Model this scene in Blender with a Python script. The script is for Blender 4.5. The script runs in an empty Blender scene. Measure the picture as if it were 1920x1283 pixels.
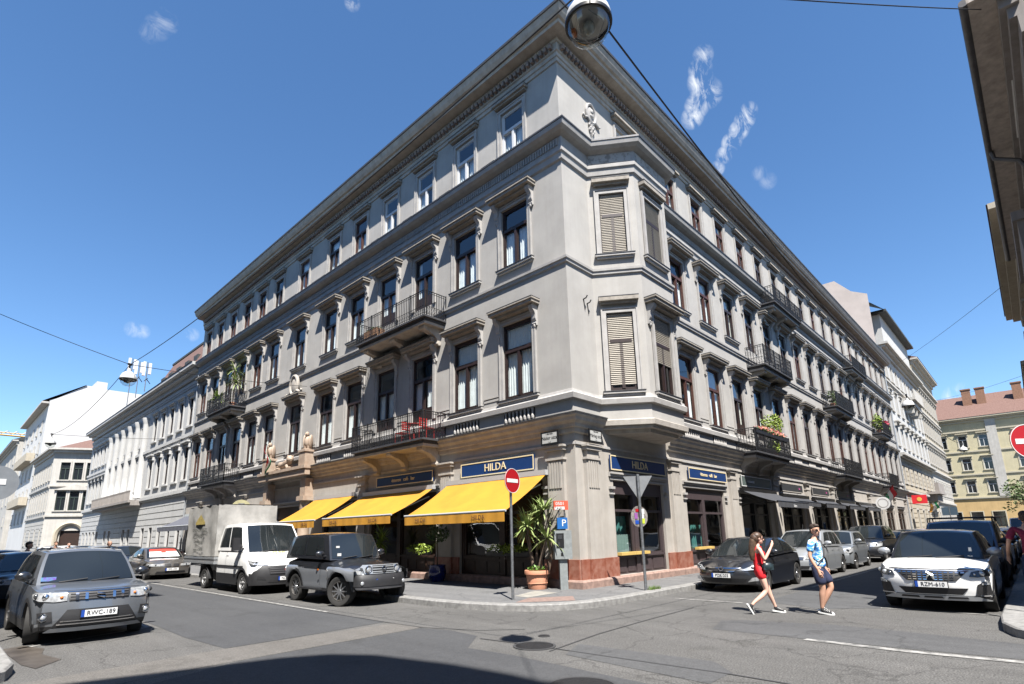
import bpy, bmesh, math, random
from mathutils import Vector, Matrix
random.seed(7)
PI = math.pi
scn = bpy.context.scene
col = scn.collection
# ================================================================ camera, sky, sun, exposure
cd = bpy.data.cameras.new('camera'); cam = bpy.data.objects.new('camera', cd); col.objects.link(cam)
_r = Vector((0.6935764, -0.7201174, -0.0195638)); _u = Vector((-0.1447449, -0.1659109, 0.9754601)); _f = Vector((0.7056916, 0.6737244, 0.2193051))
cam.matrix_world = Matrix(((_r.x, _u.x, -_f.x, -13.06327), (_r.y, _u.y, -_f.y, -9.629917), (_r.z, _u.z, -_f.z, 1.7), (0, 0, 0, 1)))
cd.sensor_width = 36; cd.lens = 19.1093; cd.shift_x = 0.006483; cd.shift_y = 0.06784; cd.clip_end = 3000; cd.clip_start = 0.05
scn.camera = cam
SUN_DIR = Vector((-0.335, -0.495, 1.0)).normalized()          # towards the sun
w = bpy.data.worlds.new('World'); scn.world = w; w.use_nodes = True
nt = w.node_tree; nt.nodes.clear()
def wn(t, **k):
    n = nt.nodes.new(t)
    for a, b in k.items(): setattr(n, a, b)
    return n
def fmath(op, a, b=None, c=None, clamp=False):
    n = wn('ShaderNodeMath', operation=op, use_clamp=clamp)
    for i, v in enumerate((a, b, c)):
        if v is None: continue
        if isinstance(v, (int, float)): n.inputs[i].default_value = v
        else: nt.links.new(v, n.inputs[i])
    return n.outputs[0]
sky = wn('ShaderNodeTexSky', sky_type='NISHITA', sun_disc=False, sun_elevation=math.asin(SUN_DIR.z),
         sun_rotation=math.atan2(SUN_DIR.x, SUN_DIR.y), air_density=1.0, dust_density=0.15, ozone_density=3.0, altitude=600)
bg = wn('ShaderNodeBackground'); bg.inputs[1].default_value = 0.077
tc = wn('ShaderNodeTexCoord')
nz = wn('ShaderNodeTexNoise'); nz.inputs['Scale'].default_value = 34; nz.inputs['Detail'].default_value = 12; nz.inputs['Roughness'].default_value = 0.66; nz.inputs['Distortion'].default_value = 0.6
mp = wn('ShaderNodeMapping'); mp.inputs['Rotation'].default_value = (0.4, 0.9, 0.3); mp.inputs['Scale'].default_value = (1.0, 1.7, 0.6)
nt.links.new(tc.outputs['Generated'], mp.inputs['Vector']); nt.links.new(mp.outputs[0], nz.inputs['Vector'])
CLOUDS = [(.691,.243,.681,.016,.7),(.699,.252,.669,.018,.8),(.708,.257,.658,.02,1),(.718,.256,.647,.022,1),(.725,.252,.641,.02,.9),(.724,.272,.634,.02,1),(.729,.283,.623,.018,1),(.722,.245,.646,.014,.4),(.763,.212,.611,.014,.8),(.767,.22,.603,.016,1),
 (.771,.231,.594,.016,1),(.775,.245,.583,.016,1),(.779,.259,.571,.014,.9),(.784,.275,.557,.013,.7),(.787,.287,.546,.012,.5),(.81,.222,.535,.012,.22),(.824,.215,.524,.014,.22),(.122,.728,.675,.016,.3),(.115,.737,.666,.016,.26),(.108,.745,.658,.013,.2),
 (.313,.586,.747,.012,.5),(.171,.935,.311,.013,.45),(.182,.933,.31,.012,.4),(.245,.916,.317,.012,.4),(.983,.051,.175,.022,.7),(.984,.03,.17,.02,.5)]
mask = None
for x, y, z, wd, st in CLOUDS:                                # thin cirrus, placed by compass direction on the sky
    n = wn('ShaderNodeVectorMath', operation='DOT_PRODUCT'); nt.links.new(tc.outputs['Generated'], n.inputs[0]); n.inputs[1].default_value = Vector((x, y, z)).normalized()
    m = fmath('MULTIPLY', fmath('MAXIMUM', fmath('SUBTRACT', n.outputs['Value'], math.cos(wd)), 0.0), st / (1 - math.cos(wd)))
    mask = m if mask is None else fmath('MAXIMUM', mask, m)
cl = fmath('MULTIPLY', fmath('SMOOTH_MIN', mask, 0.85, 0.1), fmath('MULTIPLY', fmath('SUBTRACT', nz.outputs[0], 0.42), 4.5, clamp=True))
mixc = wn('ShaderNodeMixRGB'); nt.links.new(cl, mixc.inputs[0]); hs = wn('ShaderNodeHueSaturation'); hs.inputs['Saturation'].default_value = 1.15; nt.links.new(sky.outputs[0], hs.inputs['Color']); nt.links.new(hs.outputs[0], mixc.inputs[1]); mixc.inputs[2].default_value = (5.2, 5.4, 5.6, 1)
nt.links.new(mixc.outputs[0], bg.inputs[0])
wo = wn('ShaderNodeOutputWorld'); nt.links.new(bg.outputs[0], wo.inputs[0])
sd = bpy.data.lights.new('sun', 'SUN'); sd.energy = 5.0; sd.angle = math.radians(0.53); sd.color = (1.0, 0.955, 0.89)
so = bpy.data.objects.new('sun', sd); col.objects.link(so); so.rotation_euler = SUN_DIR.to_track_quat('Z', 'Y').to_euler(); so.location = (-30, -40, 80)
vs = scn.view_settings; vs.view_transform = 'Standard'; vs.look = 'None'; vs.exposure = 1.5; vs.gamma = 1.0; vs.use_curve_mapping = False
scn.cycles.max_bounces = 6; scn.cycles.transparent_max_bounces = 10; scn.cycles.caustics_reflective = False; scn.cycles.caustics_refractive = False

# ================================================================ materials
MATS = {}
def mat(name, c, rough=0.8, metal=0.0, spec=0.5, noise=0, nscale=4, bump=0, bscale=30, c2=None, coat=0, sheen=0, streak=0, trans=0, detail=6, lo=.35, hi=.65):
    if name in MATS: return MATS[name]
    c = tuple(v * .72 for v in c); c2 = tuple(v * .72 for v in c2) if c2 else None
    m = bpy.data.materials.new(name); MATS[name] = m; m.use_nodes = True
    t = m.node_tree; b = t.nodes['Principled BSDF']
    b.inputs['Base Color'].default_value = (*c, 1); b.inputs['Roughness'].default_value = rough; b.inputs['Metallic'].default_value = metal
    b.inputs['Specular IOR Level'].default_value = spec; b.inputs['Coat Weight'].default_value = coat; b.inputs['Coat Roughness'].default_value = 0.06
    if trans: b.inputs['Transmission Weight'].default_value = trans
    if noise or c2 or bump or streak:
        tcn = t.nodes.new('ShaderNodeTexCoord')
    if noise or c2:
        n = t.nodes.new('ShaderNodeTexNoise'); n.inputs['Scale'].default_value = nscale; n.inputs['Detail'].default_value = detail; n.inputs['Roughness'].default_value = .62
        t.links.new(tcn.outputs['Object'], n.inputs['Vector'])
        r = t.nodes.new('ShaderNodeValToRGB'); r.color_ramp.elements[0].position = lo; r.color_ramp.elements[1].position = hi
        k = noise or .0
        ca = tuple(max(0, v * (1 - k)) for v in c); cb = c2 or tuple(min(1, v * (1 + k)) for v in c)
        r.color_ramp.elements[0].color = (*(c if c2 else ca), 1); r.color_ramp.elements[1].color = (*cb, 1)
        t.links.new(n.outputs[0], r.inputs[0]); last = r.outputs[0]
        if streak:                                            # rain streaks and dirt running down a wall
            mp_ = t.nodes.new('ShaderNodeMapping'); mp_.inputs['Scale'].default_value = (3.2, 3.2, 0.16); t.links.new(tcn.outputs['Object'], mp_.inputs[0])
            n2 = t.nodes.new('ShaderNodeTexNoise'); n2.inputs['Scale'].default_value = 1.6; n2.inputs['Detail'].default_value = 8; n2.inputs['Roughness'].default_value = .7; t.links.new(mp_.outputs[0], n2.inputs[0])
            r2 = t.nodes.new('ShaderNodeValToRGB'); r2.color_ramp.elements[0].position = .36; r2.color_ramp.elements[1].position = .6
            r2.color_ramp.elements[0].color = (1 - streak, 1 - streak * 1.08, 1 - streak * 1.2, 1); r2.color_ramp.elements[1].color = (1, 1, 1, 1); t.links.new(n2.outputs[0], r2.inputs[0])
            mx = t.nodes.new('ShaderNodeMixRGB'); mx.blend_type = 'MULTIPLY'; mx.inputs[0].default_value = 1; t.links.new(last, mx.inputs[1]); t.links.new(r2.outputs[0], mx.inputs[2]); last = mx.outputs[0]
        t.links.new(last, b.inputs['Base Color'])
    if bump:
        n = t.nodes.new('ShaderNodeTexNoise'); n.inputs['Scale'].default_value = bscale; n.inputs['Detail'].default_value = 5; t.links.new(tcn.outputs['Object'], n.inputs[0])
        bp = t.nodes.new('ShaderNodeBump'); bp.inputs['Strength'].default_value = bump; bp.inputs['Distance'].default_value = .02
        t.links.new(n.outputs[0], bp.inputs['Height']); t.links.new(bp.outputs[0], b.inputs['Normal'])
    return m
def glass_mat(name, tint=(.86, .9, .9), base=0.06, dark=0):
    """window glass: sharp reflection over a clear or dim pane"""
    if name in MATS: return MATS[name]
    m = bpy.data.materials.new(name); MATS[name] = m; m.use_nodes = True; t = m.node_tree; t.nodes.clear()
    o = t.nodes.new('ShaderNodeOutputMaterial'); mx = t.nodes.new('ShaderNodeMixShader'); tr = t.nodes.new('ShaderNodeBsdfTransparent'); gl = t.nodes.new('ShaderNodeBsdfGlossy')
    tr.inputs[0].default_value = (*tint, 1); gl.inputs['Roughness'].default_value = .015; gl.inputs[0].default_value = (.95, .97, 1, 1)
    fr = t.nodes.new('ShaderNodeFresnel'); gm = t.nodes.new('ShaderNodeNewGeometry'); io = t.nodes.new('ShaderNodeMath'); io.operation = 'MULTIPLY_ADD'; io.inputs[1].default_value = -.8333; io.inputs[2].default_value = 1.5; t.links.new(gm.outputs['Backfacing'], io.inputs[0]); t.links.new(io.outputs[0], fr.inputs[0])
    ad = t.nodes.new('ShaderNodeMath'); ad.operation = 'ADD'; ad.use_clamp = True; ad.inputs[1].default_value = base; t.links.new(fr.outputs[0], ad.inputs[0])
    tcn = t.nodes.new('ShaderNodeTexCoord'); n = t.nodes.new('ShaderNodeTexNoise'); n.inputs['Scale'].default_value = 1.3; n.inputs['Detail'].default_value = 1; t.links.new(tcn.outputs['Object'], n.inputs[0])
    bp = t.nodes.new('ShaderNodeBump'); bp.inputs['Strength'].default_value = .12; bp.inputs['Distance'].default_value = .05; t.links.new(n.outputs[0], bp.inputs['Height']); t.links.new(bp.outputs[0], gl.inputs['Normal'])
    t.links.new(ad.outputs[0], mx.inputs[0]); t.links.new(tr.outputs[0], mx.inputs[1]); t.links.new(gl.outputs[0], mx.inputs[2]); t.links.new(mx.outputs[0], o.inputs[0])
    return m
M_ST = mat('stucco', (.458, .44, .412), .9, noise=.09, nscale=.8, bump=.12, bscale=60, streak=.045)
M_TRIM = mat('stucco_trim', (.452, .435, .415), .88, noise=.10, nscale=3, bump=.15, bscale=40, streak=.06)
M_CORN = mat('cornice_stone', (.50, .46, .41), .9, noise=.14, nscale=2.5, bump=.2, bscale=30, streak=.12)
M_HOOD = mat('hood_stone', (.36, .325, .28), .9, noise=.18, nscale=5, bump=.2, bscale=30)
M_LEAD = mat('flashing', (.10, .10, .105), .5, metal=.6, noise=.2, nscale=8)
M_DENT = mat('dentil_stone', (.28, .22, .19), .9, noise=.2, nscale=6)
M_PEEL = mat('peeling_plaster', (.50, .48, .45), .9, c2=(.30, .28, .26), nscale=5, detail=12, lo=.52, hi=.6, bump=.3)
M_RED = mat('red_marble', (.27, .085, .05), .42, c2=(.42, .22, .165), nscale=5, detail=12, lo=.38, hi=.75)
M_PLIN = mat('plinth_stone', (.33, .22, .18), .75, noise=.25, nscale=6, bump=.2)
M_PINK = mat('pink_marble', (.50, .40, .31), .6, c2=(.40, .29, .215), nscale=4, detail=10)
M_FRD = mat('dark_window_frame', (.035, .02, .018), .45, noise=.25, nscale=9)
M_FRR = mat('reddish_window_frame', (.085, .035, .025), .5, noise=.25, nscale=9)
M_FRW = mat('white_window_frame', (.72, .73, .74), .5)
M_SHOP = mat('shopfront_paint', (.07, .052, .055), .45, noise=.1, nscale=8)
M_WOOD = mat('dark_wood', (.035, .018, .012), .5, noise=.3, nscale=7)
M_GL = glass_mat('pane_glass')
M_GLD = glass_mat('shop_glass', (.6, .63, .62), .06)
M_DARK = mat('painted_recess_shade', (.035, .032, .03), .9)
M_ROOM = mat('room_wall', (.16, .14, .12), .9)
M_CUR = mat('white_curtain', (1.1, 1.12, 1.12), .9, noise=.08, nscale=3)
M_CUR2 = mat('ivory_blind', (.9, .86, .75), .9, noise=.08, nscale=3)
M_IRON = mat('wrought_iron', (.022, .022, .024), .5, metal=.3)
M_SLAB = mat('balcony_edge', (.055, .055, .06), .7, noise=.2)
M_SHUT = mat('roller_shutter', (.40, .36, .30), .6, noise=.06)
M_STEEL = mat('galvanised_steel', (.30, .31, .32), .45, metal=.75, noise=.25, nscale=14)
M_BLK = mat('black_paint', (.012, .012, .013), .4)
M_WHT = mat('white_paint', (.78, .78, .77), .5)
# ================================================================ mesh helpers
class MB:
    def __init__(s): s.v = []; s.f = []; s.m = []; s.mi = 0
    def add(s, vs, fs):
        k = len(s.v); s.v += [tuple(v) for v in vs]; s.f += [tuple(i + k for i in f) for f in fs]; s.m += [s.mi] * len(fs); return s
    def box(s, x0, x1, y0, y1, z0, z1):
        return s.add([(x0, y0, z0), (x1, y0, z0), (x1, y1, z0), (x0, y1, z0), (x0, y0, z1), (x1, y0, z1), (x1, y1, z1), (x0, y1, z1)],
                     [(0, 3, 2, 1), (4, 5, 6, 7), (0, 1, 5, 4), (1, 2, 6, 5), (2, 3, 7, 6), (3, 0, 4, 7)])
    def quad(s, a, b, c, d): return s.add([a, b, c, d], [(0, 1, 2, 3)])
    def prism(s, poly, z0, z1):
        n = len(poly); return s.add([(x, y, z0) for x, y in poly] + [(x, y, z1) for x, y in poly],
            [tuple(range(n - 1, -1, -1)), tuple(range(n, 2 * n))] + [(i, (i + 1) % n, n + (i + 1) % n, n + i) for i in range(n)])
    def tube(s, pts, r, n=8, cap=True, up=None):
        pts = [Vector(p) for p in pts]; rr = r if isinstance(r, (list, tuple)) else [r] * len(pts); vs = []; fs = []
        ref = None
        for i, p in enumerate(pts):
            d = (pts[min(i + 1, len(pts) - 1)] - pts[max(i - 1, 0)]).normalized()
            if ref is None: ref = Vector((0, 0, 1)) if abs(d.z) < .9 else Vector((1, 0, 0))
            a = d.cross(ref).normalized(); b = a.cross(d).normalized(); ref = b if abs(d.dot(b)) < .5 else ref
            for j in range(n):
                t = 2 * PI * j / n; vs.append(p + a * math.cos(t) * rr[i] + b * math.sin(t) * rr[i])
        for i in range(len(pts) - 1):
            for j in range(n): fs.append((i * n + j, i * n + (j + 1) % n, (i + 1) * n + (j + 1) % n, (i + 1) * n + j))
        if cap: fs.append(tuple(range(n - 1, -1, -1))); fs.append(tuple((len(pts) - 1) * n + j for j in range(n)))
        return s.add(vs, fs)
    def lathe(s, prof, n=16, c=(0, 0, 0), cap=True, a0=0, a1=2 * PI):
        full = abs(a1 - a0 - 2 * PI) < 1e-6; m = n if full else n + 1; vs = []; fs = []
        for r, z in prof:
            for j in range(m):
                t = a0 + (a1 - a0) * j / n; vs.append((c[0] + r * math.cos(t), c[1] + r * math.sin(t), c[2] + z))
        for i in range(len(prof) - 1):
            for j in range(n):
                k = (j + 1) % m; fs.append((i * m + j, i * m + k, (i + 1) * m + k, (i + 1) * m + j))
        if cap and full: fs.append(tuple(range(m - 1, -1, -1))); fs.append(tuple((len(prof) - 1) * m + j for j in range(m)))
        return s.add(vs, fs)
    def blob(s, c, rx, ry, rz, n=10, m=7, M=None):
        vs = []; fs = []
        for i in range(m + 1):
            p = PI * i / m
            for j in range(n):
                t = 2 * PI * j / n; v = Vector((math.sin(p) * math.cos(t) * rx, math.sin(p) * math.sin(t) * ry, math.cos(p) * rz))
                if M: v = M @ v
                vs.append(v + Vector(c))
        for i in range(m):
            for j in range(n): fs.append((i * n + j, i * n + (j + 1) % n, (i + 1) * n + (j + 1) % n, (i + 1) * n + j))
        return s.add(vs, fs)
    def map(s, fn): s.v = [tuple(fn(*p)) for p in s.v]; return s
    def mesh(s, name, mats, smooth=False, ang=40, fix=True):
        me = bpy.data.meshes.new(name); me.from_pydata(s.v, [], s.f)
        if not isinstance(mats, (list, tuple)): mats = [mats]
        for x in mats: me.materials.append(x)
        if len(mats) > 1: me.polygons.foreach_set('material_index', s.m)
        if fix:
            b = bmesh.new(); b.from_mesh(me); bmesh.ops.remove_doubles(b, verts=b.verts, dist=1e-5); bmesh.ops.recalc_face_normals(b, faces=b.faces); b.to_mesh(me); b.free()
        if smooth:
            me.polygons.foreach_set('use_smooth', [True] * len(me.polygons)); me.set_sharp_from_angle(angle=math.radians(ang))
        me.update(); return me
    def build(s, name, mats, parent=None, loc=(0, 0, 0), rotz=0, smooth=False, ang=40, fix=True):
        return place(name, s.mesh(name, mats, smooth, ang, fix), parent, loc, rotz)
def place(name, me, parent=None, loc=(0, 0, 0), rotz=0, scale=None):
    if me is None: me = bpy.data.meshes.new(name)
    o = bpy.data.objects.new(name, me); col.objects.link(o); o.location = loc; o.rotation_euler = (0, 0, rotz)
    if scale: o.scale = scale
    if parent: o.parent = parent
    return o
def tag(o, label=None, cat=None, group=None, kind=None):
    if label: o['label'] = label
    if cat: o['category'] = cat
    if group: o['group'] = group
    if kind: o['kind'] = kind
    return o
def thing(name, label, cat, loc=(0, 0, 0), rotz=0, group=None):
    o = bpy.data.objects.new(name, None); col.objects.link(o); o.location = loc; o.rotation_euler = (0, 0, rotz); o.empty_display_size = .3
    return tag(o, label, cat, group)
def structure(name, mb, m, **k): return tag(mb.build(name, m, **k), kind='structure')
def copy_tree(o, parent=None):
    c = o.copy(); col.objects.link(c)
    if parent: c.parent = parent
    for ch in o.children: copy_tree(ch, c)
    return c
DG = None
def text_mb(s, size, depth=.004, align='CENTER', font_scale=1.0, space=1.0):
    """lettering lying in local x (right) / z (up), facing -y; its own geometry"""
    cu = bpy.data.curves.new('lettering', 'FONT'); cu.body = s; cu.size = size; cu.extrude = depth; cu.align_x = align; cu.align_y = 'CENTER'; cu.resolution_u = 3; cu.space_character = space
    o = bpy.data.objects.new('lettering', cu); col.objects.link(o)
    bpy.context.view_layer.update()
    me = bpy.data.meshes.new_from_object(o.evaluated_get(bpy.context.evaluated_depsgraph_get()))
    b = MB(); b.add([(v.co.x * font_scale, -v.co.z, v.co.y) for v in me.vertices], [tuple(p.vertices) for p in me.polygons])
    bpy.data.objects.remove(o); bpy.data.curves.remove(cu); bpy.data.meshes.remove(me)
    return b
def sweep(path, prof, closed_ends=True, mb=None):
    """sweep a (offset outward, z) profile along a plan polyline; outward is to the right of travel"""
    mb = mb or MB(); P = [Vector(p) for p in path]; n = len(prof); vs = []; fs = []
    for i, p in enumerate(P):
        d0 = (P[i] - P[i - 1]).normalized() if i else None; d1 = (P[i + 1] - P[i]).normalized() if i < len(P) - 1 else None
        n0 = Vector((d0.y, -d0.x)) if d0 else None; n1 = Vector((d1.y, -d1.x)) if d1 else None
        if n0 and n1: nn = (n0 + n1); nn = nn / max(.2, (1 + n0.dot(n1)))
        else: nn = n0 or n1
        for d, z in prof: vs.append((p.x + nn.x * d, p.y + nn.y * d, z))
    for i in range(len(P) - 1):
        for j in range(n - 1): fs.append((i * n + j, i * n + j + 1, (i + 1) * n + j + 1, (i + 1) * n + j))
    if closed_ends: fs.append(tuple(range(n))); fs.append(tuple((len(P) - 1) * n + j for j in range(n - 1, -1, -1)))
    return mb.add(vs, fs)
class Fac:
    """a facade plane: s runs along it, d outward, z up"""
    def __init__(f, o, t, n): f.o = Vector((*o, 0)); f.t = Vector((*t, 0)).normalized(); f.n = Vector((*n, 0)).normalized(); f.rot = math.atan2(f.n.y, f.n.x) - PI / 2
    def p(f, s, d, z): v = f.o + f.t * s + f.n * d; return (v.x, v.y, z)
    def box(f, mb, s0, s1, d0, d1, z0, z1):
        k = len(mb.v); mb.box(s0, s1, d0, d1, z0, z1)
        for i in range(k, len(mb.v)): mb.v[i] = f.p(*mb.v[i])
    def map(f, mb): mb.v = [f.p(*v) for v in mb.v]; return mb
    def wall(f, mb, s0, s1, z0, z1, holes, reveal=.25):
        ss = sorted({s0, s1, *[h[0] for h in holes], *[h[1] for h in holes]}); zz = sorted({z0, z1, *[h[2] for h in holes], *[h[3] for h in holes]})
        ss = [a for a in ss if s0 <= a <= s1]; zz = [a for a in zz if z0 <= a <= z1]
        for i in range(len(ss) - 1):
            cs = (ss[i] + ss[i + 1]) / 2; run = None
            for j in range(len(zz) - 1):
                cz = (zz[j] + zz[j + 1]) / 2
                if any(h[0] < cs < h[1] and h[2] < cz < h[3] for h in holes):
                    continue
                mb.quad(f.p(ss[i], 0, zz[j]), f.p(ss[i + 1], 0, zz[j]), f.p(ss[i + 1], 0, zz[j + 1]), f.p(ss[i], 0, zz[j + 1]))
        for a, b, c, d in holes:
            r = -reveal
            mb.quad(f.p(a, 0, c), f.p(a, r, c), f.p(a, r, d), f.p(a, 0, d)); mb.quad(f.p(b, 0, c), f.p(b, r, c), f.p(b, r, d), f.p(b, 0, d))
            mb.quad(f.p(a, 0, d), f.p(b, 0, d), f.p(b, r, d), f.p(a, r, d)); mb.quad(f.p(a, 0, c), f.p(b, 0, c), f.p(b, r, c), f.p(a, r, c))
# ================================================================ the ground
def asphalt(name, c, c2, sp=.35, cracks=.0, wear=.15):
    c = tuple(v * .6 for v in c); c2 = tuple(v * .6 for v in c2)
    m = bpy.data.materials.new(name); MATS[name] = m; m.use_nodes = True; t = m.node_tree; b = t.nodes['Principled BSDF']; L = t.links.new
    g = t.nodes.new('ShaderNodeNewGeometry')
    def nz(s, d, r=.6):
        n = t.nodes.new('ShaderNodeTexNoise'); n.inputs['Scale'].default_value = s; n.inputs['Detail'].default_value = d; n.inputs['Roughness'].default_value = r; L(g.outputs['Position'], n.inputs[0]); return n.outputs[0]
    def ramp(i, a, bb, ca, cb):
        r = t.nodes.new('ShaderNodeValToRGB'); r.color_ramp.elements[0].position = a; r.color_ramp.elements[1].position = bb; r.color_ramp.elements[0].color = (*ca, 1); r.color_ramp.elements[1].color = (*cb, 1); L(i, r.inputs[0]); return r.outputs[0]
    def mult(a, bb):
        x = t.nodes.new('ShaderNodeMixRGB'); x.blend_type = 'MULTIPLY'; x.inputs[0].default_value = 1; L(a, x.inputs[1]); L(bb, x.inputs[2]); return x.outputs[0]
    cc = ramp(nz(.35, 8), .3, .7, c, c2)
    mp_ = t.nodes.new('ShaderNodeMapping'); mp_.inputs['Rotation'].default_value = (0, 0, .1); mp_.inputs['Scale'].default_value = (2.2, .18, 1); L(g.outputs['Position'], mp_.inputs[0])
    n2 = t.nodes.new('ShaderNodeTexNoise'); n2.inputs['Scale'].default_value = 1.2; n2.inputs['Detail'].default_value = 6; L(mp_.outputs[0], n2.inputs[0])
    cc = mult(cc, ramp(n2.outputs[0], .35, .65, (1 - wear,) * 3, (1, 1, 1)))
    cc = mult(cc, ramp(nz(46, 3), .36, .66, (1 - sp,) * 3, (1 + sp * .9,) * 3))
    cc = mult(cc, ramp(nz(9, 6, .7), .3, .7, (.86, .86, .86), (1.1, 1.1, 1.1)))
    cc = mult(cc, ramp(nz(1.1, 4), .60, .68, (1, 1, 1), (.84, .84, .83)))       # oil and damp blotches
    if cracks:
        vo = t.nodes.new('ShaderNodeTexVoronoi'); vo.feature = 'DISTANCE_TO_EDGE'; vo.inputs['Scale'].default_value = .42
        dm = t.nodes.new('ShaderNodeVectorMath'); dm.operation = 'ADD'; ns = t.nodes.new('ShaderNodeTexNoise'); ns.inputs['Scale'].default_value = 1.4; ns.inputs['Detail'].default_value = 6; L(g.outputs['Position'], ns.inputs[0]); L(g.outputs['Position'], dm.inputs[0]); L(ns.outputs['Color'], dm.inputs[1]); L(dm.outputs[0], vo.inputs['Vector'])
        cc = mult(cc, ramp(vo.outputs['Distance'], .004, .012, (1 - cracks,) * 3, (1, 1, 1)))
    L(cc, b.inputs['Base Color']); b.inputs['Roughness'].default_value = .85; b.inputs['Specular IOR Level'].default_value = .3
    bp = t.nodes.new('ShaderNodeBump'); bp.inputs['Strength'].default_value = .5; bp.inputs['Distance'].default_value = .01; L(nz(70, 3), bp.inputs['Height']); L(bp.outputs[0], b.inputs['Normal'])
    return m
M_ROAD = asphalt('old_asphalt', (.135, .132, .127), (.18, .175, .168), .5, .3)
M_ROAD2 = asphalt('dark_asphalt', (.082, .084, .089), (.104, .106, .11), .22, .0, .1)
M_ROAD3 = asphalt('grey_asphalt', (.112, .113, .116), (.14, .141, .144), .2, .25)
M_BAND = asphalt('brownish_asphalt', (.17, .16, .148), (.2, .188, .175), .3, .0)
M_WALK = asphalt('pavement_asphalt', (.19, .19, .192), (.235, .235, .235), .18, .3)
M_KERB = mat('kerb_granite', (.25, .245, .235), .8, noise=.25, nscale=9, bump=.3, bscale=50)
M_PAINT = mat('road_paint', (.40, .39, .37), .8, c2=(.13, .13, .125), nscale=6, detail=14, lo=.38, hi=.62)
M_SEAM = mat('tar_seam', (.05, .05, .052), .7)
M_STAIN = mat('wet_stain', (.045, .036, .028), .6, c2=(.10, .085, .07), nscale=3)
g = MB(); g.quad((-700, -700, 0), (700, -700, 0), (700, 700, 0), (-700, 700, 0)); structure('road', g, M_ROAD, fix=False)
def sheet(name, poly, m, z=.004): g = MB(); g.add([(x, y, z) for x, y in poly], [tuple(range(len(poly)))]); return structure(name, g, m, fix=False)
def ribbon(name, pts, wd, m, z=.008):
    g = MB(); P = [Vector(p) for p in pts]; vs = []
    for i, p in enumerate(P):
        d = (P[min(i + 1, len(P) - 1)] - P[max(i - 1, 0)]).normalized(); nrm = Vector((-d.y, d.x)); vs += [(*(p + nrm * wd / 2), z), (*(p - nrm * wd / 2), z)]
    g.add(vs, [(2 * i, 2 * i + 1, 2 * i + 3, 2 * i + 2) for i in range(len(P) - 1)]); return structure(name, g, m, fix=False)
sheet('lane_asphalt', [(-6.4, .25), (-6.45, 5), (-6.45, 75), (-9.6, 75), (-9.5, 12), (-9.52, 4.7), (-9.6, 1.7), (-9.5, .05), (-8, .1)], M_ROAD2)
sheet('asphalt_band', [(-6.3, -.02), (-6.36, -.9), (-8.4, -1.0), (-9.75, -1.05), (-12.4, -1.3), (-12.2, -.2), (-10.9, -.1), (-9.5, .02)], M_BAND)
sheet('asphalt_patch', [(-6.36, -.94), (-6.2, -1.6), (-6.28, -2.38), (-7.06, -3.0), (-7.0, -3.9), (-7.3, -9), (-12, -9), (-12.6, -3), (-11.1, -1.6), (-9.7, -1.09)], M_ROAD2)
sheet('asphalt_patch', [(-5.78, -4.15), (-5.62, -6.24), (-6.05, -6.64), (-6.7, -6.65), (-6.5, -4.45)], M_ROAD3)
sheet('asphalt_patch', [(-3.3, -5.2), (-2.3, -4.95), (-2.0, -5.3), (-1.64, -6.67), (-1.7, -7.8), (-1.96, -9.6), (-3.1, -9.6), (-3.3, -6.62)], M_ROAD3)
sheet('lane_asphalt', [(1.0, -4.6), (100, -4.6), (100, -6.9), (1.2, -6.9), (.4, -6.0)], M_ROAD3)
sheet('wet_stain', [(-11.95, 3.0), (-11.65, 3.1), (-11.45, 2.5), (-11.55, 1.9), (-11.4, 1.2), (-11.75, .7), (-11.86, 1.2)], M_STAIN, .008)
ribbon('tar_seam', [(-6.42, -2.6), (-6.3, -3.6), (-6.24, -5.0), (-6.14, -6.66), (-6.2, -9)], .035, M_SEAM)
ribbon('tar_seam', [(-6.48, -4.14), (-4.92, -3.91), (-3, -3.8), (-.94, -3.74)], .03, M_SEAM)
ribbon('tar_seam', [(-6.55, 11), (-6.42, 5), (-6.38, .25), (-6.33, -.9), (-5.9, -2.0), (-5.3, -2.6)], .03, M_SEAM)
ribbon('crosswalk_line', [(-3.34, -6.7), (-3.43, -8.01), (-3.3, -9.6), (-3.2, -11)], .16, M_PAINT)
ribbon('parking_line', [(.42, -2.6), (.46, -4.3)], .1, M_PAINT); ribbon('parking_line', [(1.25, -6.9), (1.27, -8.8)], .1, M_PAINT)
ribbon('parking_line', [(-11.75, 2.85), (-9.7, 3.64)], .1, M_PAINT); ribbon('parking_line', [(-6.35, 2.6), (-6.38, 40)], .09, M_PAINT); ribbon('parking_line', [(-6.3, 14.9), (-4.5, 14.2)], .09, M_PAINT)
ribbon('parking_line', [(-9.7, 3.64), (-9.75, 60)], .09, M_PAINT); ribbon('parking_line', [(5, -4.55), (100, -4.55)], .09, M_PAINT)
def inset(path, d):
    P = [Vector(p) for p in path]; o = []
    for i, p in enumerate(P):
        d0 = (P[i] - P[i - 1]).normalized() if i else None; d1 = (P[i + 1] - P[i]).normalized() if i < len(P) - 1 else None
        ns = [Vector((q.y, -q.x)) for q in (d0, d1) if q]; nn = (ns[0] + ns[1]) / (1 + ns[0].dot(ns[1])) if len(ns) == 2 else ns[0]
        o.append((p.x + nn.x * d, p.y + nn.y * d))
    return o
KP = [(-.3, -.05), (-.3, .146), (-.025, .146), (0, .125), (0, -.05)]
def pavement(path, back):
    structure('kerb', sweep(path, KP), M_KERB)
    g = MB(); g.prism(inset(path, -.15) + back, -.05, .14); structure('pavement', g, M_WALK)
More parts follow.
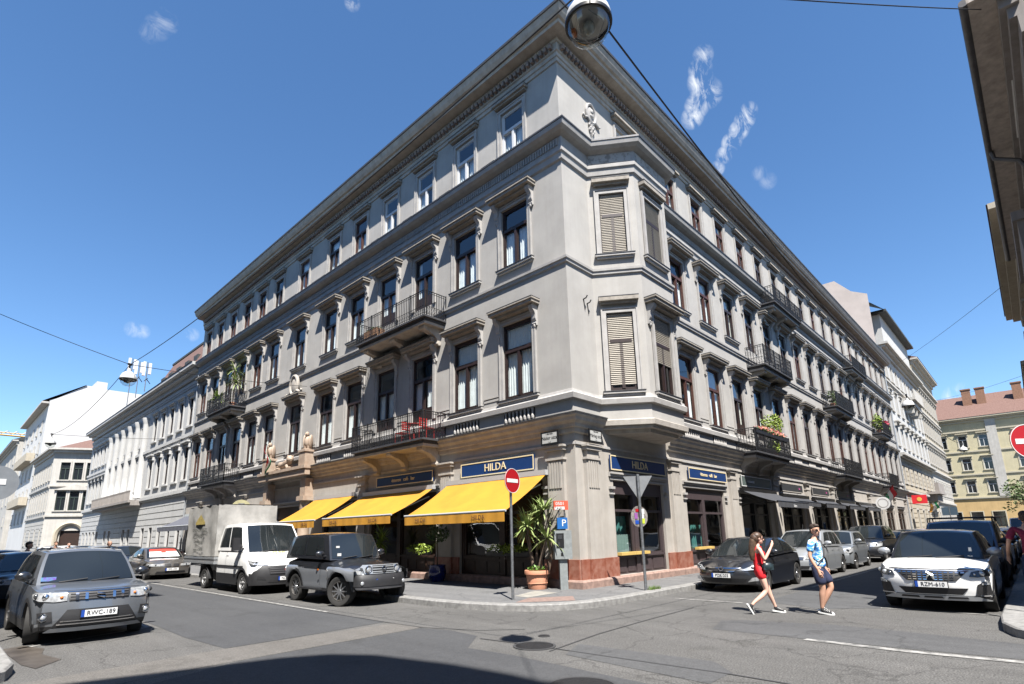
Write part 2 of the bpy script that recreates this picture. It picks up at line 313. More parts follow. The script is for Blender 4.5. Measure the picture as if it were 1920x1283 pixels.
pavement([(-4.25, 76), (-4.25, 20), (-4.25, 1.4), (-4.15, .4), (-3.9, -.5), (-3.5, -1.2), (-2.9, -1.7), (-2.2, -1.95), (-1.2, -2.05), (20, -2.05), (104, -2.05)], [(104, .6), (.6, .6), (.6, 76)])
pavement([(-30, -.4), (-13, -.4), (-12.45, -.25), (-12.12, .1), (-12, .6), (-12, 20), (-12, 100)], [(-14.6, 100), (-14.6, 2), (-30, 2)])
pavement([(104, -8.87), (20, -8.87), (.2, -8.87), (-.7, -8.92), (-1.3, -9.1), (-1.75, -9.5), (-1.9, -10), (-1.9, -40)], [(.6, -40), (.6, -11.4), (104, -12.6)])
pavement([(-12.15, -40), (-12.15, -9.3), (-12.4, -8.7), (-13, -8.4), (-40, -8.4)], [(-40, -11.4), (-15.2, -11.4), (-15.2, -40)])
sheet('inspection_slab', [(-2.42, .33), (-1.17, .75), (-1.2, -.1), (-2.5, -.19)], mat('concrete_slab', (.3, .285, .25), .9, noise=.15, nscale=5), .145)
sheet('brick_paving', [(-3.4, -.6), (-2.55, -.25), (-1.6, -.9), (-2.3, -1.5)], mat('reddish_paving', (.24, .165, .14), .9, noise=.2, nscale=8), .144)
M_COVER = mat('cast_iron_cover', (.03, .03, .032), .6, metal=.5, noise=.3, nscale=30, bump=.6, bscale=45)
def manhole(x, y, r, label):
    t = thing('manhole_cover', label, 'manhole cover', (x, y, 0), 0, 'manhole covers in the road')
    MB().lathe([(r * .86, 0), (r * .86, .012), (0.001, .012)], 28).build('lid', M_COVER, t)
    MB().lathe([(r * .88, 0), (r * .88, .014), (r, .014), (r, 0)], 28, cap=False).build('rim', M_SEAM, t)
manhole(-6.33, -3.72, .33, 'black round manhole cover lying in the sunlit asphalt'); manhole(-7.7, -5.62, .42, 'larger manhole cover half in the shadow at the bottom of the photo')
manhole(-5.6, -3.3, .1, 'tiny round valve cover beside the sunlit manhole')
g = MB(); rr = random.Random(3)
for i in range(160):
    x = .62 + rr.random() * .55; y = -1.86 + rr.random() * .2; a = rr.random() * 6.28; h = .05 + rr.random() * .08
    g.add([(x - .01, y, .14), (x + .01, y, .14), (x + math.cos(a) * .05, y + math.sin(a) * .05, .14 + h)], [(0, 1, 2)])
tag(g.build('grass', mat('weed_grass', (.12, .2, .03), .8), fix=False), 'tuft of green grass at the foot of the give way sign post', 'grass', kind='stuff')

# ================================================================ the corner building
HB = thing('corner_building', 'long four storey beige corner apartment building with yellow shop awnings', 'building')
FL = Fac((0, 0), (0, 1), (-1, 0)); FR = Fac((0, 0), (1, 0), (0, -1))
LL = 35.82; RL = 57.2
AXL = [2.2 + 2.62 * k for k in range(6)] + [18.7] + [22.05 + 2.47 * k for k in range(6)]
AXR = [8.0 + 2.765 * k for k in range(18)]
BAY = [(1.45, 0), (2.40, -1.33), (4.6, -1.33), (5.55, 0)]
FLO = [(6.13, 2.7, 1.36), (10.98, 2.33, 1.26), (15.45, 2.0, 1.12)]        # sill, height, width
GL_ = [(1.3, 5.2), (6.5, 11.0), (12.1, 15.1), (17.05, 20.35), (21.9, 24.3), (25.2, 28.3), (29.2, 32.2), (32.9, 35.1)]
PCR = [.73, 6.05, 11.5, 17.0, 22.6, 28.1, 33.6, 39.2, 44.7, 50.2, 55.9]
GR_ = [(1.95, 5.2)] + [(PCR[i] + .95, PCR[i + 1] - .9) for i in range(1, 10)]
hL = [(s - wd / 2, s + wd / 2, z, z + h) for z, h, wd in FLO for s in AXL] + [(a, b, .37, 3.3) for a, b in GL_]
hR = [(s - wd / 2, s + wd / 2, z, z + h) for z, h, wd in FLO for s in AXR] + [(a, b, .37, 3.3) for a, b in GR_] + [(4.25 - .56, 4.25 + .56, 15.45, 17.45)]
g = MB(); FL.wall(g, 0, LL, 4.6, 19.0, [h for h in hL if h[2] > 4]); FR.wall(g, 0, RL, 4.6, 19.0, [h for h in hR if h[2] > 4])
g.quad((0, LL, 0), (12, LL, 0), (12, LL, 19), (0, LL, 19)); g.quad((RL, 0, 0), (RL, 12, 0), (RL, 12, 19), (RL, 0, 19))
for F, AX in ((FL, AXL), (FR, AXR)):
    for i in range(len(AX) - 1):
        a, b = AX[i] + .95, AX[i + 1] - .95
        if b - a < .3: continue
        for z in (15.62, 15.72): F.box(g, a, b, 0, .035, z, z + .04)
        F.box(g, a, b, 0, .035, 6.32, 6.37); F.box(g, a, b, 0, .02, 6.2, 6.28)
M_GF = mat('beige_render', (.47, .435, .39), .9, noise=.1, nscale=1.2, bump=.12, bscale=50, streak=.08)
g.build('wall', M_ST, HB)
g = MB(); FL.wall(g, 0, LL, .1, 4.6, [h for h in hL if h[2] < 4]); FR.wall(g, 0, RL, .1, 4.6, [h for h in hR if h[2] < 4]); g.build('ground_floor', M_GF, HB)
g = MB(); M_ROOF = mat('roof_sheet', (.12, .1, .09), .7, noise=.2)
g.quad((-.6, -.6, 19.2), (RL, -.6, 19.2), (RL - 6, 7, 21.5), (7, 7, 21.5)); g.quad((-.6, -.6, 19.2), (-.6, LL, 19.2), (7, LL - 3, 21.5), (7, 7, 21.5)); g.quad((7, 7, 21.5), (RL, 7, 21.5), (RL, 12, 19), (12, 12, 19)); g.quad((7, 7, 21.5), (12, 12, 19), (12, LL, 19), (7, LL, 21.5))
g.build('roof', M_ROOF, HB, fix=False)
g = MB()                                                     # rooms behind the glass
g.quad((1.3, 1.3, 0), (1.3, LL, 0), (1.3, LL, 19), (1.3, 1.3, 19)); g.quad((1.3, 1.3, 0), (RL, 1.3, 0), (RL, 1.3, 19), (1.3, 1.3, 19))
for z in (.3, 3.7, 5.6, 9.05, 10.6, 13.5, 15.1, 17.7):
    g.quad((.26, .26, z), (.26, LL, z), (1.31, LL, z), (1.31, .26, z)); g.quad((1.31, .26, z + .002), (RL, .26, z + .002), (RL, 1.31, z + .002), (1.31, 1.31, z + .002))
g.build('interior', M_ROOM, HB, fix=False)
PATH = [(0, LL), (0, 0), (RL, 0)]; PB = [(0, LL), (0, 0)] + BAY + [(RL, 0)]
def part(name, mb, m, **k): return mb.build(name, m, HB, **k)
# main cornice: architrave, dentil band, soffit, gutter edge
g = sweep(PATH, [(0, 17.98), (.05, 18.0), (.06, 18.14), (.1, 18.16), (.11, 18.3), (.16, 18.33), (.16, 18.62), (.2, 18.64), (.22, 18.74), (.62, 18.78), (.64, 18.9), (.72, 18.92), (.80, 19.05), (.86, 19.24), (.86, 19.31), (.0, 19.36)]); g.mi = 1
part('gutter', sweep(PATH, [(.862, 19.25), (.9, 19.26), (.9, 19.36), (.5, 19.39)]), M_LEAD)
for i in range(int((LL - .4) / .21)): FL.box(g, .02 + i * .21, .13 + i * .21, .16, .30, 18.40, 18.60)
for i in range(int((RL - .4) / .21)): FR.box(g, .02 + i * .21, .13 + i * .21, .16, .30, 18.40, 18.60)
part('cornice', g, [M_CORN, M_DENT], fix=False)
g = sweep(PB, [(0, 14.0), (.07, 14.05), (.09, 14.25), (.14, 14.3), (.14, 14.42), (.10, 14.46), (.10, 14.86), (.3, 14.92), (.42, 15.0), (.45, 15.12), (.45, 15.2), (0, 15.24)])
part('flashing', sweep(PB, [(.452, 15.16), (.475, 15.16), (.475, 15.225), (0.01, 15.265)]), M_LEAD)
for i in range(int(LL / .115)): FL.box(g, .03 + i * .115, .085 + i * .115, .10, .15, 14.55, 14.80)
for i in range(int((RL - 5.7) / .115)): FR.box(g, 5.7 + i * .115, 5.755 + i * .115, .10, .15, 14.55, 14.80)
part('string_course', g, M_TRIM, fix=False)
part('string_course', sweep(PB, [(0, 10.22), (.06, 10.25), (.065, 10.33), (.10, 10.36), (.105, 10.44), (0, 10.48)]), M_TRIM)
part('sill_course', sweep(PB, [(0, 5.68), (.12, 5.7), (.14, 5.86), (.07, 5.92), (.05, 6.0), (0, 6.02)]), M_TRIM)
PG = [(0, LL), (0, 0), (1.3, 0)]; PG2 = [(5.7, 0), (RL, 0)]
for p_ in (PG, PG2): part('shop_cornice', sweep(p_, [(0, 4.62), (.08, 4.66), (.1, 4.78), (.16, 4.8), (.18, 4.9), (.28, 4.98), (.30, 5.06), (.36, 5.12), (.36, 5.19), (0, 5.22)]), M_CORN)
for p_ in (PG, PG2): part('flashing', sweep(p_, [(.362, 5.16), (.38, 5.16), (.38, 5.2), (0.01, 5.235)]), M_LEAD)
part('plinth', sweep(PATH, [(0, .0), (.2, .0), (.2, .32), (.16, .37), (0, .37)]), M_PLIN)
# bay window (oriel) on the right street
def seg(i): a, b = Vector(BAY[i]), Vector(BAY[i + 1]); t = (b - a).normalized(); return Fac(a, t, (t.y, -t.x)), (b - a).length
g = MB(); bays = []
for i in range(3):
    F, ln = seg(i); ww = .86 if i != 1 else 1.15; c = ln / 2
    hs = [(c - ww / 2, c + ww / 2, z, z + h) for z, h, _ in FLO[:2]] if i < 2 else []
    F.wall(g, 0, ln, 5.2, 15.2, hs, .2); bays.append((F, c, ww))
g.add([(x, y, 5.2) for x, y in BAY], [(0, 1, 2, 3)]); g.add([(x, y, 15.22) for x, y in BAY], [(0, 1, 2, 3)])
part('bay_window', g, M_ST)
g = MB()
for i in range(2):
    F, ln = seg(i); F.box(g, .06, ln - .06, .102, .112, 14.48, 14.84)
part('peeling_plaster', g, M_PEEL)
part('bay_corbel', sweep(BAY, [(0, 5.0), (.10, 5.0), (.12, 5.16), (.05, 5.2), (0, 5.2)]), M_CORN)
g = MB(); g.prism(BAY, 4.9, 5.0); g.prism([(1.7, 0), (2.55, -1.15), (4.45, -1.15), (5.3, 0)], 4.78, 4.9); part('bay_soffit', g, M_CORN)
g = MB()                                                     # low iron rail on the bay roof
ring = [BAY[0], BAY[1], BAY[2], BAY[3]]
for i in range(3):
    a, b = Vector(ring[i]), Vector(ring[i + 1]); 
    for z in (15.32, 15.46): g.tube([(a.x, a.y, z), (b.x, b.y, z)], .014, 5)
    n = int((b - a).length / .5)
    for k in range(n + 1): q = a.lerp(b, k / n); g.tube([(q.x, q.y, 15.2), (q.x, q.y, 15.5)], .014, 5)
part('bay_railing', g, M_IRON, fix=False)
# ---- windows
def win_set(wd, h, fm, door=False, tr=.64):
    a = wd / 2; g = MB(); y0, y1 = -.13, -.05; zt = h * tr
    g.box(-a, -a + .08, y0, y1, 0, h); g.box(a - .08, a, y0, y1, 0, h); g.box(-a + .08, a - .08, y0, y1, h - .09, h); g.box(-a + .08, a - .08, y0, y1, 0, .1)
    g.box(-a + .08, a - .08, y0, y1 + .03, zt - .06, zt + .06); g.box(-.05, .05, y0, y1 + .02, .1, zt - .06)
    for x0, x1, z0, z1 in ((-a + .08, -.05, .1, zt - .06), (.05, a - .08, .1, zt - .06), (-a + .08, a - .08, zt + .06, h - .09)):
        e = .035; q0, q1 = -.11, -.075
        g.box(x0, x0 + e, q0, q1, z0, z1); g.box(x1 - e, x1, q0, q1, z0, z1); g.box(x0 + e, x1 - e, q0, q1, z0, z0 + e); g.box(x0 + e, x1 - e, q0, q1, z1 - e, z1)
    if door: g.box(-a + .08, a - .08, -.115, -.085, .1, .55)
    F = g.mesh('window', fm, fix=False)
    g = MB(); z = -.10
    g.quad((-a + .08, z, .1), (-.05, z, .1), (-.05, z, zt - .06), (-a + .08, z, zt - .06)); g.quad((.05, z, .1), (a - .08, z, .1), (a - .08, z, zt - .06), (.05, z, zt - .06)); g.quad((-a + .08, z, zt + .06), (a - .08, z, zt + .06), (a - .08, z, h - .09), (-a + .08, z, h - .09))
    return F, g.mesh('pane', M_GL, fix=False)
def drape(x0, x1, z0, z1, y=-.19, amp=.03, wave=.11):
    g = MB(); n = max(3, int((x1 - x0) / .03)); vs = []
    for i in range(n + 1):
        x = x0 + (x1 - x0) * i / n; vs += [(x, y + amp * math.sin(x / wave * 6.28), z0), (x, y + amp * .5 * math.sin(x / wave * 6.28 + .4), z1)]
    return g.add(vs, [(2 * i, 2 * i + 2, 2 * i + 3, 2 * i + 1) for i in range(n)])
def curtain_set(wd, h):
    a = wd / 2; o = []
    for k in range(6):
        g = MB(); zt = h * .95 if k in (1, 3, 4) else h * .62
        if k == 0: g = drape(-a, -a + wd * .3, 0, zt); h2 = drape(a - wd * .3, a, 0, zt); g.add(h2.v, h2.f)
        elif k == 1: g = drape(-a, a, 0, zt)
        elif k == 2: g = drape(-a, -a + wd * .42, 0, zt); h2 = drape(a - wd * .36, a, 0, zt); g.add(h2.v, h2.f)
        elif k == 3: g = drape(-a, -a + wd * .22, 0, zt); h2 = drape(a - wd * .2, a, 0, zt); g.add(h2.v, h2.f)
        elif k == 4: g.quad((-a, -.2, h * .68), (a, -.2, h * .68), (a, -.2, h), (-a, -.2, h)); h2 = drape(-a, -a + wd * .35, 0, h * .68); g.add(h2.v, h2.f)
        else: g = drape(-a + wd * .05, a, 0, h * .6)
        o.append(g.mesh('curtain', M_CUR2 if k == 4 else M_CUR, fix=False))
    return o
def surround_mesh(wd, h, ap=.15):
    a = wd / 2; g = MB(); t = .17
    g.box(-a - t, -a - .002, 0, .05, 0, h + t); g.box(a + .002, a + t, 0, .05, 0, h + t); g.box(-a - .002, a + .002, 0, .05, h + .002, h + t)
    g.box(-a - t, -a - t + .05, .05, .075, 0, h + t); g.box(a + t - .05, a + t, .05, .075, 0, h + t); g.box(-a - t + .05, a + t - .05, .05, .075, h + t - .05, h + t)
    return g.mesh('surround', M_TRIM, fix=False)
def sill_mesh(wd):
    g = MB(); a = wd / 2 + .24; g.box(-a, a, 0, .13, -.10, -.03); g.box(-a + .06, a - .06, 0, .08, -.17, -.10); g.mi = 1; g.box(-a - .01, a + .01, -.13, .15, -.029, -.008)
    return g.mesh('sill', [M_TRIM, M_LEAD], fix=False)
WS = []
for z, h, wd in FLO:
    d = dict(dark=win_set(wd, h, M_FRD), red=win_set(wd, h, M_FRR), white=win_set(wd, h, M_FRW, tr=.58), door=win_set(wd, h, M_FRD, True), cur=curtain_set(wd, h), sur=surround_mesh(wd, h), sill=sill_mesh(wd)); WS.append(d)
def hood_mesh(hw=1.02, dp=.40):
    g = MB(); g.box(-hw + .1, hw - .1, 0, dp * .62, -.10, 0); g.box(-hw, hw, 0, dp, 0, .10); g.box(-hw - .03, hw + .03, 0, dp + .04, .10, .16); g.box(-hw + .22, hw - .22, 0, .05, -.22, -.1)
    g.mi = 1; g.box(-hw - .035, hw + .035, 0, dp + .046, .162, .18); return g.mesh('window_hood', [M_HOOD, M_LEAD], fix=False)
def bracket_mesh(wd=.17, s=1.0):
    pr = [(0, -.66), (.07, -.68), (.10, -.6), (.06, -.54), (.09, -.5), (.13, -.42), (.11, -.34), (.15, -.22), (.27, -.12), (.29, 0), (0, 0)]; g = MB(); n = len(pr)
    g.add([(-wd / 2, y * s, z * s) for y, z in pr] + [(wd / 2, y * s, z * s) for y, z in pr], [tuple(range(n)), tuple(range(2 * n - 1, n - 1, -1))] + [(i, n + i, n + (i + 1) % n, (i + 1) % n) for i in range(n)])
    g.blob((0, .06 * s, -.68 * s), wd * .26, .045 * s, .09 * s, 8, 5); return g.mesh('bracket', M_TRIM, True, 45)
HOOD = hood_mesh(); BRK = bracket_mesh()
g = MB(); g.box(-.78, .78, 0, .16, 0, .08); g.box(-.84, .84, 0, .24, .08, .19); g.mi = 1; g.box(-.845, .845, 0, .248, .191, .21); LINT = g.mesh('window_lintel', [M_HOOD, M_LEAD], fix=False)
g = MB(); g.box(-.72, .72, 0, .03, -.02, .02); g.box(-.72, .72, 0, .03, .40, .44)
for i in range(8): g.lathe([(.03, .02), (.05, .06), (.055, .13), (.028, .22), (.035, .3), (.05, .36), (.05, .4)], 8, (-.6 + i * .171, .02, 0), cap=False)
g.mi = 1; g.box(-.70, .70, .002, .006, .02, .40); BALU = g.mesh('balustrade_panel', [M_TRIM, M_DARK], fix=False)  # flat dark sheet behind the balusters, painting in the shade of a recess
def P3(name, me, F, s, d, z, parent=HB): return place(name, me, parent, F.p(s, d, z), F.rot)
rw = random.Random(11)
def window(F, s, fl, kind, cur, hood=True):
    z, h, wd = FLO[fl]; st = WS[fl]; fr, pn = st[kind]
    o = P3('window', fr, F, s, 0, z); q = place('pane', pn, o); q.rotation_euler = (rw.uniform(-.012, .012), 0, rw.uniform(-.012, .012))
    if cur is not None: place('curtain', st['cur'][cur], o)
    place('surround', st['sur'], o); 
    if kind != 'door' and fl < 2: place('sill', st['sill'], o)
    if hood and fl < 2:
        q = P3('window_hood', HOOD, F, s, 0, z + h + .33)
        for e in (-1, 1): place('bracket', BRK, q, (e * .84, 0, -.06))
    elif hood: P3('window_lintel', LINT, F, s, 0, z + h + .28)
LD = {(0, 2), (0, 3), (1, 2), (1, 3), (0, 10), (0, 9), (1, 10), (1, 9)}
for fl in range(3):
    for i, s in enumerate(AXL):
        k = 'white' if fl == 2 and i < 4 else ('door' if (fl, i) in LD else ('dark' if fl < 2 and i < 8 else 'red' if rw.random() < .6 else 'dark'))
        c = [1, 1, 2, 5, 2, 5, 2, 1, 1, 3, 5, 2, 5][i] if fl == 0 else [2, 2, 3, 2, 5, 2, 2, 2, 2, 5, 3, 1, 2][i] if fl == 1 else rw.choice([0, 1, 2, 3, 5, 2])
        window(FL, s, fl, k, c)
        if fl == 0 and i in (0, 1, 4, 5, 7, 8, 11, 12): P3('balustrade_panel', BALU, FL, s, 0, 5.28)
RD = {(0, 2), (0, 3), (1, 3), (1, 4), (2, 4), (2, 5)}
for fl in range(3):
    for i, s in enumerate(AXR):
        k = 'door' if (fl, i) in RD else ('dark' if rw.random() < .45 else 'red')
        window(FR, s, fl, k, rw.choice([1, 1, 2, 5, 3, 4, 5, 2]) if i > 2 else [2, 1, 4][i] if fl < 2 else 3)
        if fl == 0 and i not in (2, 3, 8, 9, 14, 15): P3('balustrade_panel', BALU, FR, s, 0, 5.28)
window(FR, 4.25, 2, 'white', 3)
# bay windows with roller shutters
def shutter_window(F, c, ww, fl, drop, hood):
    z, h, _ = FLO[fl]; fr, pn = win_set(ww, h, M_FRD); o = P3('window', fr, F, c, 0.02, z); place('pane', pn, o)
    place('surround', surround_mesh(ww, h), o); place('sill', sill_mesh(ww), o)
    g = MB(); n = int(h * (drop) / .065); a = ww / 2 - .03
    for i in range(n):
        z1 = h - .03 - i * .065; g.add([(-a, -.045, z1), (a, -.045, z1), (a, -.025, z1 - .03), (-a, -.025, z1 - .03), (a, -.045, z1 - .06), (-a, -.045, z1 - .06)], [(0, 1, 2, 3), (3, 2, 4, 5)])
    place('shutter', g.mesh('shutter', M_SHUT, fix=False), o)
    if hood == 2:
        q = P3('window_hood', HOOD, F, c, 0, z + h + .33)
        for e in (-1, 1): place('bracket', BRK, q, (e * .84, 0, -.06))
    else:
        g = MB(); hw = ww / 2 + .22; g.box(-hw + .06, hw - .06, 0, .14, -.08, 0); g.box(-hw, hw, 0, .24, 0, .14); g.mi = 1; g.box(-hw - .01, hw + .01, 0, .25, .141, .16)
        P3('window_hood', g.mesh('window_hood', [M_HOOD, M_LEAD], fix=False), F, c, 0, z + h + .38)
shutter_window(*bays[0], 0, .93, 1); shutter_window(*bays[0], 1, 1, 1); shutter_window(*bays[1], 0, .62, 2); shutter_window(*bays[1], 1, 1, 1)
# ---- balconies
def balcony(F, s0, s1, zt, dp, rail_h, label=None, scroll=False):
    o = P3('balcony', None, F, (s0 + s1) / 2, 0, zt); a = (s1 - s0) / 2
    g = MB(); g.box(-a, a, 0, dp, -.10, 0); g.box(-a + .08, a - .08, 0, dp - .08, -.2, -.1); g.mi = 1; g.box(-a - .03, a + .03, 0, dp + .03, -.09, -.02); g.box(-a + .16, a - .16, 0, dp - .16, -.27, -.2)
    o.data = g.mesh('balcony', [M_SLAB, M_SLAB], fix=False)
    g = MB(); g.box(-a + .1, a - .1, 0, dp - .1, -.3, -.105); place('soffit', g.mesh('soffit', M_CORN, fix=False), o)
    g = MB(); r = .011
    pts = [(-a, 0), (-a, dp), (a, dp), (a, 0)]
    for z in (.06, rail_h * .36, rail_h - .09, rail_h): 
        for i in range(3): g.tube([(*pts[i], z), (*pts[i + 1], z)], .02 if z == rail_h else .012, 4)
    for i in range(3):
        p, q = Vector(pts[i]), Vector(pts[i + 1]); n = max(2, int((q - p).length / .115))
        for k in range(n + 1):
            m = p.lerp(q, k / n); th = .02 if k % 8 == 0 else .009; g.box(m.x - th, m.x + th, m.y - th, m.y + th, 0, rail_h + (.04 if k % 8 == 0 else 0))
            if k < n:                                           # curls in the lower band
                m2 = p.lerp(q, (k + .5) / n); dx = (q - p).normalized() * .045
                g.tube([(m2.x - dx.x, m2.y - dx.y, .08), (m2.x + dx.x, m2.y + dx.y, rail_h * .14), (m2.x - dx.x, m2.y - dx.y, rail_h * .24), (m2.x + dx.x, m2.y + dx.y, rail_h * .34)], .008, 3)
                if scroll: g.tube([(m2.x + dx.x * math.cos(t * .9), m2.y + dx.y * math.cos(t * .9), rail_h * .62 + .14 * math.sin(t * .9)) for t in range(8)], .007, 3)
    place('railing', g.mesh('railing', M_IRON, fix=False), o)
    nb = 3 if s1 - s0 > 4.2 else 2
    pr = [(0, -.95), (.1, -.98), (.17, -.9), (.14, -.8), (.2, -.66), (.4, -.52), (.62, -.46), (.74, -.36), (.72, -.27), (0, -.27)]; n = len(pr)
    for k in range(nb):
        x = -a + .45 + (2 * a - .9) * k / (nb - 1); g = MB(); sc = dp / .9
        g.add([(-.14, y * sc, z) for y, z in pr] + [(.14, y * sc, z) for y, z in pr], [tuple(range(n)), tuple(range(2 * n - 1, n - 1, -1))] + [(i, n + i, n + (i + 1) % n, (i + 1) % n) for i in range(n)])
        g.tube([(-.17, .66 * sc, -.36), (.17, .66 * sc, -.36)], .09, 10); g.tube([(-.17, .1, -.9), (.17, .1, -.9)], .075, 10)
        place('bracket', g.mesh('bracket', M_CORN, True, 40), o, (x, 0, 0))
    return o
balcony(FL, 6.0, 10.85, 5.2, 1.08, 1.0); balcony(FL, 6.0, 10.85, 9.98, 1.08, 1.0); balcony(FL, 25.9, 30.2, 10.0, .98, 1.0, scroll=True); balcony(FL, 25.8, 30.1, 5.22, .98, 1.05, scroll=True)
balcony(FR, 12.6, 17.5, 5.2, .9, 1.05, scroll=True); balcony(FR, 15.3, 19.7, 9.95, .9, 1.0, scroll=True); balcony(FR, 18.3, 23.2, 14.3, .9, .95, scroll=True)
balcony(FR, 29.3, 34.3, 9.95, .9, 1.0, scroll=True); balcony(FR, 36.6, 41.6, 14.3, .9, .95); balcony(FR, 28.8, 33.8, 5.15, .9, 1.05, scroll=True); balcony(FR, 45.2, 49.2, 9.95, .9, 1.0); balcony(FR, 44.3, 48.3, 5.15, .9, 1.05)
# ---- reliefs
def medallion(F, s, z, sc):
    g = MB(); n = 24
    for r0, r1, y in ((.30, .22, .12), (.22, .2, .04)): pass
    ring = [(.34 * math.cos(2 * PI * i / n), .05, .46 * math.sin(2 * PI * i / n)) for i in range(n + 1)]
    g.tube(ring, .07, 8, cap=False); g.blob((0, .02, 0), .27, .08, .38, 14, 8); g.blob((.0, .1, .08), .10, .07, .13, 10, 6); g.blob((0, .08, -.12), .14, .06, .1, 10, 6)
    for e in (-1, 1):
        g.tube([(e * .3, .05, -.3), (e * .5, .06, -.42), (e * .62, .06, -.36), (e * .6, .06, -.28)], [.06, .05, .05, .03], 7)
        for k in range(5): g.blob((e * (.1 + .06 * (k % 2)), .05, -.5 - k * .12), .09 - k * .012, .05, .08, 8, 5)
    g.tube([(0, .04, -.5), (0, .05, -1.15)], [.06, .015], 7)
    g.v = [(x * sc, y * sc, zz * sc) for x, y, zz in g.v]; P3('medallion', g.mesh('medallion', M_TRIM, True), F, s, 0, z)
medallion(FR, 1.95, 17.0, .85); medallion(FR, 6.2, 17.0, .85)
g = MB(); n = 20; g.tube([(.42 * math.cos(2 * PI * i / n), .1, .52 * math.sin(2 * PI * i / n)) for i in range(n + 1)], .1, 8, cap=False); g.blob((0, .08, 0), .34, .1, .44, 14, 8)
for e in (-1, 1): g.tube([(e * .38, .1, -.35), (e * .6, .12, -.45), (e * .85, .12, -.52), (e * .95, .12, -.42), (e * .86, .12, -.36)], [.09, .08, .07, .06, .03], 7)
P3('medallion', g.mesh('medallion', M_CORN, True), FL, 18.7, .1, 9.9)
# ---- ground floor: pilasters, marble bases, shopfronts
def pilaster(F, s, wd=.8, cap=4.3):
    o = P3('pilaster', None, F, s, 0, 0); a = wd / 2; g = MB()
    g.box(-a, a, 0, .12, .93, cap - .45); 
    for i in range(5): x = -a + .08 + i * (wd - .16) / 4.6; g.box(x, x + .07, .12, .145, cap - 1.3, cap - .5)
    g.box(-a - .04, a + .04, 0, .17, cap - .45, cap - .38); g.box(-a + .04, a - .04, 0, .13, cap - .38, cap - .16); g.box(-a - .06, a + .06, 0, .2, cap - .16, cap - .06); g.box(-a - .1, a + .1, 0, .24, cap - .06, cap)
    o.data = g.mesh('pilaster', M_GF, fix=False)
    g = MB(); g.box(-a - .02, a + .02, 0, .14, .37, .928); place('marble_base', g.mesh('marble_base', M_RED, fix=False), o); return o
for s in (.68, 5.85, 11.55, 24.75, 28.75, 32.55): pilaster(FL, s, .62)
for s in PCR: pilaster(FR, s, .68)
for F, GO, tot in ((FL, GL_, LL), (FR, GR_, RL)):
    ed = [0] + [v for ab in GO for v in ab] + [tot]
    for i in range(0, len(ed), 2):
        if ed[i + 1] - ed[i] > .1: g = MB(); F.box(g, ed[i] + .004, ed[i + 1] - .004, 0, .06, .37, .93); part('marble_dado', g, M_RED, fix=False)
    g = MB()
    for a, b in GO:
        F.box(g, a - .25, b + .25, .0, .07, 3.42, 3.5); F.box(g, a - .25, b + .25, 0, .12, 3.5, 3.56); F.box(g, a - .2, b + .2, 0, .04, 3.32, 3.38)
        for e in (a - .27, b + .02): F.box(g, e, e + .25, 0, .09, 3.02, 3.1); F.box(g, e, e + .25, 0, .06, 2.85, 2.9)
    F.box(g, 0 if F is FR else 0, tot, 0, .05, 4.28, 4.36)
    part('shop_lintels', g, M_TRIM, fix=False)
def shopfront(F, a, b, z1, m, door='right', split=.58, glass=M_GLD, stall=.95):
    o = P3('shopfront', None, F, (a + b) / 2, 0, .37); hw = (b - a) / 2; h = z1 - .37; g = MB(); y0, y1 = -.22, -.1; dx = -hw + 2 * hw * split if door == 'right' else hw - 2 * hw * split
    g.box(-hw, -hw + .14, y0, y1, 0, h); g.box(hw - .14, hw, y0, y1, 0, h); g.box(-hw + .14, hw - .14, y0, y1 + .03, h - .42, h); g.box(-hw + .14, hw - .14, y0, y1 + .02, h - .98, h - .9); g.box(dx - .12, dx + .12, y0, y1 + .03, 0, h - .42)
    st = stall - .37
    for x0, x1 in ((-hw + .14, dx - .12), (dx + .12, hw - .14)):
        if x1 - x0 < .1: continue
        g.box(x0, x1, y0, y1 - .02, 0, st - .06); g.box(x0, x1, y0, y1 + .05, st - .06, st)
        n = max(1, int((x1 - x0) / .55))
        for k in range(n): p0 = x0 + (x1 - x0) * k / n + .06; p1 = x0 + (x1 - x0) * (k + 1) / n - .06; g.box(p0, p1, y1 - .02, y1, .08, st - .14)
        g.box(x0, x0 + .06, y0 + .02, y1 - .02, st, h - .98); g.box(x1 - .06, x1, y0 + .02, y1 - .02, st, h - .98); g.box(x0, x1, y0 + .02, y1 - .02, st, st + .06)
    o.data = g.mesh('shopfront', m, fix=False)
    g = MB(); y = -.17; g.quad((-hw + .14, y, st), (hw - .14, y, st), (hw - .14, y, h - .98), (-hw + .14, y, h - .98)); g.quad((-hw + .14, y, h - .9), (hw - .14, y, h - .9), (hw - .14, y, h - .42), (-hw + .14, y, h - .42))
    place('pane', g.mesh('pane', glass, fix=False), o); return o
shopfront(FR, *GR_[0], 3.3, M_SHOP); shopfront(FR, *GR_[1], 3.3, M_SHOP, split=.55)
for a, b in GR_[2:]: shopfront(FR, a, b, 3.3, M_BLK if a < 45 else M_WOOD, split=.5)
shopfront(FL, *GL_[0], 3.3, M_WOOD, split=.52, door='left'); shopfront(FL, *GL_[1], 3.3, M_WOOD, split=.55); shopfront(FL, *GL_[2], 3.3, M_WOOD, split=.5)
for a, b in GL_[4:]: shopfront(FL, a, b, 3.3, M_BLK, split=.5)
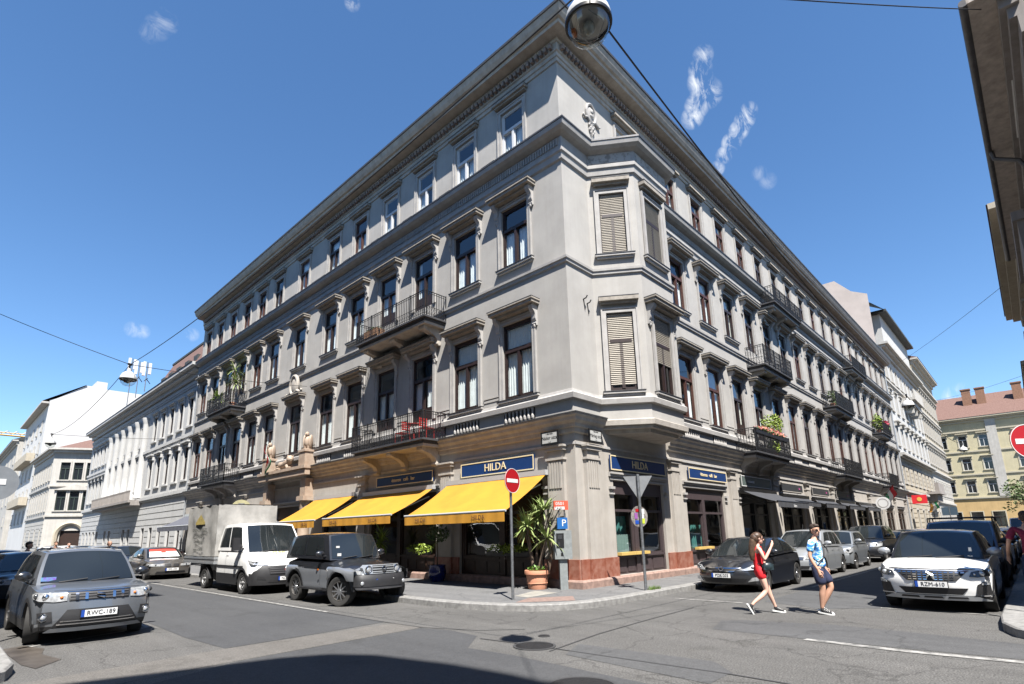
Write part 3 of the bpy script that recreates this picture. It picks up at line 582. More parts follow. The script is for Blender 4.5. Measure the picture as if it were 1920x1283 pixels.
# the portal
o = P3('portal', None, FL, 18.7, 0, 0); g = MB(); g.box(-1.64, 1.64, -.2, -.1, .14, 2.6); g.box(-1.64, 1.64, -.2, -.12, 2.68, 3.3); g.box(-.03, .03, -.1, -.08, .14, 2.6)
for x in (-1.2, -.4, .4, 1.2): g.box(x - .3, x + .3, -.1, -.07, .3, 1.1); g.box(x - .3, x + .3, -.1, -.07, 1.3, 2.45)
o.data = g.mesh('portal', M_WOOD, fix=False)
for e in (-1, 1):
    x = e * 2.2; g = MB(); g.box(x - .36, x + .36, 0, .52, .14, .9); g.add(*[(lambda m: (m.v, m.f))(MB().lathe([(.3, .9), (.34, .95), (.27, 1.05), (.27, 2.2), (.24, 3.4), (.3, 3.5)], 16, (x, .26, 0)))][0]); g.box(x - .36, x + .36, 0, .55, 3.5, 3.72); g.box(x - .27, x + .27, 0, .42, 3.72, 4.6)
    place('column', g.mesh('column', M_PINK, True, 35), o)
    g = MB(); g.box(x - .33, x + .33, .02, .56, 5.24, 5.92); g.box(x - .38, x + .38, .0, .6, 5.92, 6.02); place('pedestal', g.mesh('pedestal', M_PINK, fix=False), o)
g = MB(); g.box(-2.75, 2.75, .362, .62, 4.75, 5.18); g.box(-2.8, 2.8, .362, .7, 5.06, 5.21); place('entablature', g.mesh('entablature', M_PINK, fix=False), o)
# downpipe at the far left, wall irons near the corner
g = MB(); g.tube([(-.12, 35.7, 15), (-.12, 35.7, .2)], .06, 8); part('downpipe', g, mat('zinc_pipe', (.42, .44, .46), .5, metal=.4, noise=.15), smooth=True); g = MB(); g.tube([(RL - .15, -.12, 18.7), (RL - .15, -.12, .2)], .07, 8); part('downpipe', g, mat('zinc_pipe', (.42, .44, .46), .5, metal=.4, noise=.15), smooth=True)
g = MB()
for s, z in ((.85, 9.2), (1.05, 9.1)): k = len(g.v); g.tube([(s, 0, z), (s, -.12, z + .02), (s + .02, -.16, z + .1)], .022, 5); g.tube([(s, -.02, z), (s + .06, -.02, z - .35)], .018, 5)
part('wall_hook', g, M_IRON)
# ================================================================ the other buildings
M_W1 = mat('white_render', (.58, .58, .57), .9, noise=.06, nscale=1.3, bump=.1, bscale=50, streak=.10)
M_W2 = mat('offwhite_render', (.55, .53, .49), .9, noise=.08, nscale=1.2, streak=.12)
M_CREAM = mat('cream_render', (.52, .46, .36), .9, noise=.08, nscale=1.2, streak=.12)
M_YEL = mat('yellow_render', (.60, .54, .36), .9, noise=.06, nscale=.8, streak=.08)
M_OCH = mat('ochre_render', (.62, .43, .20), .9, noise=.08, nscale=.8, streak=.08)
M_GREY = mat('grey_render', (.36, .33, .31), .9, noise=.1, nscale=1.2, streak=.15)
M_TILE = mat('red_roof_tiles', (.13, .065, .05), .85, c2=(.21, .125, .10), nscale=7, detail=12, bump=.5, bscale=16)
M_SLATE = mat('dark_roof', (.05, .055, .055), .7, noise=.3)
M_PANE = mat('distant_pane', (.02, .025, .03), .08, spec=.8)
M_GREEN = mat('green_shutter', (.03, .05, .04), .6)
def winmesh(wd, h, fm, trim, hood=.0, sill=True, arch=False):
    a = wd / 2; g = MB()
    g.mi = 0
    g.box(-a, -a + .07, -.2, -.12, 0, h); g.box(a - .07, a, -.2, -.12, 0, h); g.box(-a + .07, a - .07, -.2, -.12, h - .07, h); g.box(-a + .07, a - .07, -.2, -.12, 0, .07); g.box(-a + .07, a - .07, -.2, -.1, h * .64, h * .64 + .09); g.box(-.04, .04, -.2, -.11, .07, h * .64)
    g.mi = 1; t = .16
    g.box(-a - t, -a - .002, 0, .06, 0, h + t); g.box(a + .002, a + t, 0, .06, 0, h + t); g.box(-a - .002, a + .002, 0, .06, h + .002, h + t)
    if sill: g.box(-a - .25, a + .25, 0, .14, -.14, -.003)
    if hood: g.box(-a - .3, a + .3, 0, hood, h + .32, h + .45); g.box(-a - .22, a + .22, 0, hood * .6, h + .22, h + .318); g.box(-a - .26, -a - .1, 0, hood * .5, h - .1, h + .216); g.box(a + .1, a + .26, 0, hood * .5, h - .1, h + .216)
    F = g.mesh('window', [fm, trim], fix=False); g = MB(); g.quad((-a + .07, -.17, .07), (a - .07, -.17, .07), (a - .07, -.17, h - .07), (-a + .07, -.17, h - .07)); return F, g.mesh('pane', M_PANE, fix=False)
def house(name, label, F, L, H, floors, wall, trim, depth=12, eave=.6, roofm=None, rise=3, courses=(), base=None, cat='building', skirt=None, s0=0, group=None):
    """floors: (sill, height, width, hood, [axes], frame material)"""
    hb = thing(name, label, cat, group=group); holes = []
    for z, h, wd, hd, ax, fm in floors: holes += [(s - wd / 2, s + wd / 2, z, z + h) for s in ax]
    g = MB(); zb = skirt[0] if skirt else 0
    F.wall(g, s0, L, zb, H, [h for h in holes if h[2] >= zb])
    g.quad(F.p(s0, 0, 0), F.p(s0, -depth, 0), F.p(s0, -depth, H), F.p(s0, 0, H)); g.quad(F.p(L, 0, 0), F.p(L, -depth, 0), F.p(L, -depth, H), F.p(L, 0, H)); g.quad(F.p(s0, -depth, 0), F.p(L, -depth, 0), F.p(L, -depth, H), F.p(s0, -depth, H))
    g.build('wall', wall, hb)
    if skirt:
        g = MB(); F.wall(g, s0, L, 0, zb, [h for h in holes if h[2] < zb])
        if len(skirt) > 2:                                       # rusticated courses
            n = int(zb / .5)
            for k in range(n):
                xs = sorted([s0, L] + [v for h in holes if h[2] < k * .5 + .45 and h[3] > k * .5 for v in h[:2]])
                for i in range(0, len(xs) - 1, 2):
                    if xs[i + 1] - xs[i] > .15: F.box(g, xs[i] + .01, xs[i + 1] - .01, 0, .05, k * .5 + .04, k * .5 + .46)
        g.build('ground_floor', skirt[1], hb)
    for z, h, wd, hd, ax, fm in floors:
        me, pn = winmesh(wd, h, fm, trim, hd)
        for s in ax: o = place('window', me, hb, F.p(s, 0, z), F.rot); place('pane', pn, o)
    for z, d in courses:
        g = MB(); F.box(g, s0, L, .0, d, z - .25, z); F.box(g, s0, L, 0, d * .6, z - .4, z - .252); g.build('string_course', trim, hb)
    g = MB(); F.box(g, s0 - eave * .3, L + eave * .3, 0, eave, H - .25, H); F.box(g, s0, L, 0, eave * .65, H - .5, H - .252); F.box(g, s0, L, 0, eave * .25, H - .9, H - .502); g.build('cornice', trim, hb)
    if roofm:
        g = MB(); a, b = s0 - .15, L + .15; g.add([F.p(a, eave + .05, H + .02), F.p(b, eave + .05, H + .02), F.p(b, -depth / 2, H + rise), F.p(a, -depth / 2, H + rise), F.p(b, -depth - .1, H + .02), F.p(a, -depth - .1, H + .02)], [(0, 1, 2, 3), (3, 2, 4, 5), (0, 3, 5), (1, 4, 2)]); g.build('roof', roofm, hb)
    return hb
def eq(a, b, n): return [a + (b - a) * i / (n - 1) for i in range(n)]
# --- left street
F1 = Fac((.25, 36.0), (0, 1), (-1, 0))
n1 = house('white_palace', 'long white three storey palace with columns next to the corner building', F1, 41, 15.3,
    [(6.3, 2.6, 1.15, .3, eq(2, 12, 5) + eq(31, 39, 5), M_FRD), (10.6, 2.3, 1.15, .25, eq(2, 12, 5) + eq(31, 39, 5), M_FRD), (6.3, 2.8, 1.2, 0, eq(16.2, 27.6, 5), M_FRD), (10.6, 1.9, 1.2, 0, eq(16.2, 27.6, 5), M_FRD), (1.1, 1.7, 1.0, 0, eq(2, 12, 5) + eq(31, 39, 5) + [17, 19, 25, 27], M_FRD)],
    M_W1, M_W1, eave=.9, roofm=M_TILE, rise=1.6, courses=((5.5, .25), (9.9, .2), (14.2, .12)), skirt=(5.0, M_W1, 1))
for k in range(6):
    s = 14.8 + k * 2.85; g = MB(); g.lathe([(.42, 5.6), (.42, 5.85), (.34, 5.95), (.34, 8), (.29, 12.6), (.3, 12.7), (.42, 13.1), (.42, 13.25)], 14, F1.p(s, .1, 0)); g.build('half_column', M_W1, n1, smooth=True)
g = MB(); F1.box(g, 13.6, 30.2, 0, 1.1, 5.15, 5.35); F1.box(g, 13.6, 30.2, 0, .9, 4.9, 5.146); F1.box(g, 13.6, 30.2, .98, 1.06, 6.15, 6.25)
for k in range(48): F1.box(g, 13.65 + k * .35, 13.75 + k * .35, .98, 1.06, 5.352, 6.148)
g.build('balcony', M_GREY, n1, fix=False)
g = MB(); F1.box(g, 20.8, 23.2, -.05, .02, .2, 4.3); g.build('door', M_WOOD, n1)
g = MB(); g.add([F1.p(-.1, .2, 15.32), F1.p(15, .2, 15.32), F1.p(15, -1.6, 19.0), F1.p(-.1, -1.6, 19.0), F1.p(-.1, -8, 19.4), F1.p(15, -8, 19.4)], [(0, 1, 2, 3), (3, 2, 5, 4), (1, 5, 2)]); g.build('mansard', M_TILE, n1)
g = MB(); F1.box(g, -.15, 15.1, -1.75, -1.5, 18.95, 19.15); g.build('roof_edge', M_SLATE, n1)
for k in range(6): s = 1 + k * 2.4; q = MB(); F1.box(q, s, s + 1.0, -.95, -.42, 16.45, 17.1); q.build('roof_window', M_SLATE, n1)
def antenna(x, y, z, h, label):
    t = thing('antenna_mast', label, 'antenna', (x, y, z), 0, 'mobile phone antennas on the roof')
    MB().tube([(0, 0, 0), (0, 0, h)], .06, 6).build('mast', M_STEEL, t); g = MB(); g.box(-.5, -.2, -.18, .18, h - 1.9, h); g.build('panel', M_WHT, t)
    g = MB(); g.box(.15, .45, -.18, .18, h - 1.6, h - .1); g.build('panel', M_WHT, t); g = MB(); g.tube([(0, -.9, h - 2.4), (0, .9, h - 2.4)], .05, 5); g.tube([(0, 0, h - 2.2), (.6, .3, h - 2.8)], .05, 5); g.build('bracket', M_IRON, t)
antenna(4, 72, 20.8, 4.0, 'right hand rooftop antenna mast on the white palace'); antenna(4, 81, 20.5, 7.0, 'tallest white panel antenna mast, leftmost above the white palace roof'); antenna(4, 76.5, 20.8, 5.2, 'antenna mast between the two others on the white palace roof')
p0, p1, p2, p3 = (-2.9, 101), (-2.8, 83), (2.6, 80.2), (14, 80.2)
def fac2(a, b): d = Vector(b) - Vector(a); L = d.length; d.normalize(); return Fac(a, d, (d.y, -d.x)), L
Fa, La = fac2(p0, p1); Fb, Lb = fac2(p1, p2)
n2 = house('corner_house', 'white three storey corner house with arched doorway at the end of the left street', Fa, La, 14,
    [(5.8, 2.5, .8, 0, eq(1.2, La - 1.2, 8), M_GREEN), (9.8, 2.2, .8, 0, eq(1.2, La - 1.2, 8), M_GREEN), (1.4, 2, .8, 0, eq(2, La - 2, 4), M_GREEN)], M_W2, M_W2, depth=14, eave=.7, courses=((5.2, .2), (9.1, .2)), skirt=(4.9, M_W2, 1))
g = MB(); hb = [(.9 + k * 1.45, 1.95 + k * 1.45, z, z + h) for z, h in ((5.8, 2.5), (9.8, 2.3)) for k in range(3)] + [(1.9, 4.2, 0, 3.2)]
Fb.wall(g, 0, Lb, 0, 14, hb); g.build('wall', M_W2, n2)
for z, h in ((5.8, 2.5), (9.8, 2.3)):
    me, pn = winmesh(1.05, h, M_GREEN, M_W2)
    for k in range(3): o = place('window', me, n2, Fb.p(1.425 + k * 1.45, 0, z), Fb.rot); place('pane', pn, o)
g = MB(); Fb.box(g, -.2, Lb + .2, 0, .7, 13.75, 14); Fb.box(g, 0, Lb, 0, .4, 13.4, 13.748); Fb.box(g, 0, Lb, 0, .2, 5.0, 5.25); Fb.box(g, 0, Lb, 0, .2, 8.9, 9.1); g.build('cornice', M_W2, n2)
g = MB(); k = len(g.v); g.add([(.6, 0, 8.45), (5.4, 0, 8.45), (3, 0, 9.2), (.6, .3, 8.45), (5.4, .3, 8.45), (3, .3, 9.2)], [(3, 4, 5), (0, 3, 5, 2), (1, 2, 5, 4), (0, 1, 4, 3)]); Fb.map(g); g.build('pediment', M_W2, n2)
g = MB(); n = 16; rr_ = [(3.05 + 1.55 * math.cos(PI * i / n), .12, 2.6 + 1.55 * math.sin(PI * i / n)) for i in range(n + 1)]; g.tube([(4.6, .12, .1)] + rr_ + [(1.5, .12, .1)], .28, 6); Fb.map(g); g.build('arch', M_CREAM, n2, smooth=True)
g = MB(); Fb.box(g, 1.9, 4.2, -.25, -.2, 0, 3.2); g.lathe([(1.25, 0), (0.01, 0.01)], 16); g.build('door', M_WOOD, n2)
g = MB(); g.add([(*p0, 14.02), (*p1, 14.02), (*p2, 14.02), (14, 80.2, 14.02), (14, 101, 14.02), (5, 92, 18)], [(0, 1, 5), (1, 2, 5), (2, 3, 5), (3, 4, 5), (4, 0, 5)]); g.build('roof', M_TILE, n2)
hb3 = thing('gabled_house', 'tall house with a blank white firewall gable above the corner house', 'building')
prof = [(-2.5, 0), (-2.5, 24), (-1.7, 24.4), (1.9, 27.2), (3.2, 27.2), (3.2, 28.2), (4.7, 28.2), (4.7, 27), (14, 27), (14, 0)]
g = MB(); n = len(prof); g.add([(x, 101.2, z) for x, z in prof] + [(x, 130, z) for x, z in prof], [tuple(range(n)), tuple(range(2 * n - 1, n - 1, -1))] + [(i, n + i, n + (i + 1) % n, (i + 1) % n) for i in range(n)]); g.build('wall', mat('white_firewall', (.66, .655, .64), .9, noise=.05, nscale=.4, bump=.1), hb3)
F3 = Fac((-2.55, 130), (0, -1), (-1, 0)); me, pn = winmesh(1.0, 1.7, M_FRW, M_W2)
for z in (5, 8.6, 12.2, 15.8, 19.4):
    for k in range(5): o = place('window', me, hb3, F3.p(3 + k * 5.5, .0, z), F3.rot); place('pane', pn, o)
g = MB(); F3.box(g, 0, 29, .02, .9, 23.4, 23.7); g.build('cornice', M_W2, hb3)
for z in (8.2, 15.4): g = MB(); F3.box(g, 4, 22, .02, 1.1, z - .5, z + .8); g.build('balcony', M_CREAM, hb3)
g = MB(); g.quad((-3.4, 101, 23.75), (-3.4, 130, 23.75), (1.9, 130, 27.3), (1.9, 101, 27.3)); g.build('roof', M_SLATE, hb3)
house('pale_house', 'pale narrow house furthest down the left street', Fac((-3.2, 190), (0, -1), (-1, 0)), 58, 21.5, [(z, 1.7, 1, 0, eq(3, 55, 8), M_FRW) for z in (5, 9, 13, 17)], M_W2, M_W2, eave=.9, roofm=M_SLATE)
house('far_end_block', 'distant pale block closing the view at the left edge', Fac((-30, 215), (1, 0), (0, -1)), 34, 17, [(z, 1.8, 1.1, 0, eq(3, 31, 8), M_FRW) for z in (2, 6, 10, 13.5)], M_CREAM, M_W2, roofm=M_TILE)
t = thing('tower_crane', 'yellow and white tower crane jib reaching over the far left roofs', 'crane', (-60, 300, 0)); g = MB(); 
for e in (0, 1.6): g.tube([(0, e, 47.4), (72, e, 46.6)], .22, 5)
g.tube([(0, .8, 49.2), (72, .8, 47.6)], .2, 5)
for k in range(24): g.tube([(k * 3, 0, 47.2), (k * 3 + 1.5, .8, 48.8), (k * 3 + 3, 1.6, 47.2)], .1, 4)
g.build('jib', mat('crane_yellow', (.7, .38, .03), .5), t); g = MB(); g.box(-1, 1, -.2, 1.8, 0, 50); g.build('tower', M_WHT, t)
# --- right street
r1 = house('tall_white_house', 'taller white apartment house with mansard attic beside the corner building', Fac((RL + .15, 0), (1, 0), (0, -1)), 25.5, 21.6,
    [(1.2, 2.2, 1.4, 0, eq(2, 23.5, 6), M_FRD), (6.2, 1.9, 1.1, 0, eq(2, 23.5, 8), M_FRD), (10.3, 2.2, 1.1, .45, eq(2, 23.5, 8), M_FRW), (14.2, 2.1, 1.1, .2, eq(2, 23.5, 8), M_FRW), (18, 1.8, 1.1, 0, eq(2, 23.5, 8), M_FRW)], M_W1, M_W2, eave=.9, courses=((5.4, .3), (9.3, .6), (17.5, .2)), skirt=(9.0, M_CREAM, 1))
g = MB(); P_ = [(.2, 21.6), (.2, 27.6), (1.7, 28.4), (3.2, 30.2), (12, 30.2), (12, 21.6)]
g.add([(RL + .16, y, z) for y, z in P_], [tuple(range(6))]); g.build('firewall', mat('pinkish_firewall', (.6, .52, .47), .9, noise=.08, nscale=.6), r1)
g = MB(); g.box(RL + 6, RL + 25.5, .2, 11, 21.62, 26.8); g.build('attic', M_W1, r1); g = MB(); g.box(RL + 5.4, RL + 25.6, -.6, 11.5, 26.81, 27.1); g.add([(RL + .2, .0, 26.4), (RL + 6, -.5, 27.12), (RL + 6, 5, 30.5), (RL + .2, 5, 30.4)], [(0, 1, 2, 3)]); g.build('roof', M_SLATE, r1)
g = MB(); Fr1 = Fac((RL + .15, 0), (1, 0), (0, -1)); Fr1.box(g, 10, 17, 0, 1.3, 16.6, 16.9); Fr1.box(g, 10, 17, 1.2, 1.3, 16.9, 17.9); Fr1.box(g, 10, 17, 0, 1.0, 15.9, 16.596); g.build('balcony', M_W2, r1)
for a in (11, 13.5, 16): g = MB(); Fr1.box(g, a - .2, a + .2, 0, .9, 15.1, 15.9); g.build('bracket', M_W2, r1)
g = MB(); Fr1.box(g, 16, 22, 0, 1.4, 5.5, 5.8); Fr1.box(g, 16.4, 21.6, .9, 1.3, 5.8, 6.9); Fr1.box(g, 16.5, 21.5, 0, 1.0, 4.6, 5.496); g.build('stone_balcony', M_GREY, r1)
house('cream_house', 'cream five storey house second beyond the corner building on the right', Fac((RL + 26, .1), (1, 0), (0, -1)), 21.8, 25.6,
    [(z, h, 1.0, hd, eq(1.2, 20.6, 11), M_FRD) for z, h, hd in ((1, 2.4, 0), (6, 1.8, 0), (10.3, 2.2, .3), (14.6, 2.2, .3), (19, 2.2, .3))], M_CREAM, M_W2, eave=.9, roofm=M_TILE, rise=3, courses=((5, .3), (9.3, .4), (13.7, .2), (18, .2), (22.5, .5)), skirt=(9.0, M_W2, 1))
FY = Fac((115, 8), (0, -1), (-1, 0)); ya = [8 + 2 + 2.9 * k for k in range(-2, 2)] + [8 + 9.6 + 2.9 * k for k in range(8)]
y_ = house('yellow_house', 'yellow four storey house closing the right street behind the cars', FY, 42, 20.6,
    [(z - 1.05, 2.1, 1.2, .3, [s for s in ya], M_FRW) for z in (8.2, 12.2, 16.3)] + [(1.2, 2.6, 1.6, 0, [s for s in ya], M_FRD)], M_YEL, mat('pale_yellow_trim', (.55, .5, .38), .9), eave=.8, roofm=M_TILE, rise=5, courses=((6.4, .2), (10.5, .15), (14.6, .15), (18.3, .2)), skirt=(6.0, M_OCH))
for s in (14.2, 27): g = MB(); FY.box(g, s - .7, s + .7, 0, .25, 6.4, 20.0); g.build('pilaster', M_W2, y_)
for s in (11, 13, 18, 21.5, 26): g = MB(); FY.box(g, s, s + 1.3, -4, -2.8, 22.8, 26.2); FY.box(g, s - .1, s + 1.4, -4.1, -2.7, 26.202, 26.4); g.build('chimney', mat('chimney_brick', (.3, .16, .1), .9, noise=.2, nscale=6), y_)
# --- camera side of the streets
FS = Fac((60, -11.62), (-1, -.0145 * -1), (0, 1)); FS = Fac((.4, -11.05), (1, -.0145), (.0145, 1))
se = house('grey_house', 'grey house with a brown eaves soffit and gutter at the right edge', FS, 15, 12, [(2, 2, 1.2, 0, [3, 7, 11], M_FRD), (6.2, 2.2, 1.2, .25, [3, 7, 11], M_FRW)], M_GREY, M_GREY, eave=.3)
g = MB(); FS.box(g, -.4, 15.1, .0, .74, 12.0, 12.12); g.build('soffit', mat('brown_soffit', (.58, .51, .45), .9, noise=.2, nscale=4), se)
g = MB(); g.tube([FS.p(s, .78, 12.06) for s in (-.4, 5, 10, 15.1)], .085, 10); 
g.tube([FS.p(5.9, .75, 12.0), FS.p(5.9, .72, 11.75), FS.p(5.9, .25, 11.45), FS.p(5.9, .12, 11.1), FS.p(5.9, .1, .2)], .06, 8); g.build('gutter', mat('zinc_gutter', (.13, .125, .125), .5, metal=.4, noise=.2), se, smooth=True)
g = MB(); FS.box(g, 8.6, 15, .305, .6, 10.9, 11.2); FS.box(g, 8.7, 15, .05, .5, 9.9, 10.9); FS.box(g, 8.8, 15, .06, .12, 7.0, 9.6)
for k in range(14): FS.box(g, 8.9 + k * .42, 9.15 + k * .42, .12, .2, 8.6 + .15 * (k % 2), 9.3)
g.build('cornice', M_GREY, se, fix=False)
g = MB(); g.tube([FS.p(2.5, .2, 11.8), FS.p(5.2, .2, 11.8)], .06, 8); g.build('lamp_tube', M_WHT, se)
house('ochre_house', 'ochre rendered house behind the grey house at the right edge', Fac((15.6, -11.1), (1, 0), (0, 1)), 17, 14.6, [(2, 2, 1.2, 0, eq(2, 15, 5), M_FRD), (6, 2.2, 1.2, .3, eq(2, 15, 5), M_FRD), (10, 2.2, 1.2, .3, eq(2, 15, 5), M_FRD)], mat('ochre_plaster', (.4, .29, .16), .9, noise=.1, streak=.12), M_CREAM, eave=.85, roofm=M_TILE, rise=1)
house('far_right_house', 'low house further along the right pavement', Fac((34, -11.3), (1, 0), (0, 1)), 40, 11.8, [(2, 2, 1.2, 0, eq(2, 38, 8), M_FRD), (6.5, 2.2, 1.2, .3, eq(2, 38, 8), M_FRD)], M_CREAM, M_CREAM, eave=.8, roofm=M_TILE, rise=1)
house('shadowing_house', 'house across the left street that throws its shadow on the road', Fac((-14.2, 1.9), (0, 1), (-1, 0)), 62, 19, [(z, 2.3, 1.3, .3, eq(2.5, 59, 14), M_FRD) for z in (2, 6.5, 11, 15)], M_CREAM, M_W2, eave=.05) if False else None
def plain_block(name, label, x0, x1, y0, y1, H, wall, fn, n, L, eav):
    F = fn; hb = house(name, label, F, L, H, [(z, 2.3, 1.3, .3, eq(2.5, L - 2.5, n), M_FRD) for z in (1.5, 6.2, 10.8, 15)], wall, M_W2, depth=14, eave=.8)
    return hb
plain_block('apartment_house', 'cream apartment house across the left street, seen only in reflections', 0, 0, 0, 0, 19, M_CREAM, Fac((-14.75, 64), (0, -1), (1, 0)), 14, 62.4, .8)
sw = plain_block('apartment_block', 'apartment block behind the camera that shades the crossing', 0, 0, 0, 0, 19, M_W2, Fac((-15.2, -13), (0, -1), (1, 0)), 8, 30.5, .8)
EAV = [(-45, -8.4), (-18.5, -9.9), (-15.6, -10.75), (-15, -11.1), (-14.6, -11.7), (-14.27, -13), (-14.16, -14), (-14.1, -44), (-45, -44)]
g = MB(); g.prism(EAV, 18.7, 19.0); g.build('roof_slab', M_W2, sw); g = MB(); g.prism([(-45, -9.2), (-18.7, -10.7), (-16, -11.5), (-15.3, -12.3), (-15.35, -13), (-15.35, -43.5), (-45, -43.5)], 0, 18.69); g.build('rear_wall', M_W2, sw)
# ================================================================ vehicles
def paint(name, c, metal=.0, rough=.28, coat=1.0): return mat('paint_' + name, tuple(v / .72 for v in c), rough, metal=metal, coat=coat, noise=.04, nscale=3)
M_PLAS = mat('black_plastic', (.022, .022, .024), .55, noise=.15, nscale=6)
M_TYRE = mat('tyre_rubber', (.028, .027, .026), .85, noise=.2, nscale=8)
M_RIM = mat('alloy', (.55, .56, .58), .3, metal=.85)
M_RIMS = mat('steel_rim', (.22, .22, .22), .5, metal=.5, noise=.3, nscale=9)
M_CHR = mat('chrome', (.9, .9, .92), .12, metal=1.0)
M_LAMP = mat('lamp_glass', (.7, .72, .74), .08, metal=.55, noise=.3, nscale=14)
M_LHOUS = mat('lamp_housing', (.10, .105, .11), .12, metal=.5)
M_AMB = mat('amber_lens', (.6, .16, .02), .25)
M_CARG = mat('car_glass', (.018, .022, .024), .03, spec=.9, noise=.3, nscale=.8, detail=1)
M_PLW = mat('plate_white', (.85, .85, .84), .5); M_PLB = mat('plate_blue', (.01, .07, .4), .5); M_PLT = mat('plate_letters', (.01, .01, .012), .6)
M_DISC = mat('brake_disc', (.08, .075, .07), .6, metal=.5)
def lin(pts, v):
    if v <= pts[0][0]: return pts[0][1]
    for (a, p), (b, q) in zip(pts, pts[1:]):
        if v <= b: return p + (q - p) * (v - a) / (b - a)
    return pts[-1][1]
def smo(pts, v, d=.06): return (lin(pts, v - d) + lin(pts, v - d / 2) + lin(pts, v) + lin(pts, v + d / 2) + lin(pts, v + d)) / 5
def sst(a, b, v): t = min(1, max(0, (v - a) / (b - a))); return t * t * (3 - 2 * t)
WHEELS = {}
def wheel_mesh(r, wd, style):
    k = (r, wd, style)
    if k in WHEELS: return WHEELS[k]
    t = MB(); h = wd / 2; pr = [(r * .64, -h * .8), (r * .8, -h), (r * .94, -h), (r * .99, -h * .75), (r, -h * .4), (r, h * .4), (r * .99, h * .75), (r * .94, h), (r * .8, h), (r * .64, h * .8)]
    t.lathe(pr, 28, cap=False); t.map(lambda x, y, z: (x, z, y)); T = t.mesh('wheel', M_TYRE, True, 35)
    g = MB(); g.lathe([(r * .66, h * .5), (r * .66, h * .82), (r * .62, h * .86), (r * .58, h * .5)], 28, cap=False); g.lathe([(.001, h * .35), (r * .6, h * .35)], 24, cap=False); g.mi = 1
    n = {'multi': 10, 'five': 5, 'steel': 8}[style]
    g.lathe([(.001, h * .84), (r * .13, h * .82), (r * .16, h * .6)], 14, cap=False)
    for i in range(n):
        a = 2 * PI * i / n; c, s = math.cos(a), math.sin(a); w0 = r * (.11 if style == 'five' else .05); 
        if style == 'steel': g.blob((r * .42 * c, r * .42 * s, h * .62), r * .1, r * .1, .02, 6, 4); continue
        for e in ((0,) if style != 'five' else (-.12, .12)):
            ca, sa = math.cos(a + e), math.sin(a + e); g.add([(r * .12 * c - w0 * s, r * .12 * s + w0 * c, h * .76), (r * .12 * c + w0 * s, r * .12 * s - w0 * c, h * .76), (r * .62 * ca + w0 * .7 * sa, r * .62 * sa - w0 * .7 * ca, h * .8), (r * .62 * ca - w0 * .7 * sa, r * .62 * sa + w0 * .7 * ca, h * .8)], [(0, 1, 2, 3)])
    if style == 'steel': g.lathe([(.001, h * .55), (r * .3, h * .6), (r * .5, h * .7), (r * .62, h * .5)], 24, cap=False)
    g.map(lambda x, y, z: (x, z, y)); R = g.mesh('rim', [M_DISC if style != 'steel' else M_RIMS, M_RIM if style != 'steel' else M_RIMS], True, 30, fix=False)
    WHEELS[k] = (T, R); return WHEELS[k]
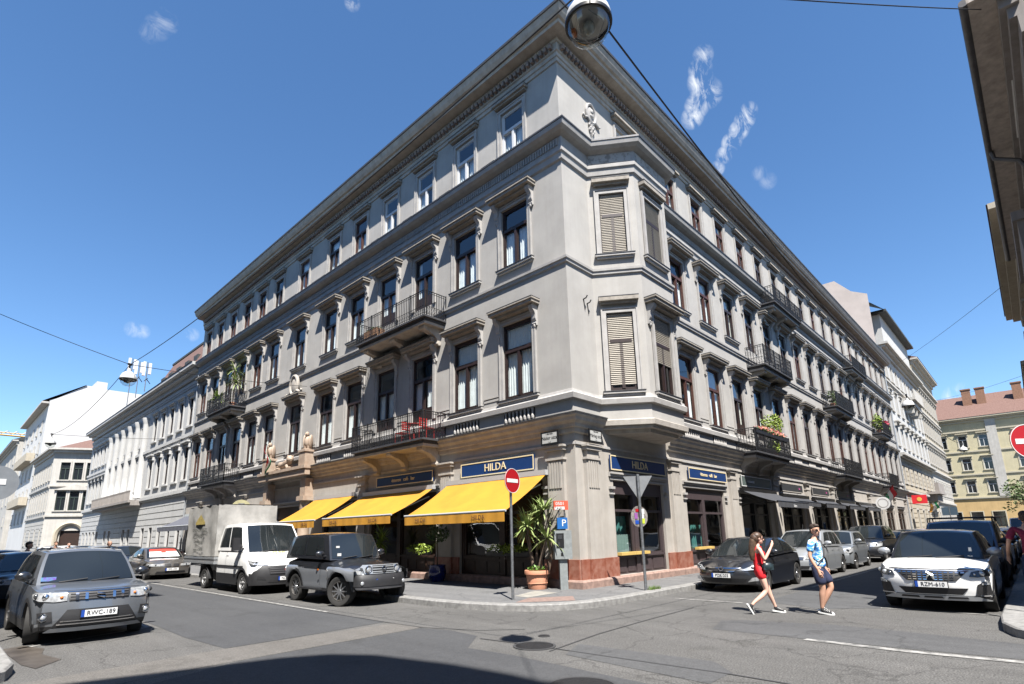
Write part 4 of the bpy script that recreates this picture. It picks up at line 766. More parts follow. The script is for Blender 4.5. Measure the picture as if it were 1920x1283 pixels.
class Car:
    def __init__(c, name, label, cat, loc, deg, L, W, top, gh, paintm, roofm=None, fo=.85, wb=2.6, r=.32, clear=.2, nose=.22, front=((0, .12), (.3, .02), (.55, 0), (.8, .10), (1.1, .3)), rear=((0, .1), (.4, 0), (.8, .03), (1.2, .1)), clad=0, taper=.86, drop=.07, style='multi', tyre=.21, group=None, plate=None, pz=.45, arch=.05, mirror=None, z0=0, side3=False, steer=0, gw=(.93, .74), crown=.05, hr=True):
        c.L, c.W, c.top, c.front, c.rear, c.nose, c.fo, c.wb, c.r, c.clear, c.taper, c.drop, c.gh = L, W, sorted(top), front, rear, nose, fo, wb, r, clear, taper, drop, gh
        c.xw = (L / 2 - fo, L / 2 - fo - wb); c.ra = r + arch; c.root = thing(name, label, cat, (*loc, z0), math.radians(deg), group); c.gw = gw; c.crown = crown; c.pm = paintm; roofm = roofm or paintm
        # lower body
        g = MB(); xs = sorted({round(-L / 2 + L * i / 40, 4) for i in range(41)} | {round(x + c.ra * math.cos(PI * k / 14), 4) for x in c.xw for k in range(15)} | {round(x + e * c.ra * 1.001, 4) for x in c.xw for e in (-1, 1)})
        NC, NB = 9, 10; rows = []
        for x in xs:
            a = (x + L / 2) / L; row = [c.pos(a, 1, k / NC) for k in range(NC + 1)] + [c.pos(a, 1 - 2 * k / NB, 1) for k in range(1, NB)] + [c.pos(a, -1, 1 - k / NC) for k in range(NC + 1)]; rows.append(row)
        n = len(rows[0]); vs = [v for r_ in rows for v in r_]; k0 = len(g.v); fs = []; mi = []
        for i in range(len(rows) - 1):
            for j in range(n):
                f = (i * n + j, i * n + (j + 1) % n, (i + 1) * n + (j + 1) % n, (i + 1) * n + j); zc = sum(vs[q][2] for q in f) / 4
                fs.append(f); mi.append(1 if (j == n - 1 or zc < clad) else 0)
        g.add(vs, fs); g.m = mi
        for a in (0, 1):
            k0 = len(g.v); vs = [c.pos(a, 1 - 2 * i / 12, k / NC) for i in range(13) for k in range(NC + 1)]; fs = []; m2 = []
            for i in range(12):
                for k in range(NC): f = (i * (NC + 1) + k, i * (NC + 1) + k + 1, (i + 1) * (NC + 1) + k + 1, (i + 1) * (NC + 1) + k); fs.append(f); m2.append(1 if sum(vs[q][2] for q in f) / 4 < clad else 0)
            g.add(vs, fs); g.m[-len(fs):] = m2
        c.body = g.build('body', [paintm, M_PLAS], c.root, smooth=True, ang=38)
        # cabin
        if gh:
            g = MB(); NA, NC2, NB2 = 14, 6, 10; vs = []; fs = []
            rows = [[c.gpos(i / NA, 1, k / NC2) for k in range(NC2 + 1)] + [c.gpos(i / NA, 1 - 2 * k / NB2, 1) for k in range(1, NB2)] + [c.gpos(i / NA, -1, 1 - k / NC2) for k in range(NC2 + 1)] for i in range(NA + 1)]; n = len(rows[0])
            g.add([v for r_ in rows for v in r_], [(i * n + j, i * n + j + 1, (i + 1) * n + j + 1, (i + 1) * n + j) for i in range(NA) for j in range(n - 1)])
            for a in (0, 1):
                k0 = [c.gpos(a, 1 - 2 * i / 10, k / NC2) for i in range(11) for k in range(NC2 + 1)]; g.add(k0, [(i * (NC2 + 1) + k, i * (NC2 + 1) + k + 1, (i + 1) * (NC2 + 1) + k + 1, (i + 1) * (NC2 + 1) + k) for i in range(10) for k in range(NC2)])
            g.build('roof', roofm, c.root, smooth=True, ang=38)
            c.glass('windscreen', 1, -.93, .93, .05, .94); c.glass('rear_window', 0, -.85, .85, .15, .9)
            spans = [(.10, .36), (.385, .62), (.645, .90)] if side3 else [(.12, .47), (.50, .90)]
            for b in (1, -1):
                for a0, a1 in spans: c.side_glass(b, a0, a1)
        for b in (1, -1):
            for i, x in enumerate(c.xw):
                T, R = wheel_mesh(r, tyre, style); o = place('wheel', T, c.root, (x, b * (W / 2 - tyre / 2 - .015), r), (0 if b > 0 else PI) + (math.radians(steer) if i == 0 else 0)); place('rim', R, o)
            if clad:                                            # wheel arch trim
                for x in c.xw:
                    g = MB(); vs = []; m = 14
                    for k in range(m + 1):
                        t = PI * k / m
                        for rr in (c.ra - .01, c.ra + .06): 
                            px, pz_ = x + rr * math.cos(t), max(clear + .02, r + rr * math.sin(t)); vs.append((px, b * (c.hw(px) * c.side(pz_, c.ztop(px)) + .016), pz_))
                    g.add(vs, [(2 * k, 2 * k + 1, 2 * k + 3, 2 * k + 2) for k in range(m)]); g.build('arch_trim', M_PLAS, c.root, fix=False)
            if gh:
                mm = mirror or paintm; x, y, z = c.gpos(.93, b, .12); g = MB(); g.blob((x - .02, b * (abs(y) + .16), z + .07), .07, .13, .085, 10, 7); g.build('wing_mirror', mm, c.root, smooth=True)
                g = MB(); g.box(x - .03, x + .02, min(b * (abs(y) - .03), b * (abs(y) + .1)), max(b * (abs(y) - .03), b * (abs(y) + .1)), z + .0, z + .03); g.build('mirror_arm', M_PLAS, c.root)
        if gh and hr:
            for b in (1, -1):
                for a in ((.47,) if not side3 else (.37, .63)):
                    x = c.gpos(a, b, .05)[0]; z = c.ztop(x) - .14; g = MB(); c.sidequad(g, b, x - .02 - .1, x + .08, z, z + .028, .028); g.build('door_handle', paintm, c.root)
                    g = MB(); c.sidequad(g, b, x - .125, x - .115, c.clear + .12, c.ztop(x) - .02, .004); g.build('door_gap', M_PLT, c.root, fix=False)
                x = c.gpos(.92, b, .05)[0] - .06; g = MB(); c.sidequad(g, b, x, x + .01, c.clear + .14, c.ztop(x) - .05, .004); g.build('door_gap', M_PLT, c.root, fix=False)
        if plate: c.plate(plate, pz)
    def ztop(c, x): return smo(c.top, x)
    def hw(c, x):
        a = (x + c.L / 2) / c.L; return c.W / 2 * (1 - (1 - c.taper) * sst(.80, 1, a) ** 1.5 - (1 - c.taper) * .8 * (1 - sst(0, .14, a)) ** 1.5)
    def side(c, z, zt): t = z / max(.1, zt); return 1 - .035 * (1 - sst(.15, .5, t)) - .05 * sst(.75, 1.05, t)
    def zbot(c, x):
        z = c.clear + .06 * sst(c.L / 2 - .5, c.L / 2, x)
        for w in c.xw:
            if abs(x - w) <= c.ra + .002: z = max(z, c.r + math.sqrt(max(0, c.ra ** 2 - (x - w) ** 2)))
        return z
    def pos(c, a, b, k):
        x = (a - .5) * c.L; zb = c.zbot(x); zt = c.ztop(x) - c.drop * abs(b) ** 3; z = zb + k * (zt - zb); s = sst(.84, 1, a); s2 = 1 - sst(0, .14, a)
        X = x - (smo(c.front, z, .05) + c.nose * abs(b) ** 2.6) * s + (smo(c.rear, z, .05) + .12 * abs(b) ** 2.6) * s2
        return (X, b * c.hw(x) * c.side(z, zt), z)
    def fx(c, y, z, eps):
        """point on the front face at lateral y (wraps round the corner past the half width) and height z"""
        h = c.hw(c.L / 2) * c.side(z, c.ztop(c.L / 2)); b = y / h; X = c.L / 2 - smo(c.front, z, .05)
        if abs(b) <= 1: return (X - c.nose * abs(b) ** 2.6 + eps, y + math.copysign(eps * .6 * abs(b) ** 3, y), z)
        d = (abs(b) - 1) * h; x = X - c.nose - d * 1.0; a = (x + c.L / 2) / c.L
        hh = c.hw(min(c.L / 2, x + .02)) * c.side(z, c.ztop(x)); return (x + eps * .3, math.copysign(hh + eps, y), z)
    def gpos(c, a, b, k):
        cow, rf, rr, rb, zr = c.gh; x0 = rb + (rr - rb) * k; x1 = cow + (rf - cow) * k; x = x0 + (x1 - x0) * a
        zb = c.ztop(rb + (cow - rb) * a) - .03; xr = rr + (rf - rr) * a; zt = zr - .05 * (2 * a - 1) ** 2 - .03 * (1 - a); z = zb + (zt - zb) * k - c.crown * b * b * sst(.6, 1, k)
        w = c.W / 2 * (c.gw[0] + (c.gw[1] - c.gw[0]) * k ** 1.25); w *= 1 - .06 * sst(.8, 1, a) - .06 * (1 - sst(0, .2, a))
        x -= .12 * b * b * sst(.7, 1, a) * (1 - .3 * k); x += .08 * b * b * (1 - sst(0, .3, a))
        return (x, b * w, z)
    def glass(c, name, a, b0, b1, k0, k1):
        g = MB(); n, m = 10, 5; e = .007 if a else -.007
        vs = [tuple(p + q for p, q in zip(c.gpos(a, b0 + (b1 - b0) * i / n, k0 + (k1 - k0) * k / m), (e, 0, .007))) for i in range(n + 1) for k in range(m + 1)]
        g.add(vs, [(i * (m + 1) + k, i * (m + 1) + k + 1, (i + 1) * (m + 1) + k + 1, (i + 1) * (m + 1) + k) for i in range(n) for k in range(m)]); o = g.build(name, M_CARG, c.root, smooth=True)
        if name == 'windscreen':
            c.ws = o; g = MB()
            for y0, y1 in ((-.6, -.05), (.02, .62)): p = [c.gpos(1, y0 + (y1 - y0) * t, .03 + .07 * t) for t in (0, .33, .66, 1)]; g.tube([(x + .025, y, z + .02) for x, y, z in p], .011, 4)
            for q in range(2): pass
            g.build('wiper', M_PLT, c.root)
    def side_glass(c, b, a0, a1):
        g = MB(); n, m = 6, 4; vs = [(lambda p: (p[0], p[1] + b * .007, p[2] + .002))(c.gpos(a0 + (a1 - a0) * i / n, b, .13 + .74 * k / m)) for i in range(n + 1) for k in range(m + 1)]
        g.add(vs, [(i * (m + 1) + k, i * (m + 1) + k + 1, (i + 1) * (m + 1) + k + 1, (i + 1) * (m + 1) + k) for i in range(n) for k in range(m)]); g.build('side_window', M_CARG, c.root, smooth=True)
    def sidequad(c, g, b, x0, x1, z0, z1, e, n=4):
        vs = []
        for i in range(n + 1):
            x = x0 + (x1 - x0) * i / n
            for k in range(n + 1): z = z0 + (z1 - z0) * k / n; vs.append((x, b * (c.hw(x) * c.side(z, c.ztop(x)) + e), z))
        g.add(vs, [(i * (n + 1) + k, i * (n + 1) + k + 1, (i + 1) * (n + 1) + k + 1, (i + 1) * (n + 1) + k) for i in range(n) for k in range(n)])
    def patch(c, name, poly, m, eps=.012, parent=None, thick=.03, mirror=False, cuts=.07):
        """a shape drawn in (lateral, height) laid over the curved nose, with thickness"""
        out = []
        for sg in ((1, -1) if mirror else (1,)):
            bm = bmesh.new(); bm.faces.new([bm.verts.new((y * sg, z, 0)) for y, z in poly])
            ys = [y * sg for y, _ in poly]; zs = [z for _, z in poly]
            for lo, hi, no in ((min(ys), max(ys), (1, 0, 0)), (min(zs), max(zs), (0, 1, 0))):
                k = 1
                while lo + k * cuts < hi: bmesh.ops.bisect_plane(bm, geom=bm.verts[:] + bm.edges[:] + bm.faces[:], plane_co=tuple(v * (lo + k * cuts) for v in no), plane_no=no); k += 1
            base = [(v.co.x, v.co.y) for v in bm.verts]; bm.verts.index_update(); fs = [tuple(v.index for v in f.verts) for f in bm.faces]; be = [(e.verts[0].index, e.verts[1].index) for e in bm.edges if e.is_boundary]; bm.free()
            g = MB(); n = len(base); g.add([c.fx(y, z, eps) for y, z in base] + [c.fx(y, z, eps - thick) for y, z in base], fs + [(i, j, j + n, i + n) for i, j in be]); out.append(g.build(name, m, parent or c.root, smooth=True, ang=50))
        return out if mirror else out[0]
    def lens(c, y, z, r, m, name='lens', parent=None, eps=.02):
        g = MB(); x, yy, zz = c.fx(y, z, eps); g.blob((x - .01, yy, zz), .03, r, r, 12, 8); return g.build(name, m, parent or c.root, smooth=True)
    def ring(c, y, z, r, t, m, name, eps=.02, parent=None):
        g = MB(); x, yy, zz = c.fx(y, z, eps); g.tube([(x, yy + r * math.cos(2 * PI * k / 20), zz + r * math.sin(2 * PI * k / 20)) for k in range(21)], t, 6, cap=False); return g.build(name, m, parent or c.root, smooth=True)
    def plate(c, txt, z, y=0):
        x = max(c.fx(y + d, z + e, .0)[0] for d in (-.2, 0, .2) for e in (-.05, .05)) + .03; g = MB(); g.box(x - .03, x, y - .26, y + .26, z - .056, z + .056); g.mi = 1; g.box(x - .02, x + .0025, y - .2605, y - .213, z - .0565, z + .0565); g.mi = 2; g.box(x - .04, x - .003, y - .272, y + .272, z - .068, z + .068)
        o = g.build('number_plate', [M_PLW, M_PLB, M_PLT], c.root, fix=False)
        t = text_mb(txt, .105, .002, space=1.05, font_scale=.92); t.map(lambda a, b, d: (x + .003 - b, y + .025 + a * 1.0, z + d)); t.build('plate_lettering', M_PLT, o, fix=False)
PW_W = paint('white', (.72, .72, .71)); PW_BLK = paint('black', (.012, .013, .016)); PW_GREY = paint('grey_metallic', (.125, .135, .15), .35, .3); PW_DGREY = paint('dark_grey_metallic', (.05, .052, .055), .7, .3)
PW_SIL = paint('silver_metallic', (.33, .345, .36), .4, .32); PW_BEI = paint('beige_metallic', (.22, .20, .16), .6, .35); PW_BLUE = paint('blue', (.02, .06, .25), .4, .25); PW_LBL = paint('slate_blue', (.10, .15, .22), .6, .32); PW_BRZ = paint('warm_grey_metallic', (.11, .102, .092), .4, .3); PW_NAVY = paint('navy', (.015, .025, .05), .5, .25); PW_YEL = paint('taxi_yellow', (.7, .45, .01))
def rect(y0, y1, z0, z1): return [(y0, z0), (y1, z0), (y1, z1), (y0, z1)]
def bars(c, n, y0, y1, z0, z1, m, th=.012, par=None, eps=.022):
    for i in range(n): z = z0 + (z1 - z0) * i / max(1, n - 1); c.patch('grille_bar', rect(y0, y1, z - th, z + th), m, eps, par, .02)
# --- grey compact SUV, left foreground
c = Car('compact_suv', 'grey compact SUV parked at the left kerb in the foreground', 'car', (-10.80, 4.6), -89, 4.17, 1.775, [(-2.09, .95), (-1.7, 1.02), (-.9, 1.03), (.6, 1.0), (1.0, .99), (1.85, .90), (2.09, .84)], (1.08, .42, -1.45, -2.0, 1.61), PW_GREY, None, fo=.85, wb=2.5, r=.33, clear=.2, nose=.2, clad=.33, drop=.05, side3=True, plate='RWC-189', pz=.50, mirror=PW_BLK, steer=-10,
        front=((0, .14), (.25, .05), (.42, .0), (.62, .03), (.72, .05), (.85, .08), (.95, .22)))
gr = c.patch('grille', [(-.43, .72), (.43, .72), (.46, .86), (-.46, .86)], M_PLAS); bars(c, 3, -.42, .42, .745, .835, M_SLAB, .008, gr)
for y in (-.33, -.2, .2, .33): c.patch('grille_slot', rect(y - .022, y + .022, .735, .845), M_CHR, .03, gr)
g = MB(); x, y, z = c.fx(0, .79, .035); g.tube([(x, -.06, .83), (x, .05, .80), (x, -.05, .78), (x, .06, .75)], .018, 5); g.build('badge', M_CHR, gr)
for o, sg in zip(c.patch('headlight', [(.46, .725), (.62, .71), (1.0, .76), (1.06, .83), (.9, .865), (.46, .86)], M_LAMP, .014, mirror=True), (1, -1)): c.lens(sg * .72, .79, .055, M_CHR, parent=o); c.lens(sg * .86, .805, .045, M_LHOUS, parent=o); c.lens(sg * .53, .78, .026, M_AMB, 'indicator', o)
c.patch('chrome_strip', rect(-.46, .46, .862, .874), M_CHR, .02)
lo = c.patch('bumper_intake', [(-.62, .30), (.62, .30), (.44, .58), (-.44, .58)], M_PLAS, .012); c.patch('chrome_strip', rect(-.56, .56, .335, .35), M_CHR, .022, lo); c.patch('chrome_strip', rect(-.52, .52, .385, .396), M_CHR, .022, lo)
for o, sg in zip(c.patch('fog_lamp', [(.62, .40), (.80, .38), (.84, .54), (.64, .56)], M_PLAS, .012, mirror=True), (1, -1)): c.ring(sg * .73, .47, .055, .012, M_CHR, 'lamp_ring', .025, o); c.lens(sg * .73, .47, .045, M_LAMP, parent=o)
c.patch('skid_plate', [(-.7, .22), (.7, .22), (.62, .285), (-.62, .285)], PW_GREY, .014)
x, y, z = c.gpos(1, -.78, .1); g = MB(); g.box(x + .0, x + .012, y - .12, y + .1, z, z + .07); g.build('sticker', mat('holographic_sticker', (.25, .12, .6), .3, c2=(.1, .6, .6), nscale=12), c.root)
g = MB()
for b in (1, -1): p = [c.gpos(t, b * .88, 1) for t in (.1, .5, .93)]; g.tube([(q[0], q[1], q[2] + .04) for q in p], .016, 5)
g.build('roof_rail', M_PLAS, c.root)
PW_SLV2 = paint('steel_grey_metallic', (.17, .18, .195), .3, .32)
c.patch('bonnet_gap', rect(-.62, .62, .884, .89), M_PLT, .014)
# --- silver-sided three door off-roader by the awnings
c = Car('offroader', 'black and grey three door off-roader parked under the yellow awnings', 'car', (-4.82, 4.68), -90, 4.05, 1.78, [(-2.03, 1.14), (-1.2, 1.17), (.6, 1.15), (.75, 1.14), (1.5, 1.06), (1.82, 1.0), (2.03, .94)], (.80, .46, -1.75, -2.0, 1.85), PW_BLK, PW_BLK, fo=.72, wb=2.33, r=.365, clear=.34, nose=.14, clad=.42, drop=.13, taper=.72, style='multi', tyre=.25, plate='MLG-620', pz=.60, mirror=PW_BLK, arch=.10, steer=24, gw=(.92, .8),
        front=((0, .05), (.45, -.06), (.7, -.05), (.76, .02), (1.0, .05), (1.1, .1)))
M_TWO = PW_SLV2; c.body.data.materials.append(M_TWO)
for p in c.body.data.polygons:
    zc = p.center.z; x = p.center.x
    if p.material_index == 0 and zc < .90 + .05 * (x < -.9) and abs(p.normal.z) < .75: p.material_index = 2
for b in (1, -1):                                               # swelling front and rear wings
    for x0, x1 in ((.60, 1.93), (-1.95, -.75)):
        g = MB(); vs = []; n = 12
        for i in range(n + 1):
            x = x0 + (x1 - x0) * i / n; e = math.sin(PI * i / n) ** .5; yy = c.hw(min(x, 1.45)) * .93
            w_ = c.xw[0] if x > 0 else c.xw[1]; zz = max(.62 if x > 0 else .6, c.r + math.sqrt(max(0, (c.ra + .01) ** 2 - (x - w_) ** 2)) if abs(x - w_) < c.ra + .01 else .6)
            top = .98 - .10 * sst(1.2, 1.95, x)
            vs += [(x, b * (yy - .1), top), (x, b * (yy + .05 * e), top - .03), (x, b * (yy + .10 * e), top - .10), (x, b * (yy + .11 * e), min(top - .13, zz + .03)), (x, b * (yy + .08 * e), min(top - .14, zz))]
        g.add(vs, [(i * 5 + j, i * 5 + j + 1, (i + 1) * 5 + j + 1, (i + 1) * 5 + j) for i in range(n) for j in range(4)]); g.build('wing', PW_SLV2, c.root, smooth=True, ang=60)
gp = c.patch('grille_surround', [(-.5, .78), (.5, .78), (.54, .93), (.48, 1.0), (-.48, 1.0), (-.54, .93)], PW_SIL, .03, thick=.1); c.patch('grille', rect(-.31, .31, .80, .98), M_PLT, .036, gp); bars(c, 3, -.31, .31, .83, .95, PW_SIL, .012, gp, .05); c.ring(0, .89, .06, .014, M_CHR, 'badge', .06, gp)
for sg in (1, -1): o = c.ring(sg * .41, .885, .085, .016, M_CHR, 'headlight', .05); c.lens(sg * .41, .885, .08, M_LAMP, parent=o, eps=.04)
c.patch('indicator', [(.55, .77), (.92, .80), (.92, .87), (.58, .86)], M_LAMP, .02, mirror=True)
c.patch('front_bumper', [(-.86, .48), (.86, .48), (.90, .72), (.84, .76), (-.84, .76), (-.90, .72)], M_PLAS, .05, thick=.12); c.patch('bumper_lip', [(-.7, .42), (.7, .42), (.76, .49), (-.76, .49)], M_SLAB, .04, thick=.08)
for sg in (1, -1): c.lens(sg * .58, .56, .05, M_LAMP, 'fog_lamp', eps=.06)
g = MB(); g.box(-.55, .55, -.98, -.84, .36, .41); g.box(-.55, .55, .84, .98, .36, .41); g.build('running_board', M_PLAS, c.root)
x, y, z = c.gpos(1, -.7, .1); g = MB(); g.box(x + .0, x + .014, y - .05, y + .06, z + .03, z + .1); g.box(x - .10, x - .09, y - .04, y + .06, z + .24, z + .29); g.build('sticker', M_WHT, c.root)
g = MB(); g.box(.45, .5, .985, 1.0, .86, .9); g.box(.45, .5, -1.0, -.985, .86, .9); g.build('side_indicator', M_AMB, c.root)
# --- white double cab pickup with a grey tarpaulin
c = Car('pickup_truck', 'white double cab truck with a grey tarpaulin box parked behind the off-roader', 'truck', (-4.92, 9.74), -90, 3.6, 2.05, [(-1.8, 1.35), (-.4, 1.35), (.5, 1.34), (.75, 1.32), (1.35, 1.18), (1.7, 1.02), (1.8, .95)], (1.02, .35, -1.6, -1.78, 2.26), PW_W, PW_W, fo=.95, wb=3.45, r=.345, clear=.26, nose=.22, clad=.62, drop=.06, taper=.84, style='steel', tyre=.23, plate='NLK-827', pz=.47, gw=(.97, .84), arch=.07, crown=.04,
        front=((0, .1), (.3, .0), (.6, .0), (.8, .04), (1.0, .14), (1.15, .3)), mirror=M_PLAS, hr=True)
c.patch('front_bumper', [(-.95, .28), (.95, .28), (.98, .62), (.70, .86), (-.70, .86), (-.98, .62)], M_PLAS, .014); gr = c.patch('grille', [(-.5, .60), (.5, .60), (.55, .80), (-.55, .80)], M_PLT, .025); bars(c, 3, -.5, .5, .64, .77, M_SLAB, .012, gr, .034); c.lens(0, .72, .07, mat('red_badge', (.35, .03, .03), .3, metal=.3), 'badge', gr, .04)
for o, sg in zip(c.patch('headlight', [(.54, .88), (.78, .88), (.94, .95), (.96, 1.06), (.74, .98)], M_LAMP, .02, mirror=True), (1, -1)): c.lens(sg * .82, .96, .045, M_LHOUS, parent=o)
c.patch('bumper_intake', [(-.55, .36), (.55, .36), (.5, .42), (-.5, .42)], M_PLT, .022); c.patch('fog_lamp', [(.6, .44), (.84, .46), (.82, .56), (.66, .52)], M_PLT, .022, mirror=True)
t = text_mb('EZ-BAU KFT', .2, .002, space=1.0); t.map(lambda a, b, d: (1.33 - d * .78 + .0, .1 + a * .7, 1.25 + d * .42 - abs(a) * .02 - b)); t.build('bonnet_lettering', mat('olive_lettering', (.42, .42, .05), .5), c.root, fix=False)
for b in (1, -1): g = MB(); c.sidequad(g, b, -1.45, .95, .80, .86, .02, 10); g.build('rub_strip', M_PLAS, c.root)
M_TARP = mat('grey_tarpaulin', (.40, .39, .37), .75, c2=(.27, .265, .25), nscale=2.2, detail=10, bump=.6, bscale=3.5)
g = MB(); x0, x1, yy, z0, z1 = -4.75, -1.62, 1.05, 1.12, 2.92; n = 16
def tarp(u, v, sgn): return (x0 + (x1 - x0) * u, sgn * (yy + .018 * math.sin(u * 21 + v * 3) + .014 * math.sin(v * 9 + u * 4)), z0 + (z1 - z0) * v)
for sgn in (1, -1):
    vs = [tarp(i / n, k / n, sgn) for i in range(n + 1) for k in range(n + 1)]; g.add(vs, [(i * (n + 1) + k, i * (n + 1) + k + 1, (i + 1) * (n + 1) + k + 1, (i + 1) * (n + 1) + k) for i in range(n) for k in range(n)])
for x in (x0, x1):
    vs = [(x + (.02 * math.sin(i * 1.7 + k) if 0 < i < n else 0), -yy + 2 * yy * i / n, z0 + (z1 - z0) * k / n) for i in range(n + 1) for k in range(n + 1)]; g.add(vs, [(i * (n + 1) + k, i * (n + 1) + k + 1, (i + 1) * (n + 1) + k + 1, (i + 1) * (n + 1) + k) for i in range(n) for k in range(n)])
vs = [(x0 + (x1 - x0) * i / n, -yy + 2 * yy * k / n, z1 + .03 * math.sin(PI * k / n)) for i in range(n + 1) for k in range(n + 1)]; g.add(vs, [(i * (n + 1) + k, i * (n + 1) + k + 1, (i + 1) * (n + 1) + k + 1, (i + 1) * (n + 1) + k) for i in range(n) for k in range(n)])
tp = g.build('tarpaulin', M_TARP, c.root, smooth=True, fix=False)
g = MB(); fx_ = lambda x, z: (x, -1.10, z)
g.add([fx_(-3.75, 2.25), fx_(-2.75, 2.25), fx_(-2.75, 2.33), fx_(-3.25, 2.62), fx_(-3.75, 2.33)], [(0, 1, 2, 3, 4)]); g.build('tarpaulin_emblem', mat('ochre_print', (.40, .31, .09), .8, noise=.3, nscale=12), tp, fix=False)
for k, (tx, sz) in enumerate((('GENERÁLKIVITELEZÉS', .13), ('EZ-BAU KFT.', .17), ('+36 30 000 000', .14), ('www.ez-bau.hu', .13))):
    t = text_mb(tx if k != 2 else 'ÉPÍTŐIPAR', sz, .001); t.map(lambda a, b, d: (-3.25 + a * 1.25, -1.10 + b, 2.04 - k * .23 + d * 1.3)); t.build('tarpaulin_lettering', mat('dark_print', (.06, .065, .055), .8), tp, fix=False)
g = MB(); g.box(-4.8, -1.6, -1.06, 1.06, .86, 1.1); g.mi = 1; g.box(-4.82, -1.58, -1.075, 1.075, 1.02, 1.09); g.box(-4.82, -1.58, -1.075, 1.075, .86, .92); g.build('drop_side', [mat('aluminium_side', (.45, .46, .47), .45, metal=.6, noise=.1), PW_SIL], c.root)
g = MB(); g.box(-4.8, -1.2, -.45, -.3, .55, .85); g.box(-4.8, -1.2, .3, .45, .55, .85); g.box(-2.7, -1.9, -.8, .8, .5, .84); g.build('chassis', M_PLT, c.root)
for b in (1, -1):
    g = MB(); pr = [(c.xw[1] + .47 * math.cos(PI * k / 10), .36 + .47 * math.sin(PI * k / 10)) for k in range(11)]; vs = [(x, y, z) for x, z in pr for y in (b * .72, b * 1.03)]; g.add(vs, [(2 * k, 2 * k + 1, 2 * k + 3, 2 * k + 2) for k in range(10)]); g.build('mudguard', M_PLAS, c.root, smooth=True, fix=False)
for b in (1, -1): g = MB(); x, y, z = c.gpos(.9, b, .1); g.box(x - .04, x + .1, min(b * 1.08, b * 1.3), max(b * 1.08, b * 1.3), z - .05, z + .36); g.build('wing_mirror', M_PLAS, c.root)
# --- white crossover with a black roof, right foreground
c = Car('crossover', 'white crossover with a black roof parked at the right kerb', 'car', (3.28, -7.86), 180, 4.45, 1.86, [(-2.22, 1.0), (-1.7, 1.08), (-.8, 1.07), (.6, 1.04), (.95, 1.02), (1.8, .93), (2.22, .86)], (1.08, .35, -1.5, -2.1, 1.62), PW_W, PW_BLK, fo=.92, wb=2.68, r=.35, clear=.22, nose=.24, clad=.34, drop=.05, side3=True, plate='RZM-610', pz=.545, mirror=PW_SIL, taper=.9,
        front=((0, .14), (.3, .06), (.45, .02), (.6, .0), (.74, .03), (.86, .10), (.95, .25)))
gr = c.patch('grille', [(-.40, .615), (.40, .615), (.58, .80), (-.58, .80)], M_PLT, .014)
for r_ in range(4):
    for k in range(-6, 7):
        z = .64 + r_ * .045
        if abs(k) * .085 < .36 + r_ * .055 and k != 0: c.patch('grille_stud', rect(k * .085 - .028, k * .085 + .028, z - .008, z + .008), M_CHR, .022, gr, .012, cuts=.3)
c.patch('chrome_strip', rect(-.6, .6, .802, .816), M_CHR, .02)
g = MB(); x, y, z = c.fx(0, .71, .045); g.tube([(x, -.05, .79), (x, .04, .72), (x, .06, .64)], [.02, .028, .014], 5); g.tube([(x, .05, .77), (x, -.04, .70), (x, -.06, .65)], [.016, .022, .014], 5); g.build('badge', M_CHR, gr)
for o, sg in zip(c.patch('headlight', [(.60, .70), (.72, .69), (.90, .72), (.96, .70), (1.04, .78), (1.10, .90), (.95, .86), (.64, .79)], M_LHOUS, .016, mirror=True), (1, -1)): c.lens(sg * .78, .755, .05, M_LAMP, parent=o); c.lens(sg * .93, .79, .045, M_LAMP, parent=o); c.lens(sg * .68, .745, .025, M_CHR, parent=o)
c.patch('bumper_intake', [(-.46, .36), (.46, .36), (.56, .48), (-.56, .48)], M_PLT, .014)
for o in c.patch('air_vent', [(.66, .36), (.93, .36), (.93, .58), (.82, .62), (.70, .55)], M_PLAS, .016, mirror=True): pass
for o in c.patch('fog_lamp', [(.76, .55), (.92, .56), (.90, .60), (.84, .625), (.77, .58)], M_LAMP, .026, mirror=True): pass
c.patch('skid_plate', [(-.86, .245), (.86, .245), (.66, .335), (-.66, .335)], PW_SIL, .022)
for y in (-.38, 0, .38): c.patch('skid_slot', [(y - .16, .28), (y + .16, .28), (y + .14, .315), (y - .14, .315)], M_PLT, .03)
c.patch('chrome_strip', [(.62, .335), (.98, .34), (.98, .355), (.64, .352)], M_CHR, .026, mirror=True)
x, y, z = c.gpos(1, .8, .08); g = MB(); g.box(x + .0, x + .012, y - .09, y - .01, z, z + .03); g.box(x - .03, x - .02, y - .06, y - .01, z + .12, z + .2); g.build('sticker', M_WHT, c.root)
c.patch('bonnet_gap', rect(-.7, .7, .838, .845), M_PLT, .014)
# --- black hatchback behind the walkers
c = Car('hatchback', 'black five door hatchback parked by the corner behind the woman in red', 'car', (4.52, -3.06), 180, 4.42, 1.81, [(-2.2, .98), (-1.8, 1.02), (-.9, 1.0), (.6, .96), (.95, .94), (1.7, .84), (2.0, .75), (2.2, .66)], (1.15, .15, -1.2, -2.05, 1.49), PW_BLK, None, fo=.93, wb=2.69, r=.33, clear=.17, nose=.34, clad=0, drop=.08, plate='PZK-203', pz=.46, taper=.86, style='five',
        front=((0, .2), (.25, .06), (.42, .0), (.58, .02), (.72, .10), (.85, .3)))
gr = c.patch('grille', [(-.34, .575), (.34, .575), (.44, .655), (-.44, .655)], M_PLT, .014); c.patch('chrome_bar', [(-.46, .645), (.46, .645), (.5, .668), (-.5, .668)], M_CHR, .026, gr); c.ring(0, .64, .055, .013, M_CHR, 'badge', .045, gr); c.patch('chrome_bar', [(-.36, .565), (.36, .565), (.36, .577), (-.36, .577)], M_CHR, .024, gr)
